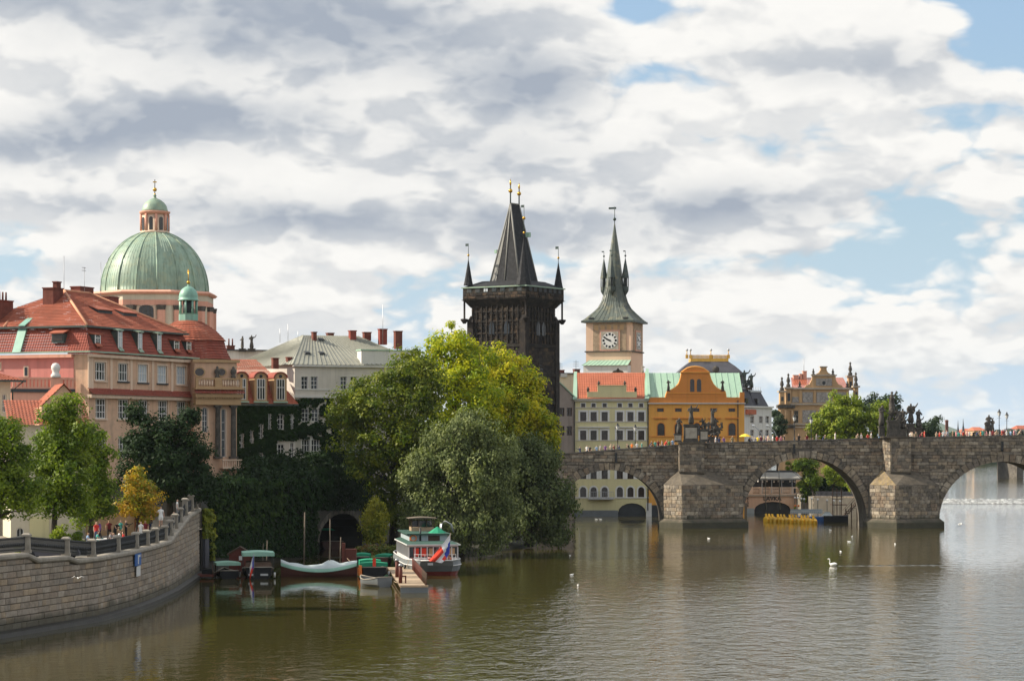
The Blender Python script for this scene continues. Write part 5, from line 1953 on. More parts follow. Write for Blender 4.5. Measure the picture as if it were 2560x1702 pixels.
for dx_, dy_ in ((-1, 0), (1, 0), (0, -1)):
    x, y = cx + dx_ * 2.0, cy + dy_ * 2.0
    t = link('spire_turret', None, ck.root)
    mb = MB()
    mb.lathe([(.1, kz(736)), (.55, kz(726)), (.62, kz(722)), (.62, kz(714))], (x, y), 8, 0, False)
    mb.lathe([(.68, kz(692)), (.55, kz(680)), (.3, kz(660)), (.04, kz(641))], (x, y), 8, 0, False)
    for k in range(8):
        a = R(45 * k)
        mb.tube([(x + .56 * math.cos(a), y + .56 * math.sin(a), kz(715)), (x + .56 * math.cos(a), y + .56 * math.sin(a), kz(690))], .07, 4)
    mb.lathe([(.3, kz(714)), (.3, kz(691))], (x, y), 6, 1, False)
    mb.build('turret_body', [MAT['copper_dark'], MAT['dark_trim']], t)
    mb = MB()
    finial(mb, (x, y), kz(643), kz(623), .045, ((.35, .2),), 0, 0, vane=True)
    mb.build('turret_finial', MAT['iron_green'], t)
for u in (.6, ck.w - 1.4):
    ck.part('roof_hatch', 'dark_trim', (u, u + .8, -.45, .2, kz(797), kz(793)))

# ================================================================== waterfront houses behind the bridge
ye = B('yellow_house', 'pale yellow riverside house with red roof and six bays of windows', 'building', 1436, 403, 1621, 403)
yz = lambda py: ye.z(py)
XC = (1458, 1484, 1511.6, 1549.5, 1576.2, 1603)
for c in XC:
    ye.win(c - 5, 1008, c + 5, 1017.5, 2, 1, sur='white_trim', sw=.14, glass='glass_brown', frame='wood_dark', fw=.05)
    ye.win(c - 7.6, 1029.5, c + 7.6, 1052.5, 3, 2, sur='white_trim', sw=.32, glass='glass_brown', frame='wood_dark', fw=.05)
    ye.win(c - 7.6, 1076, c + 7.6, 1099.5, 3, 2, sur='white_trim', sw=.32, glass='glass_brown', frame='wood_dark', fw=.05)
    ye.win(c - 7.6, 1172, c + 7.6, 1197, 3, 2, sur='white_trim', sw=.40, glass='glass_brown', frame='wood_dark', fw=.05)
    ye.win(c - 7.6, 1217, c + 7.6, 1242, 2, 2, arch=True, sur='white_trim', sw=.26, glass='glass_brown', frame='wood_dark', fw=.05)
u0, u1 = ye.uv(1545, 1270)[0], ye.uv(1615, 1270)[0]
ye.holes.append((u0, u1, -.4, yz(1257), True))
ye.wall(-1, yz(997), 9, 'pale_yellow', rev=.25)
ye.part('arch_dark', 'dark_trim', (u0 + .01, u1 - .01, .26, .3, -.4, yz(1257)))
ye.part('grey_base', 'hull_grey', (0, u0, -.12, .02, -1, yz(1275)))
ye.part('white_pier', 'white_plaster', (u1 + .02, u1 + .95, -.16, .02, -1, yz(1257)))
for py in (1019, 1054, 1101):
    ye.band('string_course', 'grey_plaster', yz(py) - .05, yz(py) + .1, .10)
for a, b in ((1446, 1524), (1537, 1618)):
    ye.part('window_hood', 'white_plaster', (ye.uv(a, 1068)[0], ye.uv(b, 1068)[0], -.3, .02, yz(1069), yz(1066)))
ye.band('string_course', 'white_plaster', yz(1245), yz(1242), .12)
ua, ub = ye.uv(1471, 1240)[0], ye.uv(1533, 1240)[0]
mb = MB()
mb.box(ua, ub, -1.0, .02, yz(1248), yz(1245))
for k in range(16):
    u = ua + (ub - ua) * k / 15
    mb.box(u - .02, u + .02, -.98, -.94, yz(1245), yz(1229))
mb.box(ua, ub, -1.0, -.92, yz(1229), yz(1228))
mb.build('balcony', MAT['steel'], ye.root)
mb = MB()
mb.box(-.2, ye.w + .1, -.45, .02, yz(1000), yz(997))
mb.box(.0, ye.w, -.30, .02, yz(1003), yz(1000))
mb.build('cornice', MAT['grey_plaster'], ye.root)
mb = MB()
mb.box(ye.uv(1468, 985)[0], ye.uv(1592, 985)[0], -.1, .5, yz(997), yz(979))
mb.box(ye.uv(1494, 970)[0], ye.uv(1566, 970)[0], -.06, .46, yz(979), yz(964))
mb.box(ye.uv(1492, 970)[0], ye.uv(1568, 970)[0], -.16, .56, yz(964), yz(962.5))
mb.build('attic_parapet', MAT['pale_yellow'], ye.root)
for px, py in ((1470, 979), (1497, 964), (1562, 964), (1589, 979)):
    u, z_ = ye.uv(px, py)
    mb = MB()
    mb.box(u - .2, u + .2, 0, .4, z_, z_ + .2)
    mb.lathe([(.1, z_ + .2), (.3, z_ + .45), (.12, z_ + .6), (.16, z_ + .75), (0, z_ + .85)], (u, .2), 8)
    mb.build('urn', MAT['statue_stone'], ye.root)
zr_ = HC + (YH - 932) / F * 409.5
mb = MB()
mb.quad((.3, -.3, yz(997) + .02), (ye.w - .3, -.3, yz(997) + .02), (ye.w - .2, 6.5, zr_), (.6, 6.5, zr_))
tiles(mb, (.3, -.3, yz(997) + .05), (ye.w - .3, -.3, yz(997) + .05), (ye.w - .2, 6.5, zr_ + .02), (.6, 6.5, zr_ + .02), cw=.4, rh=.5, amp=.03)
mb.build('roof_tiles', MAT['tile_orange'], ye.root, kind='stuff')
for u in (-.1, ye.w - .45):
    mb = MB()
    mb.hexa([(u - .2, -.6, yz(999)), (u + .55, -.6, yz(999)), (u + .75, 6.9, zr_), (u + .2, 6.9, zr_), (u - .2, -.6, yz(995)), (u + .55, -.6, yz(995)), (u + .75, 6.9, zr_ + .25), (u + .2, 6.9, zr_ + .25)])
    mb.build('fire_wall', MAT['copper_pale'], ye.root)
ye.part('rear_wall', 'pale_yellow', (.3, ye.w, 6.6, 9, yz(1010), zr_ - .1))
mb = MB()
u, _ = ye.uv(1545, 925, 7)
mb.prism([(u - 1.2, zr_ - .2), (u + 1.2, zr_ - .2), (u + .8, zr_ + .35), (u + .3, zr_ + .5), (u, zr_ + .9), (u - .3, zr_ + .5), (u - .8, zr_ + .35)], 7, 7.5)
mb.build('roof_ornament', MAT['statue_stone'], ye.root)
for u in (.02, ye.w - .1):
    MB().tube([(u, -.18, yz(1000)), (u, -.18, 1)], .09, 6).build('downpipe', MAT['iron'], ye.root)

bn_ = B('brown_house', 'narrow grey brown house with steep gable beside the yellow house', 'building', 1392, 401, 1435, 403)
for a in (1398, 1417):
    bn_.win(a, 1019, a + 13, 1040, 2, 2, glass='glass_brown', frame='wood_dark')
    bn_.win(a, 1065, a + 13, 1088, 2, 2, glass='glass_brown', frame='wood_dark')
bn_.wall(-1, bn_.z(995), 9, 'brown_plaster')
mb = MB()
mb.prism([(-.1, bn_.z(995)), (bn_.w, bn_.z(995)), (bn_.w - .3, bn_.z(990)), (.6, bn_.z(955)), (-.1, bn_.z(950))], .02, .5)
mb.build('gable_wall', MAT['brown_plaster'], bn_.root)
mb = MB()
mb.hexa([(.5, -.2, bn_.z(957)), (bn_.w + .1, -.2, bn_.z(993)), (bn_.w + .1, .6, bn_.z(993)), (.5, .6, bn_.z(957)), (.5, -.2, bn_.z(954)), (bn_.w + .1, -.2, bn_.z(990)), (bn_.w + .1, .6, bn_.z(990)), (.5, .6, bn_.z(954))])
mb.build('gable_edge', MAT['copper_pale'], bn_.root)
mb = MB()
tiles(mb, (-.5, .5, bn_.z(992)), (bn_.w, .5, bn_.z(992)), (bn_.w + .4, 6.5, bn_.z(950, 6.5)), (-.5, 6.5, bn_.z(950, 6.5)), cw=.4, rh=.5)
mb.build('roof_tiles', MAT['tile_orange'], bn_.root, kind='stuff')

bg_ = B('rear_house', 'beige upper storey with chimneys seen over the red roof', 'building', 1394, 418, 1470, 420)
bg_.wall(2, bg_.z(935), 8, 'cream')
bg_.part('flat_roof', 'slate_grey', (-.2, bg_.w + .2, -.3, 8, bg_.z(935), bg_.z(932)))
bg_.part('skylight', 'steel', (bg_.uv(1400, 935)[0], bg_.uv(1416, 935)[0], -.36, -.02, bg_.z(943), bg_.z(934)))
bg_.chimney(1393, 1411, 924, 1, bg_.z(938))
bg_.chimney(1437, 1450, 922, 1.5, bg_.z(938))
for px, top in ((1401, 905), (1441, 900)):
    u, z_ = bg_.uv(px, top, 1)
    mb = MB()
    mb.tube([(u, 1.2, bg_.z(932)), (u, 1.2, z_)], .035, 4)
    for k in range(3):
        mb.tube([(u - .5, 1.2, z_ - .3 - k * .35), (u + .5, 1.2, z_ - .3 - k * .35)], .025, 4)
    mb.build('antenna', MAT['iron'], bg_.root)

og = B('orange_house', 'bright orange house with curved baroque gable and pale green copper roof', 'building', 1622, 403, 1861, 403)
oz = lambda py: og.z(py)
for c in (1651, 1696, 1740, 1784, 1829.5):
    og.win(c - 8, 1020.5, c + 8, 1029, 3, 1, glass='glass_brown', frame='wood_dark', sur='orange_deep', sw=.08, fw=.05)
for c in (1652.5, 1696, 1742, 1785, 1830):
    og.win(c - 9, 1057, c + 9, 1088.5, 2, 2, arch=True, glass='glass_far', frame='wood_dark', sur='orange_deep', sw=.16, fw=.07)
og.wall(-1, oz(1008), 10, 'orange_plaster')
for a, b in ((1634, 1668), (1680, 1757), (1770, 1802), (1813, 1846)):
    og.part('window_hood', 'orange_deep', (og.uv(a, 1045)[0], og.uv(b, 1045)[0], -.28, .02, oz(1046.5), oz(1043.5)))
og.band('string_course', 'orange_deep', oz(1092), oz(1090), .12)
og.band('string_course', 'grey_plaster', oz(1009.5), oz(1006.5), .35)
og.part('attic_parapet', 'orange_deep', (0, og.w, -.02, .4, oz(1006.5), oz(993)))
og.part('end_pier', 'orange_deep', (og.w - .75, og.w, -.04, .5, oz(993), oz(980)))
gp = [(1664, 993), (1666, 985), (1669, 977), (1677, 975.5), (1689, 968), (1698, 957), (1702, 945), (1704, 933), (1704, 930), (1709, 926), (1718, 920), (1728, 917), (1738, 916), (1748, 917), (1758, 920), (1767, 926), (1772, 930),
      (1773, 934), (1777, 948), (1783, 960), (1792, 970), (1802, 975), (1812, 977), (1814, 985), (1815, 993)]
gpl = [og.uv(a, b) for a, b in gp]
mb = MB()
n = len(gpl)
ctr = og.uv(1738, 985)
vs = [(x, -.05, z) for x, z in gpl] + [(x, .55, z) for x, z in gpl] + [(ctr[0], -.05, ctr[1]), (ctr[0], .55, ctr[1])]
mb.add(vs, [(i + 1, i, 2 * n) for i in range(n - 1)] + [(i, i + 1, i + 1 + n, i + n) for i in range(n - 1)] + [(i + n, i + 1 + n, 2 * n + 1) for i in range(n - 1)] + [(0, n - 1, 2 * n)])
mb.build('gable', MAT['orange_deep'], og.root)
mb = MB()
for i in range(n - 1):
    a, b = gpl[i], gpl[i + 1]
    mb.tube([(a[0], .2, a[1]), (b[0], .2, b[1])], .14, 5, 0, False)
mb.box(og.uv(1703, 930)[0] - .15, og.uv(1773, 930)[0] + .15, -.25, .5, oz(932), oz(929.5))
mb.box(og.uv(1667, 977)[0], og.uv(1814, 977)[0], -.16, .0, oz(983.5), oz(982))
mb.build('gable_moulding', MAT['orange_plaster'], og.root)
for c in (1730.5, 1747.5):
    u0, z1 = og.uv(c - 5.3, 947)
    u1, z0 = og.uv(c + 5.3, 979)
    mb = MB()
    r = (u1 - u0) / 2
    arc = [(u0, z0), (u1, z0)] + [((u0 + u1) / 2 + r * math.cos(R(t)), z1 - r + r * math.sin(R(t))) for t in range(0, 181, 30)]
    mb.prism(arc, -.09, .0, 0)
    mb.box((u0 + u1) / 2 - .03, (u0 + u1) / 2 + .03, -.13, -.08, z0, z1 - .1, 1)
    for q in (.35, .65):
        mb.box(u0, u1, -.13, -.08, z0 + (z1 - z0) * q, z0 + (z1 - z0) * q + .05, 1)
    mb.build('gable_window', [MAT['glass_far'], MAT['wood_dark']], og.root)
zr_ = HC + (YH - 932) / F * 409.5
mb = MB()
seams(mb, (.2, .42, oz(993)), (og.w - .2, .42, oz(993)), (og.w - .3, 6.5, zr_), (.2, 6.5, zr_), 1.05, 0, .04, .07)
mb.build('copper_roof', MAT['copper_pale'], og.root)
og.part('rear_wall', 'orange_plaster', (.3, og.w - .3, 6.6, 10, oz(1010), zr_ - .1))
mb = MB()
mb.hexa([(-.25, -.2, oz(995)), (.25, -.2, oz(995)), (.35, 6.9, zr_ + .2), (-.1, 6.9, zr_ + .2), (-.25, -.2, oz(985)), (.25, -.2, oz(985)), (.35, 6.9, zr_ + .75), (-.1, 6.9, zr_ + .75)])
mb.build('fire_wall', MAT['copper_pale'], og.root)
MB().tube([(og.w - 1.1, -.18, oz(1000)), (og.w - 1.1, -.18, 1)], .09, 6).build('downpipe', MAT['iron'], og.root)
u0, u1 = og.uv(1624, 1270)[0], og.uv(1668, 1270)[0]
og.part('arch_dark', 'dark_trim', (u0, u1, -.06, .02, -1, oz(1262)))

# far theatre roof with golden crest
ZN = 520.0
nt = thing('theatre_roof', 'dark curved theatre roof with a golden crested terrace behind the orange gable', 'building', (X(1771, ZN), ZN, 0))
k_ = ZN / F
nz = lambda py: H(py, ZN)
mb = MB()
lv = [(940, 82, 0), (931, 78, 0), (924, 71, 0), (916, 62, 0), (910, 54, 0), (905, 47, 0)]
vs, fs = [], []
for py, hw, _ in lv:
    w_ = hw * k_
    d_ = w_ * .8
    vs += [(-w_, -d_, nz(py)), (w_, -d_, nz(py)), (w_, d_, nz(py)), (-w_, d_, nz(py))]
for j in range(len(lv) - 1):
    fs += [(j * 4 + k, j * 4 + (k + 1) % 4, j * 4 + 4 + (k + 1) % 4, j * 4 + 4 + k) for k in range(4)]
mb.add(vs, fs)
mb.box(-82 * k_, 82 * k_, -60 * k_, 60 * k_, 3, nz(940))
mb.build('curved_roof', MAT['slate_grey'], nt)
mb = MB()
w_, d_ = 47 * k_, 36 * k_
mb.box(-w_, w_, -d_, d_, nz(905), nz(897))
mb.build('gold_cornice', MAT['gold_paint'], nt)
mb = MB()
for k in range(30):
    u = -w_ + .1 + (2 * w_ - .2) * k / 29
    mb.tube([(u, -d_ + .1, nz(897)), (u, -d_ + .1, nz(890))], .10, 4)
    mb.ball((u, -d_ + .1, nz(889.5)), .13, 0, 6)
mb.box(-w_, w_, -d_, -d_ + .12, nz(893.5), nz(892.5))
mb.build('crest_railing', MAT['gold_paint'], nt, kind='stuff')
for x in (-w_, w_, -w_ * 1.0 - .8, .3):
    mb = MB()
    mb.box(x - .3, x + .3, -d_ - .1, -d_ + .5, nz(897), nz(888))
    mb.tube([(x, -d_ + .2, nz(888)), (x, -d_ + .2, nz(878))], .09, 5)
    mb.ball((x, -d_ + .2, nz(876)), .28, 1, 8)
    mb.build('crest_finial', [MAT['gold_paint'], MAT['steel']], nt)
mb = MB()
mb.lathe([(.1, 0), (.75, 0), (.75, .4), (.1, .4)], (0, 0), 10)
mb.v = [(13 * k_ + x, -63 * k_ - z, nz(925) + y) for x, y, z in mb.v]
mb.build('round_dormer', MAT['statue_stone'], nt)

gr = B('grey_corner_house', 'pale grey corner house with dark mansard roofs right of the orange house', 'building', 1861, 424, 1929, 432)
for c in (1880, 1902, 1918):
    gr.win(c - 4.5, 1040, c + 4.5, 1058, 2, 2, glass='glass_far', sur='white_trim', sw=.12)
    gr.win(c - 4.5, 1074, c + 4.5, 1090, 2, 2, glass='glass_far', sur='white_trim', sw=.12)
gr.wall(1, gr.z(1017), 9, 'white_plaster')
gr.band('cornice', 'white_plaster', gr.z(1019), gr.z(1015), .4)
gr.part('small_roof', 'tile_orange', (gr.uv(1863, 1030)[0], gr.uv(1885, 1030)[0], -.5, -.02, gr.z(1036), gr.z(1024)))
for a, b, t, ins in ((1860, 1889, 973, .5), (1888, 1924, 980, 1.0)):
    u0, u1 = gr.uv(a, 1000)[0], gr.uv(b, 1000)[0]
    mb = MB()
    mb.taper(u0, u1, .2, 7, gr.z(1015), gr.z(t), ins * .7, 1.2)
    mb.box(u0 + ins * .7 - .15, u1 - ins * .7 + .15, 1.3, 5.9, gr.z(t) + .003, gr.z(t) + .3, 1)
    for k in range(7):
        u = u0 + ins * .7 + (u1 - u0 - 2 * ins * .7) * k / 6
        mb.tube([(u, 1.5, gr.z(t)), (u, 1.5, gr.z(t) + 1.0)], .05, 4, 1)
    mb.box(u0 + 1.0, u0 + 1.7, .1, 1, gr.z(1008), gr.z(996), 2)
    mb.build('mansard', [MAT['slate_grey'], MAT['steel'], MAT['glass_far']], gr.root)

# ================================================================== sgraffito house
sg = B('sgraffito_house', 'ochre renaissance house with grey sgraffito panels, stepped gable and pink chimneys', 'building', 1978, 470, 2124, 470.6)
sz = lambda py: sg.z(py)
su = lambda px: sg.uv(px, 1000)[0]
sg.win(1985, 1026, 1996, 1057, 2, 3, glass='glass_far', frame='stone_trim', sur='ochre', sw=.2)
sg.win(2086, 1030, 2098, 1056, 2, 3, glass='glass_far', frame='stone_trim', sur='ochre', sw=.2)
sg.wall(1, sz(1010), 12, 'ochre')
sg.part('upper_wall', 'ochre', (su(1980), su(2122), 0, 12, sz(1010), sz(971)))
for a, b, t, bt, nm in ((2006, 2040, 1025, 1056, 0), (2045, 2080, 1025, 1056, 0), (2006, 2032, 980, 1006, 1), (2041, 2080, 980, 1006, 1), (2089, 2115, 980, 1006, 1), (1980, 1997, 992, 1006, 1)):
    sg.part('sgraffito_panel', 'sgraffito', (su(a), su(b), -.07, .01, sz(bt), sz(t)))
for a in (2001, 2036.5, 2084.5, 2119):
    sg.part('pilaster', 'ochre', (su(a) - .25, su(a) + .25, -.2, .01, sz(1007), sz(974)))
for a, b in ((1012, 1008), (973, 969), (1062, 1058), (1069, 1066)):
    sg.band('cornice', 'stone_trim', sz(a), sz(b), .45)
# stepped gable
mb = MB()
gq = [(2012, 969), (2016, 963), (2024, 960), (2028, 952), (2031, 944), (2031, 938), (2041, 935), (2048, 931), (2051, 925), (2067, 925), (2070, 931), (2077, 935), (2088, 938), (2088, 944), (2091, 952), (2096, 960), (2104, 963), (2108, 969)]
gl = [sg.uv(a, b) for a, b in gq]
ctr = sg.uv(2059, 962)
n = len(gl)
mb.add([(x, 0, z) for x, z in gl] + [(x, .8, z) for x, z in gl] + [(ctr[0], 0, ctr[1]), (ctr[0], .8, ctr[1])],
       [(i + 1, i, 2 * n) for i in range(n - 1)] + [(i, i + 1, i + 1 + n, i + n) for i in range(n - 1)] + [(0, n - 1, 2 * n)] + [(i + n, i + 1 + n, 2 * n + 1) for i in range(n - 1)])
mb.box(su(2052), su(2066.5), -.1, .9, sz(925), sz(918), 0)
mb.box(su(2049.5), su(2068.5), -.25, 1.0, sz(918), sz(915.5), 1)
mb.box(su(2027), su(2092), -.3, .5, sz(939.5), sz(936.5), 1)
mb.box(su(2030), su(2036), -.15, .3, sz(969), sz(939), 0)
mb.box(su(2083), su(2089), -.15, .3, sz(969), sz(939), 0)
mb.box(su(2040), su(2080), -.06, .3, sz(964), sz(946), 2)
mb.build('gable', [MAT['ochre'], MAT['stone_trim'], MAT['sgraffito']], sg.root)
mb = MB()
u, z_ = sg.uv(2059.5, 957)
mb.add([(u + .33 * math.cos(R(30 * k)), -.12, z_ + .38 * math.sin(R(30 * k))) for k in range(12)], [list(range(11, -1, -1))])
mb.build('round_window', MAT['dark_trim'], sg.root)
for px, py in ((2034, 937), (2083, 937), (2000, 968), (2119, 968)):
    u, z_ = sg.uv(px, py)
    mb = MB()
    mb.lathe([(.35, z_), (.35, z_ + .2), (.14, z_ + .3), (.3, z_ + .6), (.1, z_ + .9), (.18, z_ + 1.05), (0, z_ + 1.3)], (u, .3), 8)
    mb.build('urn', MAT['statue_stone'], sg.root)
mb = MB()
tiles(mb, (su(1981), .6, sz(969)), (su(2123), .6, sz(969)), (su(2122), 6, sz(932)), (su(1990), 6, sz(942)), cw=.45, rh=.6)
mb.build('roof_tiles', MAT['tile_red'], sg.root, kind='stuff')
for px, w_, top, bot, dpt in ((1956, 6, 980, 1010, -1.2), (1972, 7, 971, 1010, -.3), (2127, 6, 942, 975, 3), (2141, 5, 968, 1000, 1)):
    u, z1 = sg.uv(px, top, dpt)
    _, z0 = sg.uv(px, bot, dpt)
    hw = w_ * .078
    mb = MB()
    mb.box(u - hw, u + hw, dpt, dpt + 1.4, z0, z1)
    mb.box(u - hw - .3, u + hw + .3, dpt - .3, dpt + 1.7, z1 - .02, z1 + .3, 1)
    mb.box(u - hw * .5, u + hw * .5, dpt - .05, dpt + .2, z0 + .6, z1 - .9, 2)
    t_ = z1 + .3
    mb.lathe([(.45, t_), (.4, t_ + .5), (.2, t_ + .7), (.4, t_ + 1.2), (.25, t_ + 1.8), (.12, t_ + 2.1), (.25, t_ + 2.4), (0, t_ + 2.75)], (u, dpt + .6), 8, 3)
    mb.build('attic_bay', [MAT['ochre'], MAT['stone_trim'], MAT['dark_trim'], MAT['statue_stone']], sg.root)
for px, y_, zt_ in ((1957, -1.0, 1010), (1973, -.2, 1010)):
    u = sg.uv(px, 1050, y_)[0]
    mb = MB()
    mb.box(u - .75, u + .75, y_, y_ + 1.3, 1, sz(1010))
    for zz2 in (1012, 1062):
        mb.box(u - 1.1, u + 1.1, y_ - .4, y_ + 1.3, sz(zz2 + 8), sz(zz2), 1)
    for s_ in (-.5, .5):
        mb.lathe([(.24, sz(1060)), (.2, sz(1025))], (u + s_, y_ - .2), 8, 0)
    mb.build('side_bay', [MAT['ochre'], MAT['statue_stone']], sg.root)
for a, b, top in ((1984, 1997, 937), (2000, 2006, 934), (2008, 2017, 927)):
    sg.chimney(a, b, top, 5.0, sz(960), 'pink_chimney', dep=1.2)
u, z_ = sg.uv(2008.5, 897, 6)
MB().tube([(u, 5.4, sz(930)), (u, 5.4, z_)], .05, 4).build('antenna', MAT['steel'], sg.root)

# ================================================================== club house on the water seen through the middle arch
lv_ = B('club_house', 'low beige boathouse with a balustraded terrace, dark arch and black sign letters', 'building', 1850, 420, 2003, 421)
lz = lambda py: lv_.z(py)
lu = lambda px: lv_.uv(px, 1250)[0]
lv_.holes.append((lu(1886), lu(1977), -.3, lz(1253.5), True))
# a flatter arch: cut as a rectangle with a low vault
lv_.wall(-1, lz(1236), 9, 'blush_plaster', rev=.4)
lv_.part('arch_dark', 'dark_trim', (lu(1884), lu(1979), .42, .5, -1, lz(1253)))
lv_.part('light_base', 'pale_blue', (lu(1855), lu(1885.5), -.05, .01, -1, lz(1270)))
lv_.part('cornice', 'stone_trim', (-.1, lv_.w + .1, -.3, .02, lz(1240), lz(1236)))
mb = MB()
mb.box(0, lv_.w, -.2, .1, lz(1236), lz(1233))
mb.box(0, lv_.w, -.2, .1, lz(1220), lz(1217.5))
for px in (1877, 1902, 1927, 1952, 1979, 2000):
    mb.box(lu(px) - .3, lu(px) + .3, -.24, .14, lz(1233), lz(1217))
mb.build('terrace_rail', MAT['peach_light'], lv_.root)
mb = MB()
for k in range(46):
    u = lu(1880) + (lu(1976) - lu(1880)) * k / 45
    mb.lathe([(.05, lz(1233)), (.1, lz(1229)), (.05, lz(1220))], (u, -.05), 5)
mb.build('baluster', MAT['peach_light'], lv_.root, kind='stuff')
mb = MB()
za, zb = lz(1196), lz(1181)
mb.hexa([(lu(1899), -.6, za), (lu(2005), -.6, za), (lu(2005), 5, zb), (lu(1925), 5, zb), (lu(1899), -.6, za + .1), (lu(2005), -.6, za + .1), (lu(2005), 5, zb + .1), (lu(1925), 5, zb + .1)])
mb.box(lu(1899), lu(2005), -.62, -.55, lz(1199), za)
mb.build('awning', MAT['slate_edge'], lv_.root)
for px in (1904, 1928, 1953, 1979):
    lv_.part('awning_post', 'steel', (lu(px) - .05, lu(px) + .05, -.5, -.4, lz(1233), za))
lv_.part('terrace_back', 'dark_trim', (lu(1895), lv_.w, 4.5, 4.7, lz(1236), lz(1176)))
for k in range(8):
    u = lu(1897) + (lu(1990) - lu(1897)) * k / 7
    mb = MB()
    mb.ball((u, .6 + (k % 3) * .8, lz(1203 + (k % 2))), .16, 0, 8)
    mb.tube([(u, .6 + (k % 3) * .8, lz(1202)), (u, .6 + (k % 3) * .8, lz(1197))], .02, 4, 0)
    mb.build('terrace_lamp', MAT['globe'], lv_.root)


def letters(txt, root, x, y, z, size, mat, name='lettering', wide=1.0):
    cu = bpy.data.curves.new(name, 'FONT')
    cu.body, cu.size, cu.extrude, cu.align_x, cu.offset = txt, size, .03, 'CENTER', size * .012
    t = bpy.data.objects.new('tmp', cu)
    COL.objects.link(t)
    me = bpy.data.meshes.new_from_object(t.evaluated_get(bpy.context.evaluated_depsgraph_get()))
    bpy.data.objects.remove(t)
    me.materials.clear()
    me.materials.append(mat)
    o = link(name, me, root, (x, y, z), None, (wide, 1, 1), kind='stuff')
    o.rotation_euler = (R(90), 0, 0)
    return o


letters('LÁVKA', lv_.root, lu(1930.5), -.10, lz(1250.5), 1.0, MAT['iron'], wide=1.05)
for i, c_ in enumerate('KLUB'):
    letters(c_, lv_.root, lu(1869.5), -.08, lz(1247.5 + i * 6.1), .5, MAT['iron'])

# low stone quay, fence and wooden stair beside the pontoon
qw = B('quay_wall', 'short brown stone quay wall beneath the trees seen through the middle arch', 'wall', 2032, 392, 2162, 388)
qw.part('wall', 'bridge_core', (0, qw.w, 0, 1.2, -1, qw.z(1240)))
f_ = Facing(8)
f_.quad((0, 0, .1), (qw.w, 0, .1), (qw.w, 0, qw.z(1240)), (0, 0, qw.z(1240)), .45, (.5, 1.1), .07, .03)
f_.finish(qw.root, 'quay_stone', MAT['bridge_stone'], MAT['bridge_stone_small'], 0)
mb = MB()
for k in range(40):
    u = .4 + (qw.w - .8) * k / 39
    mb.box(u - .05, u + .05, .5, .56, qw.z(1240), qw.z(1228))
mb.box(.2, qw.w - .2, .56, .62, qw.z(1231), qw.z(1230))
mb.build('fence', MAT['slate_grey'], qw.root, kind='stuff')
# ------------------------------------------------------------------ trees and climbers
RNG = np.random.default_rng(12)


def bl(px, py, rx, ry, Z, dr=0.9, dz=0.0):
    """a crown lobe: centre and radii in photo pixels at distance Z"""
    k = Z / F
    return (X(px, Z), Z + dz, H(py, Z), rx * k, max(rx, ry) * k * dr, ry * k)


def leaf_cards(pts, nrm, size, asp=.62, spread=.9, hang=0.0):
    n = len(pts)
    rv = RNG.normal(size=(n, 3))
    rv /= np.linalg.norm(rv, axis=1, keepdims=True)
    nn = nrm + rv * spread
    nn /= np.linalg.norm(nn, axis=1, keepdims=True) + 1e-9
    a = np.cross(nn, RNG.normal(size=(n, 3)) + np.array([0, 0, -hang * 3]))
    if hang:
        dn = np.tile(np.array([0, 0, -1.0]), (n, 1)) + rv * .45
        a = dn - nn * (dn * nn).sum(1, keepdims=True)
    a /= np.linalg.norm(a, axis=1, keepdims=True) + 1e-9
    b = np.cross(nn, a)
    s = size * RNG.uniform(.6, 1.3, size=(n, 1))
    v = np.stack([pts - a * s * .5, pts + b * s * asp * .5 - a * s * .05, pts + a * s * .5, pts - b * s * asp * .5 - a * s * .05], 1).reshape(-1, 3)
    f = np.arange(4 * n).reshape(-1, 4)
    return v, f


def crown_points(blobs, dens, cr, fill=.22, shell=(.66, 1.08), per=60, hang=0.0):
    """lobes carry smaller leafy tufts; the leaves sit on the skin of each tuft"""
    cr, per = cr * 1.35, int(per * 2.0)
    P_, N_, tips = [], [], []
    for (cx, cy, cz, rx, ry, rz) in blobs:
        area = 4 * math.pi * (((rx * ry) ** 1.6 + (rx * rz) ** 1.6 + (ry * rz) ** 1.6) / 3) ** (1 / 1.6)
        k = max(6, int(area / (cr * cr) * dens))
        d = RNG.normal(size=(k, 3))
        d /= np.linalg.norm(d, axis=1, keepdims=True)
        ph = RNG.uniform(0, 6.3, 3)
        wob = 1 + .10 * np.sin(5 * d[:, :1] + ph[0]) * np.sin(4.3 * d[:, 2:3] + ph[1]) + .08 * np.sin(7 * d[:, 1:2] + 6 * d[:, 2:3] + ph[2])
        rr = RNG.uniform(*shell, size=(k, 1)) * wob
        c = np.array([cx, cy, cz]) + d * rr * np.array([rx, ry, rz])
        crs = cr * RNG.uniform(.42, 1.0, size=(k, 1, 1))
        o = RNG.normal(size=(k, per, 3))
        o /= np.linalg.norm(o, axis=2, keepdims=True)
        sk = o.copy()
        o = o * crs * np.clip(RNG.normal(.82, .20, size=(k, per, 1)), .1, 1.45)
        o[:, :, 2] *= .72
        if hang:
            o[:, :, 2] -= np.abs(RNG.normal(size=(k, per))) * hang
        P_.append((c[:, None, :] + o).reshape(-1, 3))
        N_.append((sk + d[:, None, :] * .35 + np.array([0, 0, .35])).reshape(-1, 3))
        tips += [tuple(v) for v in c[:max(2, k // 8)]]
        m = int(k * per * fill)
        d2 = RNG.normal(size=(m, 3))
        d2 /= np.linalg.norm(d2, axis=1, keepdims=True)
        P_.append(np.array([cx, cy, cz]) + d2 * RNG.uniform(.3, .75, size=(m, 1)) * np.array([rx, ry, rz]))
        N_.append(d2)
    p, n = np.concatenate(P_), np.concatenate(N_)
    n /= np.linalg.norm(n, axis=1, keepdims=True) + 1e-9
    return p, n, tips


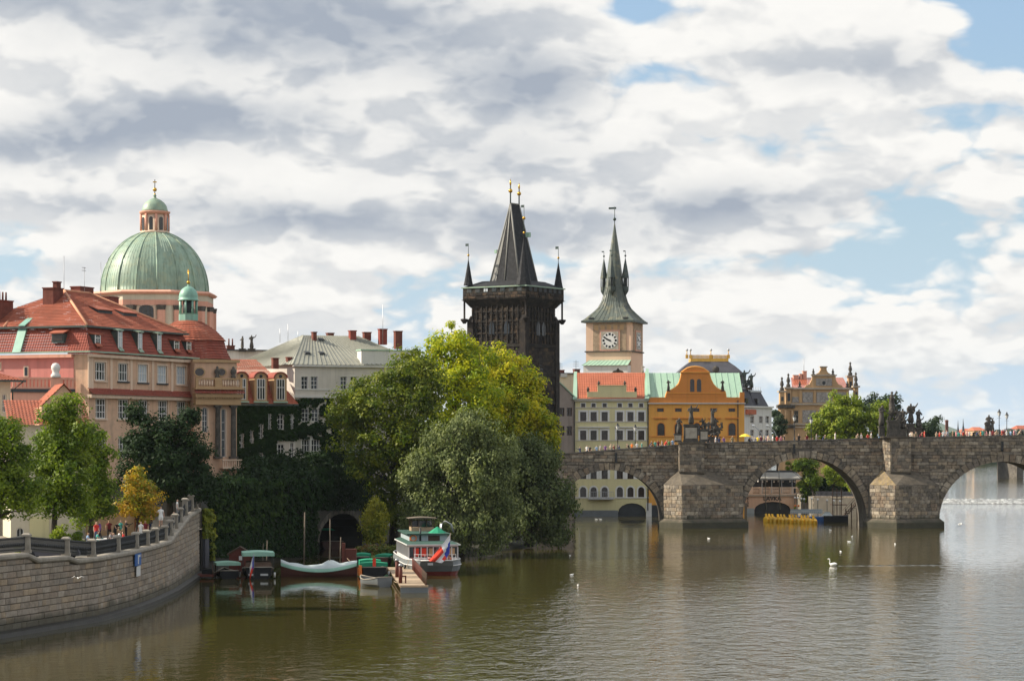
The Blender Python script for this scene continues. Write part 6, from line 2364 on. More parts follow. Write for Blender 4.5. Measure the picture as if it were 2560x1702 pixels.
def tree(name, label, base, blobs, mat, leaf=.36, cr=1.1, dens=.50, per=60, tr=.35, bark='bark', group=None, hang=0.0, fork=.45, zmin=None, cat='tree', fill=.22, spread=.5):
    root = thing(name, label, cat, base, 0, group)
    bx_, by_, bz_ = base
    p, n, tips = crown_points(blobs, dens, cr, fill, per=per, hang=hang)
    if zmin is not None:
        k = p[:, 2] > zmin + RNG.uniform(-.1, .5, size=len(p))
        p, n = p[k], n[k]
    v, f = leaf_cards(p - np.array(base), n, leaf, hang=hang, spread=spread)
    link('crown', np_mesh('crown', v, f, [MAT[mat]]), root)
    mb = MB()
    top = max(b[2] for b in blobs) - bz_
    mid = Vector((np.mean([b[0] for b in blobs]) - bx_, np.mean([b[1] for b in blobs]) - by_, top * .62))
    low = Vector((0, 0, 0)).lerp(mid, fork)
    mb.tube([(0, 0, -.3), low * .5 + Vector((.06, 0, 0)), low], [tr * 1.25, tr * .95, tr * .8], 8)
    mb.tube([low, low.lerp(mid, .6) + Vector((.2, .1, 0)), mid], [tr * .78, tr * .5, tr * .2], 7)
    random.seed(len(tips))
    for t in random.sample(tips, min(len(tips), 26)):
        tv = Vector(t) - Vector(base)
        s = low.lerp(mid, random.uniform(0, .8))
        m_ = s.lerp(tv, .5) + Vector((0, 0, tv.length * .04))
        mb.tube([s, m_, tv], [tr * .38, tr * .2, tr * .06], 5)
    mb.build('trunk', MAT[bark], root)
    return root


def shrub(name, label, blobs, mat, leaf=.22, cr=.5, dens=.6, per=50, zmin=None, cat='shrub', group=None, hang=0):
    p, n, _ = crown_points(blobs, dens, cr, .4, per=per, hang=hang)
    if zmin is not None:
        k = p[:, 2] > zmin
        p, n = p[k], n[k]
    c = np.array([blobs[0][0], blobs[0][1], (zmin or blobs[0][2])])
    v, f = leaf_cards(p - c, n, leaf, hang=hang)
    return tag(link(name, np_mesh(name, v, f, [MAT[mat]]), None, tuple(c)), label, cat, group)


# the big group on the bank
Z = 272
tree('maple_tree', 'tall broad dark olive maple at the left of the big bank group', (X(985, 276), 276, .8),
     [bl(1000, 935, 72, 58, Z), bl(905, 1010, 62, 68, Z, dz=-1), bl(970, 1045, 92, 88, Z, dz=-3), bl(872, 1075, 48, 58, Z), bl(1055, 965, 66, 66, Z), bl(1010, 1130, 80, 68, Z, dz=-2), bl(935, 1160, 58, 52, Z, dz=-1), bl(1065, 1075, 74, 84, Z), bl(965, 1215, 52, 36, Z), bl(1070, 1200, 60, 60, Z), bl(850, 1035, 22, 30, Z), bl(1000, 1265, 50, 44, Z), bl(1045, 1250, 40, 60, Z)],
     'leaf_maple', .36, 1.2, .62, 62, .5)
Z = 286
tree('lime_tree', 'tall bright yellow green tree with the highest crown of the bank group', (X(1150, 288), 288, .9),
     [bl(1128, 862, 60, 50, Z), bl(1080, 915, 56, 58, Z), bl(1175, 915, 66, 60, Z), bl(1140, 985, 92, 76, Z, dz=-2), bl(1205, 1000, 60, 80, Z), bl(1150, 1080, 90, 60, Z)],
     'leaf_lime', .38, 1.15, .60, 56, .5)
Z = 292
tree('golden_tree', 'golden yellow autumn tree in front of the dark gate tower', (X(1290, 294), 294, .9),
     [bl(1262, 918, 56, 46, Z), bl(1308, 955, 52, 50, Z), bl(1240, 985, 58, 64, Z), bl(1335, 1010, 40, 56, Z), bl(1295, 1050, 84, 76, Z, dz=-2), bl(1352, 1075, 40, 62, Z), bl(1255, 1110, 66, 60, Z), bl(1310, 1100, 70, 60, Z), bl(1372, 1110, 22, 36, Z)],
     'leaf_gold', .38, 1.1, .62, 56, .45)
Z = 264
tree('grey_willow', 'round silvery grey green willow overhanging the water behind the moored ship', (X(1150, 268), 268, .5),
     [bl(1185, 1068, 66, 42, Z), bl(1110, 1112, 74, 62, Z), bl(1058, 1185, 56, 72, Z), bl(1165, 1170, 90, 90, Z, dz=-1.5), bl(1240, 1150, 56, 70, Z), bl(1100, 1285, 78, 74, Z, dz=-2), bl(1200, 1290, 88, 88, Z, dz=-1), bl(1045, 1310, 40, 42, Z), bl(1250, 1240, 44, 80, Z)],
     'leaf_willow', .34, 1.0, .66, 66, .5, hang=.5, zmin=.1, spread=.6)
Z = 284
tree('dark_willow', 'dark green willow leaning over the river beside the first bridge arch', (X(1320, 286), 286, .5),
     [bl(1310, 1150, 66, 66, Z), bl(1350, 1220, 72, 82, Z), bl(1305, 1285, 78, 82, Z), bl(1388, 1300, 46, 62, Z), bl(1412, 1245, 30, 42, Z), bl(1270, 1210, 50, 80, Z), bl(1372, 1140, 34, 44, Z), bl(1345, 1110, 40, 30, Z)],
     'leaf_willow_dark', .36, 1.1, .62, 62, .45, hang=.6, zmin=.05, spread=.6)
Z = 255
tree('weeping_tree', 'small yellow weeping tree on the grassy mound left of the ship', (X(938, Z), Z, .9),
     [bl(940, 1262, 22, 24, Z), bl(925, 1290, 20, 30, Z), bl(950, 1300, 18, 34, Z), bl(935, 1325, 26, 28, Z)],
     'leaf_weep', .26, .55, .8, 44, .10, hang=.7, bark='bark_pale', zmin=1.6)
shrub('shrub_bed', 'low yellow green shrubs with reddish tips covering the mound by the jetty', [bl(950, 1378, 50, 12, 252, .7), bl(915, 1382, 26, 12, 251, .7), bl(985, 1374, 24, 9, 252, .7)], 'leaf_shrub', .26, .5, .9, 50, .1)

# lindens on the promenade
G_ = 'lindens along the promenade'
tree('linden_tree', 'leftmost linden cut by the picture edge, dark at its base', (X(-20, 178), 178, 4.4),
     [bl(2, 1085, 46, 56, 178), bl(38, 1165, 46, 66, 178), bl(-15, 1225, 80, 80, 178), bl(62, 1230, 36, 56, 178), bl(-40, 1130, 60, 70, 178)], 'leaf_linden', .26, .8, .66, 66, .25, group=G_)
tree('linden_tree', 'tallest sunlit linden with pointed top in the middle of the promenade row', (X(128, 184), 184, 4.4),
     [bl(166, 1008, 28, 40, 184), bl(140, 1075, 48, 56, 184), bl(182, 1110, 44, 70, 184), bl(112, 1150, 50, 62, 184), bl(170, 1190, 56, 72, 184, dz=-1), bl(112, 1240, 52, 48, 184), bl(175, 1262, 50, 42, 184)], 'leaf_linden', .26, .8, .68, 66, .24, group=G_)
tree('linden_tree', 'narrower shaded linden at the right end of the promenade row', (X(224, 199), 199, 4.4),
     [bl(222, 1095, 36, 48, 199), bl(246, 1150, 34, 56, 199), bl(236, 1215, 44, 64, 199), bl(262, 1255, 30, 44, 199), bl(205, 1270, 36, 36, 199)], 'leaf_linden', .28, .85, .66, 62, .22, group=G_)
tree('dark_tree', 'dark bushy tree in front of the peach palace windows', (X(425, 224), 224, 5.5),
     [bl(385, 1085, 54, 48, 224), bl(452, 1092, 44, 50, 224), bl(400, 1150, 86, 64, 224, dz=-1), bl(485, 1150, 46, 60, 224), bl(335, 1125, 36, 46, 224), bl(445, 1208, 82, 44, 224, dz=-1), bl(510, 1205, 40, 40, 224), bl(345, 1195, 50, 50, 224), bl(480, 1040, 16, 14, 224), bl(335, 1035, 10, 22, 224)], 'leaf_dark', .32, .95, .66, 62, .3)
tree('orange_tree', 'small orange and yellow autumn tree above the terrace crowd', (X(337, 203), 203, 4.4),
     [bl(350, 1195, 26, 24, 203), bl(338, 1230, 36, 36, 203), bl(376, 1245, 26, 32, 203), bl(322, 1270, 26, 24, 203), bl(365, 1280, 30, 20, 203)], 'leaf_orange', .22, .6, .72, 56, .12)
shrub('bush', 'bright green bush between the two linden trunks', [bl(150, 1335, 16, 22, 182), bl(135, 1350, 12, 12, 182), bl(170, 1348, 12, 12, 182)], 'leaf_bright', .16, .35, .7, 44)
shrub('clipped_bush', 'round clipped dark green bush right of the linden trunks', [bl(193, 1345, 14, 16, 183)], 'leaf_linden', .14, .3, .9, 44)
shrub('bush', 'small green bush showing through the leftmost railing panel', [bl(58, 1372, 14, 9, 161.5)], 'leaf_bright', .14, .3, .8, 40)

# trees behind the bridge
Z = 432
tree('bank_tree', 'tall light green tree in front of the sgraffito house', (X(2095, Z), Z, 2),
     [bl(2098, 1020, 34, 38, Z), bl(2128, 1012, 26, 30, Z), bl(2062, 1048, 30, 34, Z), bl(2105, 1062, 48, 36, Z), bl(2145, 1050, 26, 44, Z), bl(2050, 1080, 26, 24, Z), bl(2090, 1100, 50, 30, Z), bl(2135, 1100, 40, 30, Z)], 'leaf_bright', .46, 1.1, .6, 50, .35)
tree('bank_tree', 'green round tree just left of the large statue group', (X(2190, Z), Z, 2),
     [bl(2200, 1030, 26, 30, Z), bl(2178, 1052, 24, 34, Z), bl(2205, 1068, 30, 34, Z), bl(2190, 1100, 36, 24, Z)], 'leaf_bright', .46, 1.1, .6, 50, .35)
tree('bank_tree', 'dark green tree top rising behind the large statue group', (X(2215, 470), 470, 2),
     [bl(2200, 1008, 28, 20, 470), bl(2228, 1004, 22, 18, 470), bl(2215, 1030, 40, 30, 470), bl(2170, 1030, 24, 30, 470), bl(2215, 1075, 40, 30, 470)], 'leaf_far', .5, 1.2, .6, 46, .35)
tree('bank_tree', 'dark green tree right of the statues, before the blue hill', (X(2318, 480), 480, 2),
     [bl(2312, 1066, 26, 20, 480), bl(2336, 1056, 13, 16, 480), bl(2290, 1078, 24, 20, 480), bl(2330, 1085, 22, 16, 480)], 'leaf_far', .5, 1.1, .6, 46, .3)
tree('bank_tree', 'green tree between the grey corner house and the sgraffito house', (X(1943, 462), 462, 2),
     [bl(1942, 1038, 16, 16, 462), bl(1946, 1062, 18, 24, 462), bl(1938, 1088, 16, 20, 462)], 'leaf_far', .5, 1.0, .6, 46, .3)
tree('quay_tree', 'green tree hanging over the club house awning under the middle arch', (X(2036, 400), 400, 3.4),
     [bl(1992, 1168, 26, 20, 402), bl(2022, 1170, 24, 24, 402), bl(2034, 1200, 18, 32, 402), bl(2012, 1205, 16, 26, 402), bl(2018, 1235, 14, 18, 402)], 'leaf_linden', .36, .8, .65, 46, .2)
tree('quay_tree', 'small light green tree on the quay right of the club house', (X(2080, 398), 398, 3.4),
     [bl(2072, 1176, 14, 14, 398), bl(2086, 1192, 14, 14, 398), bl(2104, 1200, 14, 15, 398), bl(2074, 1202, 7, 12, 398)], 'leaf_bright', .32, .6, .7, 40, .1)
tree('quay_tree', 'smallest bright bush like tree near the second pier', (X(2131, 394), 394, 3.4),
     [bl(2130, 1218, 11, 10, 394), bl(2138, 1227, 8, 8, 394)], 'leaf_bright', .28, .5, .8, 40, .08)
shrub('hedge', 'dark hedge of leaves behind the quay fence under the middle arch', [bl(2060, 1215, 50, 26, 408, .5), bl(2110, 1218, 50, 24, 408, .5), bl(2150, 1222, 30, 24, 408, .5)], 'leaf_dark', .4, .8, .7, 46, 2.0, 'hedge')


# climbers: leaves over a wall plane
def ivy(name, label, b, rects, mat, n, holes=(), size=.30, depth=.35, cover=None, group=None):
    """rects: photo boxes on the building front b that the leaves cover"""
    P_ = []
    for (x0, y0, x1, y1, w) in rects:
        k = int(n * w)
        px = RNG.uniform(x0, x1, k)
        py = RNG.uniform(y0, y1, k)
        keep = np.ones(k, bool)
        for (a, c, d, e) in holes:
            keep &= ~((px > a - 1.0) & (px < d + 1.0) & (py > c - 1.0) & (py < e + 1.0))
        lump = np.sin(px * .21 + np.sin(py * .13) * 2) + np.sin(py * .17 + px * .05) + RNG.normal(size=k) * .7
        if cover is not None:
            keep &= lump > cover
        for a, c, l in zip(px[keep], py[keep], lump[keep]):
            u, z_ = b.uv(a, c)
            P_.append((u, -.05 - depth * (.3 + .35 * max(-1, min(1.5, l))) * random.random(), z_))
    p = np.array(P_)
    m3 = np.array(b.M)
    pw = p @ m3[:3, :3].T + m3[:3, 3]
    nrm = np.tile(m3[:3, :3] @ np.array([0, -1, .35]), (len(pw), 1))
    c = pw.mean(0)
    c[2] = pw[:, 2].min()
    v, f = leaf_cards(pw - c, nrm, size, .8, .65)
    return tag(link(name, np_mesh(name, v, f, [MAT[mat]]), None, tuple(c)), label, 'ivy', group)


IVW = [(668.5, 1033, 677.5, 1073), (693, 1035, 709, 1073), (725, 1035, 733, 1073), (647.5, 1059, 657.5, 1096), (624, 1075, 633, 1108), (600, 1083, 609, 1120),
       (694, 1110, 711, 1144), (725, 1106, 735, 1142), (648, 1132, 657.5, 1171), (625, 1148, 634, 1175), (600, 1156, 610, 1197)]
ivy('house_ivy', 'dark green ivy curtain around the narrow windows below the red mansard', iv, [(588, 1014, 741, 1100, .5), (588, 1100, 690, 1230, .5), (690, 1145, 741, 1230, .15)], 'leaf_ivy', 11000, IVW, .36)
GHW = [(a + (1 if k else 0), (1021, 1098)[k], b + (2 if k == 0 else 5), (1054, 1142)[k]) for a, b in ((753, 769.5), (777, 794), (850.5, 867), (875.5, 892)) for k in (0, 1)]
ivy('house_ivy', 'dark ivy climbing the lower storeys of the grey house', gh, [(738, 996, 905, 1100, .45), (800, 1085, 905, 1160, .3), (738, 1145, 905, 1215, .4), (740, 1060, 800, 1098, .1)], 'leaf_ivy', 11000, GHW, .36, cover=-.45)
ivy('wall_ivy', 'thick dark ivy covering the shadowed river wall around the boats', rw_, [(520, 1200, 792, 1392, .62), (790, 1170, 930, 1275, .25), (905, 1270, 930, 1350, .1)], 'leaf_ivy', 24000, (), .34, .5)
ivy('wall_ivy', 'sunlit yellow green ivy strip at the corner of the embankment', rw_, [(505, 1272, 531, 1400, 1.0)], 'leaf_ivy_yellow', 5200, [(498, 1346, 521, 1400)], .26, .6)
shrub('hedge', 'dark mass of bushes on top of the river wall below the ivy house', [bl(545, 1216, 36, 24, 236, .6), bl(590, 1212, 42, 26, 241, .6), bl(560, 1208, 40, 26, 246), bl(640, 1200, 46, 26, 248, .6), bl(640, 1175, 60, 36, 262), bl(690, 1196, 40, 30, 254, .6), bl(720, 1170, 60, 40, 272), bl(748, 1200, 40, 34, 262, .6), bl(800, 1175, 60, 40, 280), bl(810, 1215, 40, 30, 270, .6), bl(870, 1180, 50, 60, 284)], 'leaf_dark', .36, .9, .6, 50, 5.6, 'hedge')

# hanging shoots and a greener sheet of creeper on the shaded wall
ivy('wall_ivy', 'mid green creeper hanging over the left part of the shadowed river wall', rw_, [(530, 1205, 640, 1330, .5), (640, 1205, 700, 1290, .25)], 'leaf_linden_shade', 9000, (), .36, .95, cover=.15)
sp_ = []
for px in range(534, 900, 9):
    x0 = px + random.uniform(-4, 4)
    ln = random.uniform(20, 85)
    if 790 < px < 910:
        ln = min(ln, 40)
    sp_.append((x0 - 2.5, 1196, x0 + 2.5, 1196 + ln, .012 * ln / 50))
ivy('wall_ivy', 'loose trailing ivy shoots hanging down from the top of the river wall', rw_, sp_, 'leaf_ivy', 9000, (), .34, 1.3)
# wooded far bank as one mass
pw_, nw_, _ = crown_points([(170 + 26 * i, 1310 + 12 * math.sin(i * 2.1), 3.5 + 1.3 * math.sin(i * 1.7), 17, 10, 4.6 + 1.2 * math.sin(i * 2.9)) for i in range(26)], .5, 3.0, .3, per=26)
vw_, fw_ = leaf_cards(pw_, nw_, 1.6)
link('far_wood', np_mesh('far_wood', vw_, fw_, [MAT['leaf_far']]), None, None, kind='stuff')
# ------------------------------------------------------------------ railing on the embankment
rail = thing('promenade_railing', 'dark iron railing between grey stone posts along the embankment wall', 'railing')
POSTS = [(4, 147), (82, 159.6), (168, 165.45), (242, 169.6), (298, 176.3), (342, 182.4), (371, 187), (397, 191.5), (418, 197), (430, 200.2), (444, 204.6), (456.5, 209.2), (470, 214.2), (486, 221), (497, 226.5)]
for i, (px, Z) in enumerate(POSTS):
    x, t = wx(Z) - .28, wt_(Z + .02) + .36
    h = 1.22 if i < 12 else 1.5
    mb = MB()
    mb.box(x - .30, x + .30, Z - .30, Z + .30, t - .04, t + .16)
    mb.taper(x - .25, x + .25, Z - .25, Z + .25, t + .16, t + h - .16, .03, .03)
    mb.box(x - .30, x + .30, Z - .30, Z + .30, t + h - .16, t + h - .04)
    mb.taper(x - .30, x + .30, Z - .30, Z + .30, t + h - .04, t + h + .06, .12, .12)
    mb.build('stone_post', MAT['granite'], rail)
for (p0, a), (p1, b) in zip([(0, 134)] + POSTS, POSTS):
    ta = wt_(a + .05) + .36
    tb = wt_(b - .05) + .36
    if b == 147:
        ta = tb
    mb = MB()
    xa, xb = wx(a) - .28, wx(b) - .28
    L = math.hypot(b - a, xb - xa)
    n = max(4, int(L / .135))
    P0, P1 = Vector((xa, a, ta)), Vector((xb, b, tb))
    for hgt in (.10, .22, .92, 1.05):
        mb.bar(P0 + Vector((0, 0, hgt)), P1 + Vector((0, 0, hgt)), .028)
    for k in range(1, n):
        p = P0.lerp(P1, k / n)
        mb.bar(p + Vector((0, 0, .10)), p + Vector((0, 0, 1.05)), .046)
        if k % 2:
            mb.ball(p + Vector((0, 0, .56)), .085, 0, 5, 2.0)
            mb.ball(p + Vector((0, 0, .28)), .06, 0, 5)
        mb.ball(p + Vector((0, 0, .99)), .05, 0, 5)
    mb.build('iron_panel', MAT['iron'], rail)
st = thing('stone_steps', 'pale stone steps rising at the bend of the promenade', 'steps', (X(402, 200), 200, 4.4))
for k in range(7):
    mb = MB()
    mb.box(-1.1, .65, k * .55, k * .55 + .56, 0, .30 + k * .27)
    mb.build('step', MAT['granite'], st)
sg_ = thing('river_sign', 'small blue and white waterway sign hanging on the embankment wall', 'sign', (wx(180.8) + .12, 180.8, 0))
zt = H(1383, 180.8)
d_ = Vector((wx(182) - wx(180), 2, 0)).normalized()
def plate(name, a, b, z0, z1, mat, out=.06):
    mb = MB()
    n_ = Vector((d_.y, -d_.x, 0))
    q = [d_ * a, d_ * b, d_ * b + n_ * out, d_ * a + n_ * out]
    mb.hexa([v + Vector((0, 0, z0)) for v in q] + [v + Vector((0, 0, z1)) for v in q])
    return mb.build(name, mat, sg_)
plate('blue_plate', -.9, 1.5, zt - .92, zt, MAT['sign_blue'])
plate('white_symbol', .1, .45, zt - .80, zt - .12, MAT['white_paint'], .08)
plate('white_symbol', .45, 1.05, zt - .28, zt - .12, MAT['white_paint'], .08)
plate('white_plate', -.3, 1.2, zt - 1.72, zt - .98, MAT['white_paint'])

# ------------------------------------------------------------------ people
CL = {'white': (.75, .75, .74), 'red': (.55, .04, .03), 'black': (.02, .02, .022), 'navy': (.03, .045, .12), 'teal': (.08, .38, .32), 'orange': (.75, .20, .03), 'grey': (.25, .25, .26), 'pink': (.65, .25, .30),
      'light blue': (.30, .45, .65), 'green': (.08, .25, .09), 'maroon': (.18, .025, .03), 'beige': (.52, .42, .30), 'yellow': (.75, .55, .06), 'purple': (.22, .10, .30), 'khaki': (.28, .24, .14), 'denim': (.07, .10, .19)}
for k_, c_ in CL.items():
    surf('cloth_' + k_, c_, .85, .1, 3., 0)
surf('hair_dark', (.03, .02, .015), .6, .2, 5, 0)
surf('hair_fair', (.30, .18, .07), .6, .2, 5, 0)


def skinned(name, joints, edges, sub=1):
    """one continuous surface grown round a skeleton: joints = {key: (xyz, r)}"""
    keys = list(joints)
    me = bpy.data.meshes.new('tmp')
    me.from_pydata([joints[k][0] for k in keys], [(keys.index(a), keys.index(b)) for a, b in edges], [])
    o = bpy.data.objects.new('tmp', me)
    COL.objects.link(o)
    md = o.modifiers.new('s', 'SKIN')
    md.use_smooth_shade = True
    for i, k in enumerate(keys):
        r = joints[k][1]
        me.skin_vertices[0].data[i].radius = r if isinstance(r, tuple) else (r, r)
    me.skin_vertices[0].data[0].use_root = True
    if sub:
        ms = o.modifiers.new('u', 'SUBSURF')
        ms.levels = ms.render_levels = sub
    dg = bpy.context.evaluated_depsgraph_get()
    out = bpy.data.meshes.new_from_object(o.evaluated_get(dg))
    out.name = name
    bpy.data.objects.remove(o)
    bpy.data.meshes.remove(me)
    return out


ED = [('pel', 'spine'), ('spine', 'chest'), ('chest', 'neck'), ('neck', 'head'), ('head', 'top'), ('pel', 'hL'), ('hL', 'kL'), ('kL', 'aL'), ('aL', 'tL'), ('pel', 'hR'), ('hR', 'kR'), ('kR', 'aR'), ('aR', 'tR'),
      ('chest', 'sL'), ('sL', 'eL'), ('eL', 'wL'), ('wL', 'fL'), ('chest', 'sR'), ('sR', 'eR'), ('eR', 'wR'), ('wR', 'fR')]


def body(pose):
    J = {'pel': ((0, 0, .95), (.155, .12)), 'spine': ((0, 0, 1.14), (.14, .105)), 'chest': ((0, 0, 1.36), (.165, .115)), 'neck': ((0, 0, 1.50), .055), 'head': ((0, -.015, 1.61), (.085, .10)), 'top': ((0, -.01, 1.71), (.070, .085)),
         'hL': ((-.10, 0, .88), .095), 'kL': ((-.11, -.02, .49), .062), 'aL': ((-.11, .02, .09), .045), 'tL': ((-.12, -.15, .04), .035),
         'hR': ((.10, 0, .88), .095), 'kR': ((.11, -.02, .49), .062), 'aR': ((.11, .02, .09), .045), 'tR': ((.12, -.15, .04), .035),
         'sL': ((-.20, 0, 1.40), .062), 'eL': ((-.26, .03, 1.13), .045), 'wL': ((-.26, -.06, .90), .034), 'fL': ((-.25, -.09, .80), .036),
         'sR': ((.20, 0, 1.40), .062), 'eR': ((.26, .03, 1.13), .045), 'wR': ((.26, -.06, .90), .034), 'fR': ((.25, -.09, .80), .036)}
    for k, (p, r) in pose.items():
        J[k] = (p, r if r is not None else J[k][1])
    return skinned('body', J, ED)


POSES = {
    'stand': {},
    'walk': {'kL': ((-.10, -.16, .50), None), 'aL': ((-.10, -.22, .12), None), 'tL': ((-.11, -.36, .08), None), 'kR': ((.10, .06, .50), None), 'aR': ((.10, .26, .14), None), 'tR': ((.10, .14, .05), None),
             'eL': ((-.26, .14, 1.15), None), 'wL': ((-.25, .16, .93), None), 'fL': ((-.24, .15, .83), None), 'eR': ((.26, -.06, 1.15), None), 'wR': ((.24, -.24, 1.0), None), 'fR': ((.22, -.32, .95), None)},
    'lean': {'spine': ((0, -.06, 1.12), None), 'chest': ((0, -.20, 1.30), None), 'neck': ((0, -.30, 1.42), None), 'head': ((0, -.36, 1.51), None), 'top': ((0, -.38, 1.61), None), 'sL': ((-.2, -.22, 1.33), None), 'sR': ((.2, -.22, 1.33), None),
             'eL': ((-.26, -.32, 1.10), None), 'eR': ((.26, -.32, 1.10), None), 'wL': ((-.12, -.50, 1.08), None), 'wR': ((.12, -.50, 1.08), None), 'fL': ((-.02, -.54, 1.07), None), 'fR': ((.03, -.55, 1.09), None)},
    'point': {'eR': ((.34, -.22, 1.32), None), 'wR': ((.34, -.44, 1.42), None), 'fR': ((.33, -.54, 1.46), None), 'eL': ((-.25, -.12, 1.16), None), 'wL': ((-.10, -.28, 1.22), None), 'fL': ((-.04, -.32, 1.26), None)},
    'dress': {'hL': ((-.09, 0, .80), (.19, .17)), 'hR': ((.09, 0, .80), (.19, .17)), 'kL': ((-.09, -.02, .50), .06), 'kR': ((.09, -.02, .50), .06), 'eL': ((-.3, -.05, 1.2), None), 'wL': ((-.16, -.22, 1.22), None), 'fL': ((-.08, -.27, 1.26), None)},
    'sit': {'pel': ((0, .1, .52), None), 'spine': ((0, .1, .70), None), 'chest': ((0, .06, .92), None), 'neck': ((0, .04, 1.06), None), 'head': ((0, .02, 1.17), None), 'top': ((0, .02, 1.27), None), 'hL': ((-.10, .04, .50), None), 'hR': ((.10, .04, .50), None),
            'kL': ((-.12, -.38, .50), None), 'kR': ((.12, -.38, .50), None), 'aL': ((-.12, -.36, .10), None), 'aR': ((.12, -.36, .10), None), 'tL': ((-.12, -.5, .05), None), 'tR': ((.12, -.5, .05), None),
            'sL': ((-.2, .06, .95), None), 'sR': ((.2, .06, .95), None), 'eL': ((-.26, -.02, .70), None), 'eR': ((.26, -.02, .70), None), 'wL': ((-.2, -.25, .72), None), 'wR': ((.2, -.25, .72), None), 'fL': ((-.15, -.33, .74), None), 'fR': ((.15, -.33, .74), None)},
}
BODY = {}
for nm, ps in POSES.items():
    me = body(ps)
    for mt in ('skin', 'hair_dark', 'cloth_white', 'cloth_denim', 'iron'):
        me.materials.append(MAT[mt])
    dz_ = -.44 if nm == 'sit' else 0
    lean = -.3 if nm == 'lean' else 0
    for p in me.polygons:
        x, y, z = p.center
        zz_ = z - dz_ - (-.10 if nm == 'lean' and z > 1.35 else 0)
        hy = y - (lean if zz_ > 1.5 else 0)
        if zz_ > 1.70 or (zz_ > 1.56 and hy > .02):
            k = 1
        elif zz_ > 1.50:
            k = 0
        elif abs(x) > .21 and zz_ < 1.24 and nm != 'dress' or (abs(x) > .23 and zz_ < 1.3):
            k = 0
        elif zz_ > .96 or (nm == 'dress' and zz_ > .58):
            k = 2
        elif z < .08:
            k = 4
        elif nm == 'dress':
            k = 0
        else:
            k = 3
        p.material_index = k
    BODY[nm] = me


def person(label, x, y, z, rz, pose, top, bottom='denim', hair='hair_dark', s=1.0, group=None):
    o = link('person', BODY[pose], None, (x, y, z), rz, (s, s, s))
    for i, mt in ((1, hair), (2, 'cloth_' + top), (3, 'cloth_' + bottom)):
        o.material_slots[i].link = 'OBJECT'
        o.material_slots[i].material = MAT[mt]
    return tag(o, label, 'person', group)


RP = random.Random(4)
ZONES = [
    (1446, 1556, 'on the bridge before the yellow house', ['navy', 'white', 'black', 'light blue', 'grey', 'purple', 'beige', 'maroon', 'denim']),
    (1566, 1612, 'on the bridge by the lamp nearest the orange house', ['black', 'orange', 'white', 'teal']),
    (1618, 1684, 'on the bridge left of the first pier statues', ['navy', 'black', 'teal', 'maroon', 'grey', 'red', 'green', 'light blue']),
    (1762, 1838, 'on the bridge before the orange house', ['black', 'white', 'navy', 'purple', 'khaki']),
    (1868, 1924, 'on the bridge beside the yellow parasol', ['black', 'navy', 'white', 'grey', 'yellow', 'light blue', 'maroon', 'khaki', 'purple', 'beige']),
    (1926, 1965, 'on the bridge left of the sgraffito house', ['white', 'red', 'pink', 'black']),
    (1984, 2066, 'on the bridge before the sgraffito house', ['black', 'maroon', 'grey', 'navy']),
    (2130, 2204, 'on the bridge before the bright green trees', ['beige', 'grey', 'red', 'white', 'light blue']),
    (2272, 2302, 'just right of the large statue group', ['white', 'beige', 'khaki', 'maroon']),
    (2336, 2402, 'on the bridge in front of the blue hill', ['beige', 'red', 'white', 'light blue', 'grey', 'khaki', 'pink', 'teal']),
    (2404, 2462, 'on the bridge right of the blue hill', ['red', 'pink', 'white', 'black', 'navy', 'orange', 'teal']),
    (2464, 2496, 'on the bridge left of the twin lamps', ['pink', 'white', 'maroon', 'beige']),
    (2500, 2558, 'on the bridge by the twin lamps', ['red', 'maroon', 'white', 'light blue', 'pink', 'grey', 'beige', 'black']),
]
for a, b, where, tops in ZONES:
    for i, c_ in enumerate(tops):
        px = a + (b - a) * (i + RP.uniform(.2, .8)) / len(tops)
        y = ZB + RP.uniform(1.1, 4.2)
        hair = RP.choice(('hair_dark', 'hair_dark', 'hair_fair'))
        pose = RP.choice(('stand', 'walk', 'walk', 'point', 'lean'))
        person(f'{"fair" if hair == "hair_fair" else "dark"} haired person in {c_} top {where}', X(px, y), y, ptop(bx(px)) - .88, RP.choice((R(90), R(-90), R(0), R(180))) + RP.uniform(-.5, .5), pose, c_, RP.choice(('denim', 'black', 'khaki', 'grey')), hair, RP.uniform(.94, 1.06), 'people on the bridge')
person('person in long white shirt standing alone before the bright green trees', X(2088, ZB + 1), ZB + 1, ptop(bx(2088)) - .80, R(80), 'stand', 'white', 'white', 'hair_fair', 1.05, 'people on the bridge')
person('person all in red standing alone right of the statues', X(2311, ZB + 1), ZB + 1, ptop(bx(2311)) - .85, R(90), 'stand', 'red', 'red', 'hair_dark', 1.05, 'people on the bridge')
for px, Z, pose, top, bot, lab in (
        (241, 197, 'stand', 'red', 'denim', 'person in red top under the linden nearest the garden wall'), (249, 199, 'walk', 'purple', 'black', 'person in purple top under the linden beside the person in red'),
        (273, 201, 'stand', 'maroon', 'black', 'person in maroon top standing before the ochre garden wall'), (287, 200, 'lean', 'black', 'black', 'person in black bending over a terrace table'),
        (302, 201, 'stand', 'teal', 'khaki', 'person in teal top standing before the ochre garden wall'), (315, 201, 'point', 'black', 'black', 'person in black standing right of the person in teal'),
        (352, 198, 'stand', 'white', 'white', 'person in white shirt and trousers before the rust red awning'), (363, 200, 'walk', 'maroon', 'denim', 'person in maroon top right of the person in white'),
        (378, 203, 'stand', 'navy', 'black', 'person in navy top at the foot of the steps')):
    person(lab, X(px, Z), Z, 4.38, RP.uniform(0, 6), pose, top, bot, RP.choice(('hair_dark', 'hair_fair')), 1.0, 'people on the promenade')
person('woman in short white dress standing on the pale steps', X(402, 202.0), 202.0, 5.50, R(20), 'dress', 'white', 'white', 'hair_fair', 1.0, 'people on the promenade')
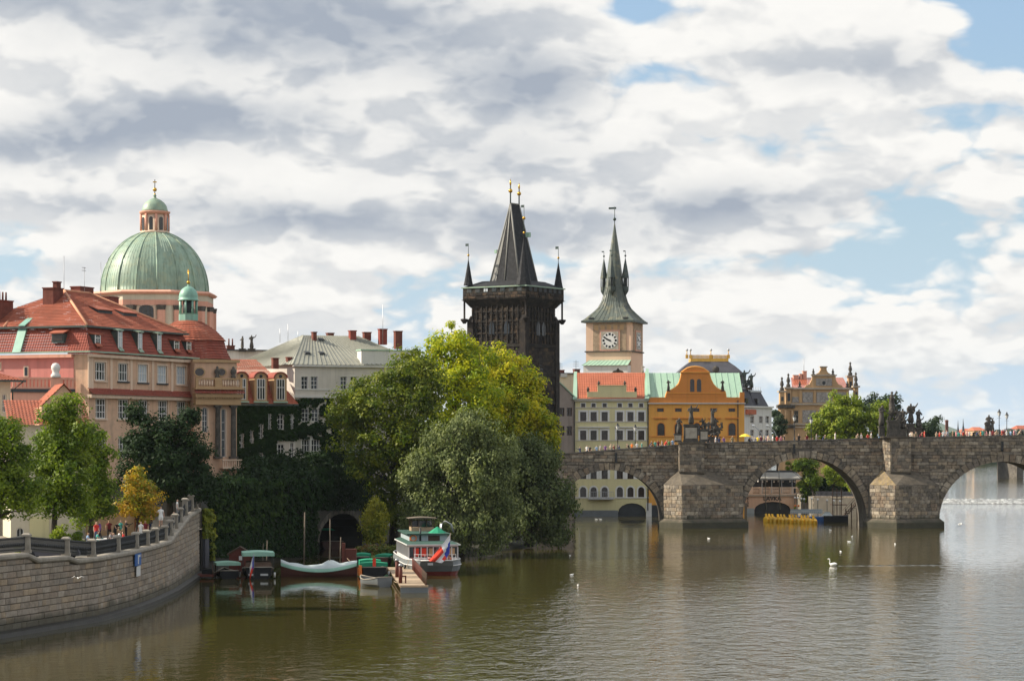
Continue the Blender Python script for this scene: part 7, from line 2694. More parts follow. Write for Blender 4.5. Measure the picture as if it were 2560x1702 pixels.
person('person in white shirt at the tall post above the steps', X(443, 208), 208, 5.95, R(100), 'stand', 'white', 'grey', 'hair_dark', 1.0, 'people on the promenade')
person('person in black top crouched behind the railing above the steps', X(431, 206), 206, 5.2, R(30), 'lean', 'black', 'black', 'hair_dark', .9, 'people on the promenade')
# terrace tables with seated guests
tb_ = None
for i, (px, Z) in enumerate(((252, 186), (276, 188), (308, 187.5), (330, 190))):
    x = X(px, Z)
    t = thing('terrace_table', ('leftmost round white terrace table behind the railing', 'second round white terrace table from the left', 'third round white terrace table, before the orange tree', 'rightmost round white terrace table')[i], 'table', (x, Z, 4.36), 0, 'terrace tables')
    mb = MB()
    mb.lathe([(.55, .72), (.55, .76)], (0, 0), 14)
    mb.build('tabletop', MAT['white_paint'], t)
    mb = MB()
    mb.lathe([(.26, 0), (.05, .04), (.04, .72)], (0, 0), 8)
    mb.build('table_leg', MAT['iron'], t)
    for j, (dx, dy, rz) in enumerate(((-.95, 0, R(90)), (.95, 0.1, R(-90)))):
        c_ = ('light blue', 'purple', 'teal', 'red', 'grey', 'pink', 'white', 'navy')[i * 2 + j]
        ch = thing('terrace_chair', f'dark chair under the seated person in {c_} at the terrace', 'chair', (x + dx, Z + dy, 4.36), rz, 'terrace chairs')
        mb = MB()
        mb.box(-.22, .22, -.2, .26, .40, .43)
        mb.build('seat', MAT['wood_dark'], ch)
        mb = MB()
        mb.box(-.22, .22, .24, .28, .43, .86)
        mb.build('backrest', MAT['wood_dark'], ch)
        for sx in (-.2, .2):
            for sy in (-.17, .23):
                MB().bar((sx, sy, 0), (sx, sy, .4), .02).build('leg', MAT['iron'], ch)
        person(f'seated person in {c_} top at a white terrace table', x + dx, Z + dy, 4.36, rz, 'sit', c_, 'denim', RP.choice(('hair_dark', 'hair_fair')), 1.0, 'seated terrace guests')

# ------------------------------------------------------------------ statues
ROBE = {'hL': ((-.07, 0, .80), (.22, .19)), 'kL': ((-.09, -.02, .42), (.21, .19)), 'aL': ((-.10, 0, .10), (.20, .19)), 'tL': ((-.10, -.08, .03), .10), 'hR': ((.07, 0, .80), (.22, .19)), 'kR': ((.09, -.02, .42), (.21, .19)), 'aR': ((.10, 0, .10), (.20, .19)), 'tR': ((.10, -.08, .03), .10),
        'pel': ((0, 0, .95), (.21, .17)), 'spine': ((0, 0, 1.14), (.19, .15)), 'chest': ((0, 0, 1.36), (.20, .15)), 'head': ((0, -.02, 1.62), (.10, .11)), 'eL': ((-.34, -.06, 1.20), .075), 'wL': ((-.18, -.26, 1.18), .055), 'fL': ((-.1, -.3, 1.22), .04), 'sL': ((-.2, 0, 1.40), .09), 'sR': ((.2, 0, 1.40), .09), 'eR': ((.34, -.08, 1.18), .075), 'wR': ((.36, -.24, 1.30), .055), 'fR': ((.36, -.3, 1.42), .04)}
R2 = dict(ROBE, eR=((.40, -.10, 1.42), .07), wR=((.52, -.18, 1.62), .05), fR=((.56, -.2, 1.76), .04))
R3 = dict(ROBE, head=((.03, -.07, 1.58), (.10, .11)), top=((.04, -.09, 1.67), (.07, .085)), eR=((.30, -.16, 1.16), .075), wR=((.12, -.30, 1.24), .055), fR=((.04, -.33, 1.3), .04))
KN = {'pel': ((0, .1, .50), (.2, .17)), 'spine': ((0, .04, .70), (.18, .15)), 'chest': ((0, -.03, .92), (.19, .15)), 'neck': ((0, -.06, 1.06), None), 'head': ((0, -.1, 1.17), (.1, .11)), 'top': ((0, -.1, 1.27), None), 'hL': ((-.1, .05, .42), (.17, .15)), 'hR': ((.1, .05, .42), (.17, .15)), 'kL': ((-.14, -.3, .22), .14), 'kR': ((.14, -.34, .42), .13),
      'aL': ((-.14, .25, .08), .1), 'aR': ((.14, -.3, .08), .09), 'tL': ((-.14, .38, .06), .06), 'tR': ((.14, -.44, .05), .06), 'sL': ((-.2, -.03, .95), .08), 'sR': ((.2, -.03, .95), .08), 'eL': ((-.34, -.14, .78), .07), 'wL': ((-.22, -.34, .9), .05), 'fL': ((-.15, -.4, .98), .04), 'eR': ((.36, -.1, 1.0), .07), 'wR': ((.44, -.22, 1.2), .05), 'fR': ((.46, -.26, 1.32), .04)}
STAT = {}
for nm, ps in (('robe', ROBE), ('raise', R2), ('bow', R3), ('kneel', KN)):
    me = body(ps)
    me.materials.append(MAT['statue_stone'])
    STAT[nm] = me


def statue(label, px, Z, zb, ped, figs, cross=None, mat='statue_stone', group=None, panel=None):
    """ped: list of (dx, w, d, h) plinth blocks; figs: (pose, dx, dy, dz, s, rz)"""
    s = thing('statue_group' if len(figs) > 1 else 'statue', label, 'statue', (X(px, Z), Z, zb), 0, group)
    for dx, w, d, z0, h in ped:
        mb = MB()
        mb.box(dx - w / 2, dx + w / 2, -d / 2, d / 2, z0, z0 + h * .86)
        mb.box(dx - w / 2 - .1, dx + w / 2 + .1, -d / 2 - .1, d / 2 + .1, z0 + h * .86, z0 + h)
        mb.box(dx - w / 2 - .08, dx + w / 2 + .08, -d / 2 - .08, d / 2 + .08, z0 - .02, z0 + h * .1)
        if panel:
            mb.box(dx - w * .42, dx + w * .42, -d / 2 - .04, -d / 2, z0 + h * .2, z0 + h * .8, 1)
        mb.build('pedestal', [MAT['statue_stone'], MAT['statue_pale']], s)
    for pose, dx, dy, dz, sc, rz in figs:
        o = link('figure', STAT[pose], s, (dx, dy, dz), rz, (sc, sc, sc))
        if mat != 'statue_stone':
            o.material_slots[0].link = 'OBJECT'
            o.material_slots[0].material = MAT[mat]
    if cross:
        dx, z0, h = cross
        mb = MB()
        mb.box(dx - .09, dx + .09, -.08, .08, z0, z0 + h)
        mb.box(dx - h * .25, dx + h * .25, -.06, .06, z0 + h * .72, z0 + h * .72 + .16)
        mb.build('cross', MAT['statue_stone'], s)
    return s


G_ = 'statues along the bridge'
zd = lambda px: ptop(bx(px))
statue('dark statue group of three saints on a pale pedestal above the first pier', 1727, ZB - .55, zt1, [(.0, 2.0, 1.3, 0, 2.6), (-1.9, 1.0, 1.1, 0, 1.2), (1.9, 1.2, 1.1, 0, 1.9)],
       [('raise', 0.05, 0, 2.6, 1.62, .2), ('bow', -1.75, 0, 1.2, 1.38, .5), ('kneel', 1.75, 0, 1.9, 1.25, -.6), ('bow', 2.1, .1, 0.9, 1.2, -.4)], group=G_, panel=True)
statue('writhing dark statue group right of the first pier, before the orange house', 1783, ZB + 8.4, zd(1783) - .4, [(0, 1.9, 1.4, 0, 1.3)],
       [('raise', -.1, 0, 3.0, 1.45, .9), ('bow', -.75, -.3, 1.5, 1.25, .3), ('kneel', .75, -.2, 1.3, 1.3, -.5), ('kneel', -.2, -.4, 1.25, 1.2, .2), ('robe', .35, .2, 1.9, 1.3, -.3), ('kneel', 1.25, .0, 2.2, 1.0, -1.0)], group=G_)
statue('largest dark statue group with a tall leaning saint above the second pier', 2232, ZB - .5, zt2, [(.1, 1.7, 1.4, 0, 2.4), (-1.65, .8, .9, 0, 1.5)],
       [('raise', -.15, 0, 2.9, 2.15, 1.2), ('bow', -1.65, 0, 1.5, 1.8, .6), ('kneel', .5, -.3, 2.4, 1.3, .2), ('kneel', -.5, -.3, 2.4, 1.1, -.4), ('kneel', -.1, -.1, 2.4, 1.2, 0)], group=G_)
statue('broad dark statue block behind the second pier group', 2252, ZB + 8.6, zd(2252) - .4, [(0, 1.6, 1.2, 0, 1.7)], [('robe', -.3, 0, 1.7, 1.6, .2), ('robe', .3, .1, 1.7, 1.8, -.3), ('kneel', -.5, -.4, 1.7, 1.5, 0), ('kneel', .5, -.3, 1.6, 1.4, 0)], group=G_)
statue('dark statue of a crowned figure with raised arms right of the second pier', 2277, ZB + 8.8, zd(2276) - .2, [(0, 1.0, 1.0, 0, 2.3)], [('raise', 0, 0, 2.3, 1.75, 0), ('kneel', -.4, -.1, 3.7, 1.0, .5), ('kneel', .4, -.1, 3.7, 1.0, -.5)], group=G_)
statue('rightmost dark statue of the second pier cluster, leaning left', 2296, ZB + 9.0, zd(2292) - .2, [(0, .9, 1.0, 0, 1.7)], [('bow', 0, 0, 1.7, 1.6, .5), ('kneel', .1, -.3, 1.6, 1.3, 0)], group=G_)
statue('lone dark pointed statue group left of the twin lamps', 2474, ZB + 8.8, zd(2474) - .3, [(0, 1.5, 1.2, 0, .9)], [('robe', -.1, 0, .9, 1.5, 0), ('bow', .4, -.1, .7, 1.25, -.5), ('bow', -.55, -.1, .7, 1.1, .5)], group=G_)
G_ = 'statues on the house roofs'
statue('left dark roof statue behind the round tower', 606, 318.5, H(873, 318.5), [(0, .8, .7, -.3, .4)], [('raise', 0, 0, .1, .95, -1.0)], group=G_)
statue('right dark roof statue with raised arm behind the round tower', 629, 318.5, H(873, 318.5), [(0, .9, .7, -.3, .4)], [('raise', 0, 0, .1, 1.05, .3)], group=G_)
statue('dark statue on the left shoulder of the orange gable', 1671, 403.2, H(977, 403.2), [(0, .5, .5, -.02, .2)], [('robe', 0, 0, .18, .98, .2)], group=G_)
statue('dark statue on the right shoulder of the orange gable', 1806.5, 403.2, H(977, 403.2), [(0, .5, .5, -.02, .2)], [('bow', 0, 0, .18, .98, -.2)], group=G_)
statue('small sandstone statue on the ridge right of the clock tower', 1607, 416, H(932, 416), [(0, .5, .5, -.8, .8)], [('robe', 0, 0, 0, .78, .2)], mat='statue_pale', group=G_)
statue('green winged roof figures crowning the grey corner house', 1872, 427.5, H(972, 427.5), [(-.2, 1.6, 1.0, -.2, .5)], [('raise', -.8, 0, .3, 1.8, 0), ('raise', .45, 0, .2, 1.5, -.3), ('kneel', -.1, -.2, .3, 1.3, .3)], mat='copper_dark', group=G_)
bs = thing('bridge_parasol', 'yellow parasol open on the bridge right of the orange house', 'parasol', (X(1863, ZB + 2), ZB + 2, zd(1863) - 1.0))
mb = MB()
mb.tube([(0, 0, 0), (0, 0, 2.2)], .03, 5)
mb.build('pole', MAT['steel'], bs)
mb = MB()
mb.lathe([(.95, 1.75), (.5, 2.05), (0, 2.2)], (0, 0), 8, 0, False)
mb.build('canopy', MAT['cloth_yellow'], bs)

# ------------------------------------------------------------------ lamps
def lamp_post():
    s = thing('street_lamp', '', 'lamp', (0, 0, 0), 0, 'lamps along the bridge')
    mb = MB()
    mb.lathe([(.22, 0), (.22, .3), (.13, .45), (.12, .9), (.07, 1.0), (.055, 2.0), (.09, 2.05), (.05, 2.12), (.045, 3.3), (.1, 3.36), (.04, 3.42)], (0, 0), 8)
    mb.bar((-.3, 0, 3.1), (.3, 0, 3.1), .025)
    mb.build('pole', MAT['iron'], s)
    mb = MB()
    mb.lathe([(.12, 3.42), (.27, 3.95)], (0, 0), 6, 0, False)
    mb.build('lantern_glass', MAT['globe'], s)
    mb = MB()
    mb.lathe([(.30, 3.95), (.16, 4.15), (.1, 4.2), (.12, 4.28), (.02, 4.45)], (0, 0), 6, 0, False)
    for k in range(6):
        a = R(60 * k)
        mb.bar((.13 * math.cos(a), .13 * math.sin(a), 3.42), (.28 * math.cos(a), .28 * math.sin(a), 3.95), .02)
    mb.build('lantern_cap', MAT['iron'], s)
    return s


l0 = lamp_post()
for i, (px, dy, lab) in enumerate(((1544, .6, 'left bridge lamp before the yellow house'), (1588, 8.5, 'right bridge lamp before the yellow house'), (1986, .6, 'left bridge lamp before the sgraffito house'), (2028, 8.5, 'right bridge lamp before the sgraffito house'),
                                   (2498, .6, 'left and taller of the twin bridge lamps near the right edge'), (2517, 8.5, 'right and shorter of the twin bridge lamps near the right edge'))):
    o = l0 if i == 0 else copy_tree(l0)
    o.location = (X(px, ZB + dy), ZB + dy, zd(px) - (.9 if dy > 5 else .55))
    o['label'] = lab
for px, lab in ((1883, 'left curved white arm lamp before the grey corner house'), (1918, 'right curved white arm lamp before the grey corner house')):
    Z = 372
    s = thing('arm_lamp', lab, 'lamp', (X(px, Z), Z, 2), 0, 'arm lamps by the corner house')
    z1 = H(1064, Z) - 2
    mb = MB()
    mb.tube([(2.0, 0, 0), (1.7, 0, z1 - 2.4), (1.1, 0, z1 - .9), (.2, 0, z1 - .05)], .06, 5)
    mb.build('pole', MAT['steel'], s)
    mb = MB()
    mb.ball((0, 0, z1), .30, 0, 8, .6)
    mb.build('lamp_head', MAT['globe'], s)

# ------------------------------------------------------------------ boats
def hull(mb, L, W, Hh, m=0, m2=None, bow=.35, stern=.8, sheer=.25, keel=-.25, n=10):
    """open hull along +y from stern (y=0) to bow (y=L)"""
    rings = []
    for i in range(n + 1):
        t = i / n
        w = W / 2 * (stern + (1 - stern) * min(1, t / .3) if t < .3 else (1 - ((t - .3) / .7) ** 2.4 * (1 - .02)))
        top = Hh + sheer * (2 * t - 1) ** 2
        y = L * t
        rings.append([(-w, y, top), (-w * .96, y, Hh * .45), (-w * .72, y, 0.02), (-w * .3, y, keel), (w * .3, y, keel), (w * .72, y, 0.02), (w * .96, y, Hh * .45), (w, y, top)])
    vs = [v for r in rings for v in r]
    k = 8
    fs = [(i * k + j, i * k + j + 1, (i + 1) * k + j + 1, (i + 1) * k + j) for i in range(n) for j in range(k - 1)]
    mb.add(vs, fs, m, True)
    mb.add(rings[0], [list(range(7, -1, -1))], m)
    mb.add([v for r in rings for v in ((r[0][0] * .95, r[0][1], Hh * .35), (-r[0][0] * .95, r[0][1], Hh * .35))], [(2 * i, 2 * i + 1, 2 * i + 3, 2 * i + 2) for i in range(n)], m if m2 is None else m2)
    return rings


def gunwale(mb, rings, m=0, r=.05):
    mb.tube([x[0] for x in rings], r, 5, m)
    mb.tube([x[7] for x in rings], r, 5, m)
    mb.tube([rings[0][0], rings[0][7]], r, 5, m)


def flag_small(parent, x, y, z0, h, w=.5):
    mb = MB()
    mb.tube([(x, y, z0), (x, y, z0 + h)], .02, 4)
    mb.build('flag_pole', MAT['steel'], parent)
    mb = MB()
    for i in range(5):
        t0, t1 = i / 5, (i + 1) / 5
        f = lambda t, s: (x - w * .55 * t, y + .04 * math.sin(7 * t), z0 + h - .05 - s * h * .28 - t * h * .55)
        mb.quad(f(t0, 0), f(t1, 0), f(t1, 1), f(t0, 1), 0)
        mb.quad(f(t0, 1), f(t1, 1), f(t1, 2), f(t0, 2), 1)
        if i < 2:
            g_ = lambda t, s: tuple(a - (0, .01, 0)[k] for k, a in enumerate(f(t, s)))
            mb.add([g_(t0, t0), g_(t1, t1), g_(t1, 2 - t1), g_(t0, 2 - t0)], [(0, 1, 2, 3)], 2)
    mb.build('flag', [MAT['flag_white'], MAT['flag_red'], MAT['flag_blue']], parent)


def canopy(mb, x0, x1, y0, y1, z, rise=.3, m=0, drop=.22):
    n = 8
    for i in range(n):
        a, b = i / n, (i + 1) / n
        f = lambda t: z + rise * (1 - (2 * t - 1) ** 2)
        xa, xb = x0 + (x1 - x0) * a, x0 + (x1 - x0) * b
        mb.hexa([(xa, y0, f(a) - .05), (xb, y0, f(b) - .05), (xb, y1, f(b) - .05), (xa, y1, f(a) - .05), (xa, y0, f(a)), (xb, y0, f(b)), (xb, y1, f(b)), (xa, y1, f(a))], m)
    mb.box(x0, x1, y0 - .04, y0, z - drop, z + .04, m)
    mb.box(x0 - .03, x0, y0, y1, z - drop, z + .02, m)
    mb.box(x1, x1 + .03, y0, y1, z - drop, z + .02, m)


def small_boat(name, label, px, py, W, L, rz, hm, cm=None, ctop=None, cw=1.0, cy=(.8, 3.5), Hh=.7, inner='wood_dark', group='small moored boats', drop=.22, posts=4):
    Z = ZW(py)
    s = thing(name, label, 'boat', (X(px, Z), Z, 0), rz, group)
    mb = MB()
    rg = hull(mb, L, W, Hh, 0, 1)
    mb.build('hull', [MAT[hm], MAT[inner]], s)
    mb = MB()
    gunwale(mb, rg)
    mb.build('gunwale', MAT['granite'], s)
    for t in (.3, .55):
        mb = MB()
        mb.box(-W * .4, W * .4, L * t, L * t + .35, Hh * .55, Hh * .62)
        mb.build('thwart', MAT['wood'], s)
    if cm:
        zc = H(ctop, Z)
        hw = W / 2 * cw
        mb = MB()
        canopy(mb, -hw, hw, cy[0], cy[1], zc - .14, .10, 0, drop)
        mb.build('canopy', MAT[cm], s)
        for sx in (-1, 1):
            for yy in (cy[0] + .1, cy[1] - .1):
                MB().bar((sx * (hw - .08), yy, Hh * .6), (sx * (hw - .08), yy, zc - .25), .03).build('canopy_post', MAT['iron'], s)
    return s


b1 = small_boat('canopy_boat', 'small black boat with pale green canopy nearest the embankment', 573, 1446, 2.1, 5.5, R(12), 'hull_black', 'canvas_pale', 1404, 1.05, (.5, 3.4), .5)
b2 = small_boat('canopy_boat', 'larger black boat with arched pale green canopy and small stern flag', 647, 1447, 2.9, 7.5, R(8), 'hull_black', 'canvas_pale', 1379, 1.0, (.8, 4.8), .85, drop=.3)
flag_small(b2, -.45, -.15, .2, 2.2, .7)
for q_ in ((.15, .85), (-.95, -.5)):
    MB().box(*q_, -.05, .0, .32, .5).build('name_plate', MAT['steel'], b2)
mb = MB()
mb.hexa([(-1.3, .2, .8), (1.3, .2, .8), (1.2, 2.6, .9), (-1.2, 2.6, .9), (-1.15, .6, 1.5), (1.15, .6, 1.5), (1.1, 2.4, 1.6), (-1.1, 2.4, 1.6)])
mb.build('cabin', MAT['wood_dark'], b2)
b4 = small_boat('canopy_boat', 'orange sided boat with stepped green canopies beside the jetty', 936, 1444, 2.7, 6.5, R(6), 'hull_black', 'canvas_green', 1405, .92, (.7, 2.3), .75, drop=.28)
mb = MB()
canopy(mb, -1.25, .7, 2.4, 4.4, H(1397, 226) - .1, .12, 0, .9)
mb.build('rear_canopy', MAT['canvas_green'], b4)
mb = MB()
mb.box(-1.42, -1.15, .1, 1.2, .2, 1.15)
mb.box(-1.40, -1.12, 1.2, 3.2, .1, .8)
mb.build('orange_panel', MAT['hull_orange'], b4)
mb = MB()
mb.box(-.15, .15, .2, .3, 1.05, 1.8)
mb.build('red_cloth', MAT['flag_red'], b4)
b5 = small_boat('rowing_boat', 'open grey rowing boat with white rim moored in front of the orange boat', 962, 1467, 1.9, 4.0, R(35), 'hull_grey', None, Hh=.62, inner='wood')
b8 = small_boat('canopy_boat', 'boat with flat green canopy moored behind the orange boat on the left', 906, 1412, 1.7, 5.0, R(4), 'hull_black', 'canvas_green', 1383, 1.0, (.4, 3.5), .6, drop=.4)
b9 = small_boat('canopy_boat', 'boat with sagging green canopy moored just left of the ship', 955, 1414, 1.5, 5.0, R(-4), 'hull_brown', 'canvas_green', 1385, 1.0, (.4, 3.5), .6, drop=.15)
b7 = small_boat('canopy_boat', 'dark boat with green canopy lying in the mouth of the dark arch', 832, 1372, 3.0, 6.0, R(10), 'hull_brown', 'canvas_green', 1318, 1.0, (.3, 4.2), .7)
flag_small(b7, -1.6, -.2, .6, 2.0, .7)
# long covered boat, broadside
Z = ZW(1441)
b3 = thing('covered_boat', 'long brown boat under a white tarpaulin with a bare mast', 'boat', (X(893, Z), Z, 0), R(90), 'small moored boats')
L = (893 - 702) / F * Z
mb = MB()
hull(mb, L, 2.2, .75, 0, 0, stern=.35, sheer=.55)
mb.build('hull', MAT['hull_brown'], b3)
mb = MB()
n = 26
vs = []
for i in range(n + 1):
    t = i / n
    w = 1.18 * (.45 + .55 * min(1, t / .3) if t < .3 else 1 - ((t - .3) / .7) ** 2.2 * .96)
    rz_ = .80 + .55 * (2 * t - 1) ** 2
    peak = rz_ + .45 * math.exp(-((t - .36) / .12) ** 2) + .12 * abs(math.sin(t * 14)) + .18
    for u, z_ in ((-1.05, rz_ - .32), (-1.02, rz_ + .0), (-.5, (rz_ + peak) / 2 - .03), (0, peak), (.5, (rz_ + peak) / 2 - .03), (1.02, rz_), (1.05, rz_ - .32)):
        vs.append((w * u, L * t, z_))
mb.add(vs, [(i * 7 + j, i * 7 + j + 1, (i + 1) * 7 + j + 1, (i + 1) * 7 + j) for i in range(n) for j in range(6)], 0, True)
mb.m = [1 if (k % 6) in (0, 5) else 0 for k in range(len(mb.f))]
mb.build('tarpaulin', [MAT['canvas_white'], MAT['canvas_pale']], b3)
mb = MB()
mb.tube([(0, L * .36, .3), (0, L * .355, 5.4)], [.08, .045], 6)
mb.build('mast', MAT['bark_pale'], b3)
mb = MB()
mb.tube([(1.25, L * .68, .1), (1.25, L * .68, .7)], .10, 8)
mb.build('fender', MAT['white_paint'], b3)
# floating hut, booth, small landing
Z = 229
s = thing('floating_hut', 'small dark red wooden hut with gabled roof behind the canopy boats', 'hut', (X(604, Z), Z, 0), R(6))
mb = MB()
mb.box(-1.2, .9, 0, 2, .3, 1.9)
mb.build('wall', MAT['wood_red'], s)
mb = MB()
for sx in (-1, 1):
    mb.hexa([(-.15 + sx * 1.25, -.2, 1.8), (-.15, -.2, 2.55), (-.15, 2.2, 2.55), (-.15 + sx * 1.25, 2.2, 1.8), (-.15 + sx * 1.25, -.2, 1.9), (-.15, -.2, 2.65), (-.15, 2.2, 2.65), (-.15 + sx * 1.25, 2.2, 1.9)])
mb.add([(-1.25, -.02, 1.85), (.95, -.02, 1.85), (-.15, -.02, 2.55)], [(0, 1, 2)], 1)
mb.build('roof', [MAT['wood_dark'], MAT['wood_red']], s)
mb = MB()
mb.box(-.25, .05, -.05, 0, 1.35, 1.75)
mb.build('notice', MAT['white_paint'], s)
mb = MB()
mb.box(-1.5, 1.4, -.4, 2.4, -.2, .3)
mb.build('raft', MAT['wood_dark'], s)
Z = 233
s = thing('wooden_booth', 'dark brown wooden booth standing in the water left of the jetty', 'booth', (X(872, Z), Z, 0))
mb = MB()
mb.box(-.35, .7, 0, .9, -.2, H(1372, Z))
mb.build('wall', MAT['wood_red'], s)
mb = MB()
mb.box(-.68, -.38, -.1, .5, -.2, H(1357, Z))
mb.build('post', MAT['wood_red'], s)
Z = 222
s = thing('small_landing', 'small low brown landing stage at the foot of the embankment corner', 'landing', (X(507, Z), Z, 0))
mb = MB()
mb.box(-1.0, 1.0, 0, 2.5, .15, .35)
mb.build('platform', MAT['wood_red'], s)
for sx in (-.9, .9):
    for sy in (.1, 2.3):
        MB().tube([(sx, sy, -.4), (sx, sy, 1.3)], .06, 6).build('post', MAT['wood_dark'], s)
mb = MB()
mb.box(-.2, .75, .9, 1.7, .35, .8)
mb.build('crate', MAT['hull_black'], s)
for px, top, bot, Z, lab, r in ((759, 1280, 1400, 238, 'tall leaning grey mooring pole before the ivy wall', .09), (665, 1350, 1398, 228, 'short mooring pole right of the red hut', .06), (849, 1342, 1398, 236, 'thin mooring pole left of the brown booth', .07), (655, 1358, 1396, 230, 'orange tipped mooring pole beside the red hut', .05)):
    s = tag(MB().tube([(0, 0, -1), (.12, 0, H(top, Z))], [r, r * .8], 6).build('mooring_pole', MAT['bark_pale'], None, (X(px, Z), Z, 0)), lab, 'pole', 'mooring poles')

# jetty
jt = thing('jetty', 'narrow planked jetty with railing posts running out beside the ship', 'jetty', (-8.2, 201, 0), math.atan2(2.75, 31.5))
JL, jw = 31.0, 1.15
n = 62
me_ = bpy.data.meshes.new('plank')
u_ = MB().box(-jw, jw, 0, .46, 0, .06)
me_.from_pydata(u_.v, [], u_.f)
me_.materials.append(MAT['plank'])
for k in range(n):
    link('plank', me_, jt, (random.uniform(-.03, .03), k * JL / n, .47 + random.uniform(-.008, .008)))
mb = MB()
mb.box(-jw, jw, .05, .2, -.2, .46)
mb.build('front_beam', MAT['hull_grey'], jt)
mb = MB()
for sx in (-jw + .1, jw - .25):
    mb.box(sx, sx + .15, .2, JL, .2, .46)
mb.build('bearer', MAT['wood_dark'], jt, kind='stuff')
mb = MB()
mb.box(-jw - .05, jw + .05, .1, .28, .54, .64)
mb.build('end_beam', MAT['plank'], jt)
for k in range(22):
    y = .4 + k * 1.35
    MB().tube([(jw - .1, y, .4), (jw - .1, y, 1.65)], .05, 5).build('railing_post', MAT['wood_red'] if k > 5 else MAT['wood_dark'], jt)
mb = MB()
mb.bar((jw - .1, .4, 1.1), (jw - .1, 29, 1.1), .03)
mb.bar((jw - .1, .4, 1.55), (jw - .1, 29, 1.55), .03)
mb.build('handrail', MAT['wood_dark'], jt, kind='stuff')
for (x, y, lab) in ((-.95, 5.0, 'brown bollard with white cap on the near left of the jetty'), (-.9, 14, 'thin brown bollard at the middle of the jetty')):
    s = thing('bollard', lab, 'bollard', jt.matrix_basis @ Vector((x, y, .53)), 0, 'jetty bollards')
    mb = MB()
    mb.lathe([(.16, 0), (.15, 1.45)], (0, 0), 8)
    mb.box(-.1, .5, -.06, .06, .55, .66)
    mb.box(.38, .5, -.06, .06, .0, .6)
    mb.build('post', MAT['wood_red'], s)
    mb = MB()
    mb.lathe([(.19, 1.45), (.17, 1.6), (.05, 1.68)], (0, 0), 8)
    mb.build('cap', MAT['steel'], s)

# passenger ship
sh = thing('passenger_ship', 'moored river ship with green roofs, white windowed saloon and large flag at the stern', 'ship', (X(1091, 226.5), 226.5, 0), R(7.6))
sh.scale = (.96, .96, .90)
SW, SL = 5.5, 24.0
mb = MB()
n = 16
rings = []
for i in range(n + 1):
    t = i / n
    w = SW / 2 * (math.sin(min(1, t / .16) * math.pi / 2) * .42 + .58 if t < .16 else (1 if t < .7 else 1 - ((t - .7) / .3) ** 2.2 * .97))
    y = SL * t
    top = 1.52 + .35 * (2 * t - 1) ** 2 * (1 if t > .5 else .25)
    under = .45 if t < .06 else 0
    rings.append([(-w, y - .25 * (t == 0), top), (-w * 1.04, y, 1.05), (-w * .97, y + under, .42), (-w * .95, y + under, .40), (-w * .86, y + under * 2, -.3), (w * .86, y + under * 2, -.3), (w * .95, y + under, .40), (w * .97, y + under, .42), (w * 1.04, y, 1.05), (w, y - .25 * (t == 0), top)])
k = 10
for i in range(n):
    for j in range(k - 1):
        mb.add([rings[i][j], rings[i][j + 1], rings[i + 1][j + 1], rings[i + 1][j]], [(0, 1, 2, 3)], 1 if j in (3, 4, 5) else 0)
r0 = rings[0]
mb.add([r0[0], r0[1], r0[8], r0[9]], [(3, 2, 1, 0)], 0)
mb.add([r0[1], r0[2], r0[7], r0[8]], [(3, 2, 1, 0)], 0)
mb.add([r0[3], r0[4], r0[5], r0[6]], [(3, 2, 1, 0)], 1)
mb.build('hull', [MAT['hull_grey'], MAT['hull_red']], sh)
mb = MB()
mb.add([v for r in rings for v in (r[0], r[9])], [(2 * i, 2 * i + 1, 2 * i + 3, 2 * i + 2) for i in range(n)])
mb.v = [(x * .97, y, z - .12) for x, y, z in mb.v]
mb.build('deck', MAT['hull_red'], sh)
mb = MB()
for j in (0, 9):
    mb.tube([Vector(r[j]) + Vector((0, 0, .04)) for r in rings], .07, 5)
mb.tube([r0[0], r0[9]], .07, 5)
for j in (1, 8):
    mb.tube([Vector(r[j]) for r in rings[:9]], .06, 5)
mb.build('rubbing_strake', MAT['white_paint'], sh)
# saloon with real window openings
y0, y1, z0, z1, hw = 3.0, 17.0, 1.45, 3.05, 2.45
mb = MB()
mb.box(-hw, hw, y0, y1, z0, z0 + .30)
mb.box(-hw, hw, y0, y1, z1 - .16, z1)
mb.build('saloon_wall', MAT['white_paint'], sh)
for k in range(9):
    u = -hw + 2 * hw * k / 8
    MB().box(u - .05, u + .05, y0 - .02, y0 + .1, z0 + .30, z1 - .16).build('window_post', MAT['white_paint'], sh)
for k in range(1, 13):
    y = y0 + (y1 - y0) * k / 12
    for sx in (-1, 1):
        MB().box(sx * hw - .05, sx * hw + .05, y - .06, y + .06, z0 + .30, z1 - .16).build('window_post', MAT['white_paint'], sh)
mb = MB()
mb.box(-hw + .06, hw - .06, y0 + .06, y1 - .1, z0 + .28, z1 - .14)
mb.build('window_pane', MAT['glass'], sh)
for k in range(3):
    mb = MB()
    u = -hw + .5 + k * .75
    mb.box(u, u + .5, y0 + .02, y0 + .055, z0 + .45, z1 - .3)
    mb.build('curtain', MAT['flag_red'] if k < 2 else MAT['ochre'], sh)
mb = MB()
mb.box(hw - 1.9, hw - .3, y0 + .02, y0 + .055, z0 + .55, z1 - .3)
mb.build('wood_panel', MAT['ochre'], sh)
mb = MB()
mb.box(-hw - .25, hw + .25, y0 - .35, y1 + .2, z1, z1 + .12, 1)
mb.hexa([(-hw - .2, y0 - .3, z1 + .12), (hw + .2, y0 - .3, z1 + .12), (hw + .2, y1 + .2, z1 + .12), (-hw - .2, y1 + .2, z1 + .12), (-hw + .3, y0 + .3, z1 + .28), (hw - .3, y0 + .3, z1 + .28), (hw - .3, y1, z1 + .28), (-hw + .3, y1, z1 + .28)], 0)
mb.build('saloon_roof', [MAT['deck_green'], MAT['white_paint']], sh)
mb = MB()
mb.box(-2.0, 1.9, 7.5, 17.5, z1 + .2, z1 + .95, 0)
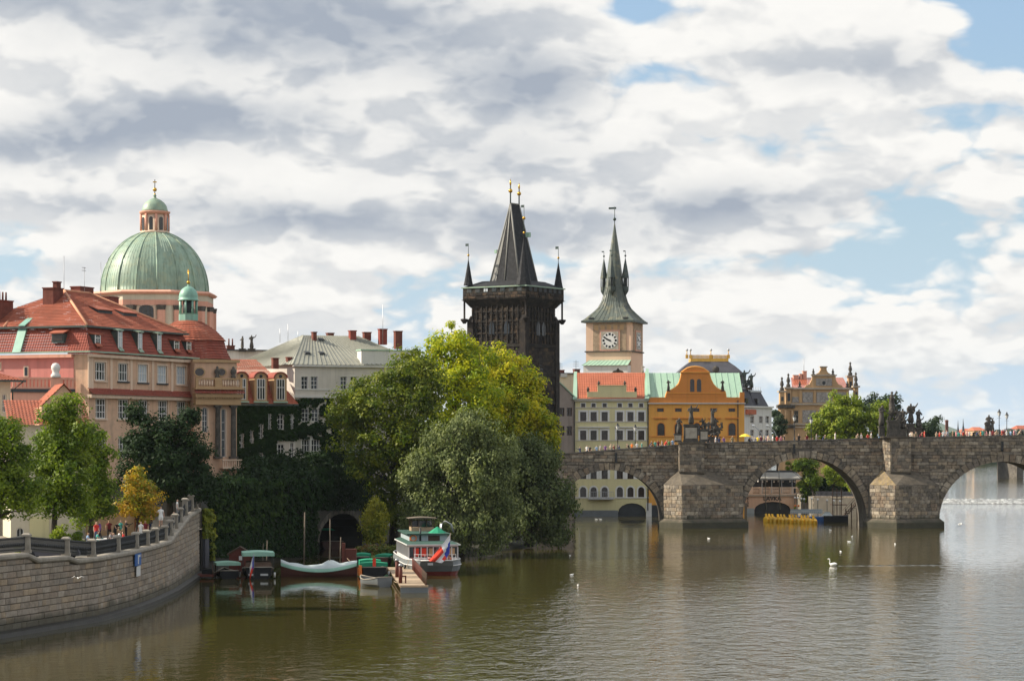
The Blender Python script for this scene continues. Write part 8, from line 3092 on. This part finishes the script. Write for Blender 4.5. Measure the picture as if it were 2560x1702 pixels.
mb.box(-.1, 1.1, 7.44, 7.5, z1 + .3, z1 + .85, 1)
mb.box(-.25, -.1, 7.42, 7.5, z1 + .25, z1 + .9, 0)
mb.build('upper_cabin', [MAT['pale_blue'], MAT['wood_dark']], sh)
mb = MB()
mb.box(-2.3, 2.2, 7.1, 18, z1 + .95, z1 + 1.08)
mb.build('upper_roof', MAT['deck_green'], sh)
wh = link('wheelhouse', None, sh)
mb = MB()
mb.box(-1.2, 1.2, 14, 16.5, z1 + 1.08, z1 + 1.5)
mb.build('wheelhouse_wall', MAT['wood'], wh)
for sx in (-1.15, -.4, .4, 1.15):
    for yy in (14.05, 16.4):
        MB().box(sx - .05, sx + .05, yy - .05, yy + .05, z1 + 1.5, z1 + 2.5).build('wheelhouse_post', MAT['wood_dark'], wh)
mb = MB()
mb.box(-1.1, 1.1, 14.9, 15.0, z1 + 1.5, z1 + 2.2)
mb.build('wheelhouse_glass', MAT['glass'], wh)
mb = MB()
canopy(mb, -1.45, 1.45, 13.6, 16.8, z1 + 2.5, .12, 0, .05)
mb.build('wheelhouse_roof', MAT['bark_pale'], wh)
mb = MB()
mb.tube([(-.9, 7.3, z1 + .3), (-.9, 7.3, z1 + 1.7)], .1, 6)
mb.build('exhaust', MAT['iron'], sh)
for yy in (9.5, 10.4):
    mb = MB()
    mb.tube([(1.4, yy, z1 + .9), (1.5, yy, z1 + 2.0), (1.9, yy, z1 + 2.35), (2.5, yy, z1 + 2.0), (2.75, yy, z1 + 1.1)], .07, 6)
    mb.build('davit', MAT['steel'], sh)
mb = MB()
mb.lathe([(1.1, z1 + .98), (.6, z1 + 1.35), (.05, z1 + 1.75)], (1.0, 9.0), 8, 0, False)
mb.build('green_awning', MAT['canvas_green'], sh)
mb = MB()
for a in range(-70, 71, 20):
    c_, s_ = math.sin(R(a)), math.cos(R(a))
    mb.bar((2.2 * c_, 1.9 - 1.8 * s_, 1.5), (2.2 * c_, 1.9 - 1.8 * s_, 2.2), .025)
    c2, s2 = math.sin(R(a + 20)), math.cos(R(a + 20))
    if a < 70:
        for hz in (1.85, 2.2):
            mb.bar((2.2 * c_, 1.9 - 1.8 * s_, hz), (2.2 * c2, 1.9 - 1.8 * s2, hz), .025)
mb.build('stern_rail', MAT['white_paint'], sh)
mb = MB()
mb.lathe([(.55, 1.5), (.6, 1.75), (.35, 1.95)], (.9, 1.8), 10)
mb.lathe([(.3, 1.5), (.3, 1.9)], (-.4, 1.6), 8)
mb.build('deck_gear', MAT['hull_red'], sh, kind='stuff')
mb = MB()
mb.box(-.9, -.35, -.30, -.24, 1.12, 1.38)
mb.build('name_plate', MAT['steel'], sh)
zt = H(1324, 226)
mb = MB()
mb.tube([(1.18, .1, 1.4), (1.38, -.25, zt + .15)], .04, 5)
mb.build('flag_pole', MAT['wood'], sh)
mb = MB()
n1, n2 = 14, 8
vs = []
for i in range(n1 + 1):
    s_ = i / n1
    for j in range(n2 + 1):
        t = j / n2
        tl = Vector((1.36, -.28, zt + .1)).lerp(Vector((-.80, -.55, zt - 2.75)), s_)
        bl_ = Vector((1.28, -.2, zt - 1.95)).lerp(Vector((.50, -.35, zt - 3.0)), s_)
        p = tl.lerp(bl_, t)
        p.y += .14 * math.sin(t * 9 + s_ * 3) * (.3 + s_)
        p.z -= .10 * math.sin(s_ * math.pi)
        vs.append(p)
for i in range(n1):
    for j in range(n2):
        s_, t = (i + .5) / n1, (j + .5) / n2
        q = [i * (n2 + 1) + j, i * (n2 + 1) + j + 1, (i + 1) * (n2 + 1) + j + 1, (i + 1) * (n2 + 1) + j]
        mi = 0
        if s_ < .42 and t > .32 + s_ * .9:
            mi = 2
        elif s_ > .42 and t < .55 - .2 * (1 - s_):
            mi = 1
        elif t > .72 and .42 < s_ < .75:
            mi = 1
        mb.add([vs[a] for a in q], [(0, 1, 2, 3)], mi, True)
mb.build('flag', [MAT['flag_white'], MAT['flag_red'], MAT['flag_blue']], sh)

# ------------------------------------------------------------------ pedal boats and pontoon under the middle arch
p0 = thing('pedal_boat', '', 'pedal boat', (0, 0, 0), 0, 'yellow pedal boats tied in a row')
mb = MB()
for sx in (-.115, .115):
    vs, fs = [], []
    for i in range(7):
        t = i / 6
        w = .12 * math.sin(math.pi * (.12 + .80 * t)) ** .6
        z_ = .20 + .62 * math.sin(math.pi * (.1 + .8 * t)) ** .7
        vs += [(sx - w, 2.6 * t, -.1), (sx - w, 2.6 * t, z_ * .6), (sx - w * .55, 2.6 * t, z_), (sx + w * .55, 2.6 * t, z_), (sx + w, 2.6 * t, z_ * .6), (sx + w, 2.6 * t, -.1)]
    fs = [(i * 6 + j, (i + 1) * 6 + j, (i + 1) * 6 + j + 1, i * 6 + j + 1) for i in range(6) for j in range(5)]
    mb.add(vs, fs, 0, True)
    mb.add(vs[:6], [list(range(5, -1, -1))])
mb.build('float', MAT['pedal_yellow'], p0)
mb = MB()
mb.box(-.17, .17, .9, 1.5, .74, .86)
mb.hexa([(-.17, 1.4, .85), (.17, 1.4, .85), (.17, 1.5, .85), (-.17, 1.5, .85), (-.15, 1.6, 1.25), (.15, 1.6, 1.25), (.15, 1.7, 1.25), (-.15, 1.7, 1.25)])
mb.build('seat', MAT['pedal_yellow'], p0)
NTH = ['leftmost', 'second', 'third', 'fourth', 'fifth', 'sixth', 'seventh', 'eighth', 'ninth', 'tenth', 'eleventh', 'twelfth', 'rightmost']
for i in range(13):
    o = p0 if i == 0 else copy_tree(p0)
    px = 1922 + i * 9.9
    Z = 376 - i * .75
    o.location = (X(px, Z), Z, 0)
    o.rotation_euler = (0, 0, R(10 + 5 * (i % 3)))
    o['label'] = f'{NTH[i]} yellow pedal boat ' + ('from the left in the row' if 0 < i < 12 else 'at the end of the row') + ' under the middle arch'

Z = 377
pt = thing('pontoon', 'blue and white pontoon with railings and globe lamps behind the pedal boats', 'pontoon', (X(1976, Z), Z, 0), R(-7))
k_ = Z / F
mb = MB()
mb.box(0, 5.2, 0, 3, -.2, .75)
mb.build('float', MAT['sign_blue'], pt)
mb = MB()
mb.box(5.2, 9.0, -.6, 3, -.2, .95)
mb.build('dark_float', MAT['hull_black'], pt)
mb = MB()
for u in [i * .3 for i in range(18)]:
    mb.box(u - .03, u + .03, 0, .06, .75, 1.65)
mb.box(0, 5.2, 0, .06, 1.62, 1.70)
mb.build('railing', MAT['white_paint'], pt, kind='stuff')
mb = MB()
mb.box(0, 5.0, .6, .66, 1.3, 1.95)
mb.build('blue_screen', MAT['pale_blue'], pt)
mb = MB()
mb.hexa([(4.9, -.3, .9), (6.6, -.5, .9), (6.6, 1, .9), (4.9, 1, .9), (5.2, -.1, 1.3), (6.3, -.3, 1.3), (6.3, .8, 1.3), (5.2, .8, 1.3)])
mb.box(5.3, 6.2, -.1, .5, 1.3, 1.55)
mb.build('white_cover', MAT['canvas_white'], pt)
for i, (px, py) in enumerate(((1987, 1244), (1994, 1245), (2003, 1246.5), (2010, 1247.5), (2029, 1246), (2044, 1248.5), (2067, 1250.5), (2084, 1251.5), (2099, 1252.5))):
    u = (px - 1976) * k_
    mb = MB()
    zz_ = H(py, Z)
    mb.tube([(u, 1.0, .7), (u, 1.0, zz_)], .05, 5, 1)
    mb.ball((u, 1.0, zz_), .17, 0, 8)
    mb.build('globe_lamp', [MAT['globe'], MAT['iron_green']], pt)
for px, mt in ((1988, 'hull_orange'), (1996, 'hull_orange'), (1987, 'leaf_bright')):
    u = (px - 1976) * k_
    mb = MB()
    mb.ball((u, .3, H(1264 if mt != 'leaf_bright' else 1269, Z)), .2, 0, 8)
    mb.build('flower_pot', MAT[mt], pt)
sw_ = thing('timber_stair', 'dark timber stair frame climbing the quay left of the second pier', 'stair', (X(2106, 384), 384, 0))
k_ = 384 / F
for i in range(9):
    u = (4 + i * 4.5) * k_
    z_ = H(1287 - i * 4.6, 384)
    MB().box(u - .1, u + .55, -1.2, 1.2, z_ - .05, z_ + .04).build('tread', MAT['wood_dark'], sw_)
for yy in (-1.2, 1.2):
    MB().bar((.2, yy, H(1292, 384)), (46 * k_, yy, H(1244, 384)), .09).build('stringer', MAT['wood_dark'], sw_)
    MB().bar((.2, yy, H(1276, 384)), (46 * k_, yy, H(1228, 384)), .05).build('handrail', MAT['wood_dark'], sw_)
for u in (6, 20, 34, 46):
    MB().box(u * k_ - .08, u * k_ + .08, -1.25, -1.1, -1, H(1276 - u, 384)).build('post', MAT['wood_dark'], sw_)
MB().box(-1.8, .6, -1, 1.2, H(1262, 384), H(1260, 384)).build('landing', MAT['wood_dark'], sw_)
for u in (-1.7, -1.0, -.3):
    MB().box(u - .06, u + .06, -1, -.88, -1, H(1220, 384)).build('post', MAT['wood_dark'], sw_)
for k in range(4):
    MB().box(-1.8, .0, -.95, -.9, H(1226 + k * 7, 384) - .04, H(1226 + k * 7, 384) + .06).build('rail', MAT['bark_pale'], sw_)

# ------------------------------------------------------------------ birds
def gull_mesh(fly):
    mb = MB()
    mb.lathe([(.01, 0), (.05, .04), (.085, .14), (.08, .26), (.03, .40), (.005, .44)], (0, 0), 8)
    mb.v = [(x, -z + .2, y + .06) for x, y, z in mb.v]
    mb.ball((0, .22, .13), .05, 0, 8)
    mb.lathe([(.015, 0), (.002, .06)], (0, 0), 5, 1)
    for q in range(len(mb.v) - 10, len(mb.v)):
        x, y, z = mb.v[q]
        mb.v[q] = (x, .26 + z, .13 + y)
    for s in (-1, 1):
        if fly:
            mb.add([(s * .05, .1, .08), (s * .05, -.06, .08), (s * .34, -.02, .24), (s * .34, .1, .26), (s * .68, -.10, .10), (s * .62, -.03, .13)], [(0, 1, 2, 3), (3, 2, 4, 5)] if s > 0 else [(3, 2, 1, 0), (5, 4, 2, 3)], 2)
        else:
            mb.add([(s * .085, .12, .10), (s * .10, -.1, .07), (s * .02, -.30, .09), (s * .03, .05, .14)], [(0, 1, 2, 3)] if s < 0 else [(3, 2, 1, 0)], 2)
    return mb


gm = {}
for f_ in (0, 1):
    q = gull_mesh(f_)
    me = bpy.data.meshes.new('gull')
    me.from_pydata(q.v, [], q.f)
    for mt in ('feather', 'bill', 'feather'):
        me.materials.append(MAT[mt])
    me.polygons.foreach_set('material_index', q.m)
    gm[f_] = me
for px, py, fly, lab in ((1501, 1298, 0, 'white gull floating before the yellow house, right one of the pair'), (1491, 1298, 0, 'white gull floating before the yellow house, left one of the pair'), (1772, 1346, 0, 'gull floating below the first pier'), (2076, 1325, 0, 'gull floating just below the pedal boats'), (2130, 1341, 0, 'gull floating below the pontoon, higher of two'),
                         (2123, 1354, 0, 'gull floating below the pontoon, lower of two'), (2102, 1379, 0, 'gull floating just above the swan'), (2238, 1360, 0, 'gull floating in the reflection of the second pier'), (1425, 1389, 0, 'gull floating below the dark willow'), (1429, 1437, 0, 'gull floating far below the dark willow'), (1445, 1463, 0, 'lowest floating gull in the middle of the river'),
                         (2400, 1312, 1, 'gull flying low over the water right of the second pier'), (195, 1446, 1, 'gull flying in front of the embankment wall')):
    Z = ZW(py) if not fly else (300 if px > 1000 else 150)
    z_ = -.03 if not fly else H(py, Z)
    o = link('gull', gm[fly], None, (X(px, Z), Z, z_), R((px * 37) % 360), ((.62,) * 3 if fly and px < 1000 else (1.0,) * 3))
    tag(o, lab, 'bird', 'gulls on the river')
Z = ZW(1414)
swn = thing('swan', 'white swan swimming alone with a bright wake in mid river', 'bird', (X(2083, Z), Z, 0), R(55))
swn.scale = (.8, .8, .85)
JS = {'b': ((0, 0, .12), (.26, .20)), 'r': ((0, -.42, .16), (.12, .10)), 'f': ((0, .36, .16), (.14, .13)), 'n1': ((0, .52, .34), .065), 'n2': ((0, .46, .62), .05), 'n3': ((0, .52, .82), .05), 'h': ((0, .66, .84), (.06, .06)), 'bl': ((0, .80, .79), .022)}
me = skinned('swan_body', JS, [('b', 'r'), ('b', 'f'), ('f', 'n1'), ('n1', 'n2'), ('n2', 'n3'), ('n3', 'h'), ('h', 'bl')])
me.materials.append(MAT['feather'])
link('swan_body', me, swn)
mb = MB()
mb.tube([(0, .70, .83), (0, .84, .77)], [.035, .012], 6)
mb.build('bill', MAT['bill'], swn)
for s in (-1, 1):
    mb = MB()
    mb.ball((0, 0, 0), .3, 0, 8)
    mb.v = [(s * .17 + x * .35, -.1 + y * 1.35, .24 + z * .55) for x, y, z in mb.v]
    mb.build('wing', MAT['feather'], swn)
mb = MB()
for s in (-1, 1):
    vs = [(s * (.15 + .045 * i), -i * .55, .012 + .02 * (i % 2)) for i in range(22)] + [(s * (.15 + .055 * i + .08), -i * .55, .003) for i in range(22)]
    mb.add(vs, [(i, i + 1, 23 + i, 22 + i) for i in range(21)] if s > 0 else [(22 + i, 23 + i, i + 1, i) for i in range(21)], 0, True)
mb.v = [(X(2083, Z) + .12 - y * .98 * 1, Z + x * .9 + y * .17 * -1, z) for x, y, z in mb.v]
mb.build('swan_wake', MAT['water'], kind='structure')

# distant skyline over the bridge
for px0, px1, top, Z, mt, rf, lab in ((2412, 2440, 1074, 1420, 'pink_chimney', 'tile_orange', 'distant pink house with red roof right of the blue hill'), (2436, 2466, 1070, 1400, 'ochre', 'tile_orange', 'distant ochre house with orange roof left of the pointed statue'),
                                      (2520, 2548, 1074, 1380, 'cream', 'slate_grey', 'distant cream house behind the twin lamps'), (2545, 2590, 1066, 1390, 'grey_plaster', 'tile_red', 'distant grey house with red roof at the right edge')):
    d = B('distant_house', lab, 'building', px0, Z, px1, Z + 2)
    d.wall(0, d.z(top + 6), 12, mt)
    mb = MB()
    e_ = d.z(top + 6)
    mb.add([(-.5, -.5, e_), (d.w + .5, -.5, e_), (d.w + .5, 12, e_), (-.5, 12, e_), (1.5, 6, d.z(top - 3)), (d.w - 1.5, 6, d.z(top - 3))], [(0, 1, 5, 4), (1, 2, 5), (2, 3, 4, 5), (3, 0, 4)])
    mb.build('roof', MAT[rf], d.root)
for px, top, Z, lab in ((2395, 1050, 1400, 'left thin distant church spire over the bridge'), (2408, 1046, 1350, 'right thin distant church spire over the bridge'), (2367, 1054, 1250, 'distant square brick tower before the blue hill')):
    s = thing('distant_spire', lab, 'tower', (X(px, Z), Z, 0))
    zt = H(top, Z)
    mb = MB()
    if px == 2367:
        mb.box(-.7, .7, -.7, .7, 0, zt)
        mb.taper(-.9, .9, -.9, .9, zt, zt + 1, .3, .3)
    else:
        mb.box(-1.2, 1.2, -1.2, 1.2, 0, zt - 9)
        mb.lathe([(1.3, zt - 9), (.35, zt - 4), (.05, zt)], (0, 0), 6, 0, False)
    mb.build('spire', MAT['slate_grey'] if px != 2367 else MAT['brick_chimney'], s)
for i, (px, py, w) in enumerate(((2510, 1086, 22), (2545, 1084, 26), (2380, 1090, 26), (2450, 1092, 30), (2490, 1089, 16))):
    shrub('distant_tree', ('far tree clump behind the twin lamps', 'far tree clump at the right edge of the bridge', 'far tree clump below the blue hill', 'far tree clump below the distant houses', 'far tree clump right of the pointed statue')[i], [bl(px, py, w, 9, 1330, .5), bl(px + w * .5, py + 4, w * .7, 9, 1330, .5)], 'leaf_far', 1.3, 2.4, .6, 36, 0, 'tree', 'far trees upstream')

# car parked behind the railing
car = thing('parked_car', 'dark grey car parked behind the second railing bay', 'car', (X(128, 168), 168, 4.45), R(0))
mb = MB()
side = [(-2.1, .35), (-2.05, .72), (-1.25, .86), (-.75, 1.34), (.65, 1.38), (1.25, .92), (2.0, .82), (2.12, .5), (2.1, .3), (-2.0, .25)]
mb.prism(side, -.82, .82)
mb.build('body', MAT['slate_grey'], car)
for y in (-.835, .825):
    mb = MB()
    mb.prism([(-1.12, .88), (-.70, 1.28), (-.05, 1.30), (-.05, .90)], y, y + .01)
    mb.build('side_window', MAT['glass'], car)
    mb = MB()
    mb.prism([(.03, .90), (.03, 1.30), (.60, 1.31), (1.08, .92)], y, y + .01)
    mb.build('side_window', MAT['glass'], car)
for x in (-1.3, 1.3):
    for y in (-.84, .66):
        mb = MB()
        mb.lathe([(.12, 0), (.32, 0), (.32, .18), (.12, .18)], (0, 0), 14)
        mb.v = [(x + a, y + c, .32 + b) for a, b, c in mb.v]
        mb.build('wheel', MAT['hull_black'], car)

# small ship's gear: life rings, fenders, mooring ropes
def ring(parent, x, y, z, r=.30):
    mb = MB()
    n = 14
    vs, fs = [], []
    for i in range(n):
        a = 2 * math.pi * i / n
        for j in range(5):
            b = 2 * math.pi * j / 5
            q = r + .075 * math.cos(b)
            vs.append((x + q * math.cos(a), y + .07 * math.sin(b), z + q * math.sin(a)))
    for i in range(n):
        for j in range(5):
            fs.append((i * 5 + j, ((i + 1) % n) * 5 + j, ((i + 1) % n) * 5 + (j + 1) % 5, i * 5 + (j + 1) % 5))
    mb.add(vs, fs, 0, True)
    return mb.build('life_ring', MAT['hull_orange'], parent)


ring(sh, -1.6, 7.40, z1 + .58)
ring(sh, 1.5, 2.95, z0 + .15, .24)
for y in (2.5, 6, 10, 14):
    MB().tube([(-SW / 2 - .12, y, .35), (-SW / 2 - .12, y, 1.05)], .12, 8).build('fender', MAT['hull_black'], sh)
for bt, sx in ((b2, 1.5), (b1, 1.1), (b4, 1.4), (b8, .9)):
    MB().tube([(sx, 1.2, .1), (sx, 1.2, .55)], .09, 8).build('fender', MAT['white_paint'], bt)


def rope(label, a, b, sag=.25):
    a, b = Vector(a), Vector(b)
    c = (a + b) / 2
    pts = []
    for i in range(9):
        t = i / 8
        p = a.lerp(b, t)
        p.z -= sag * 4 * t * (1 - t)
        pts.append(p - c)
    return tag(MB().tube(pts, .025, 4).build('mooring_rope', MAT['plank'], None, c), label, 'rope', 'mooring ropes')


rope('slack rope from the ship stern to the jetty', P(1022, 1400, 225.5), P(1003, 1432, 222), .3)
rope('slack rope from the rowing boat to the jetty bollard', P(985, 1452, 209), P(1003, 1446, 206.5), .2)
rope('rope from the bow of the covered boat to the brown booth', P(893, 1405, 225), P(868, 1395, 232), .2)
rope('rope from the small canopy boat to the landing stage', P(548, 1430, 222), P(530, 1424, 223), .15)
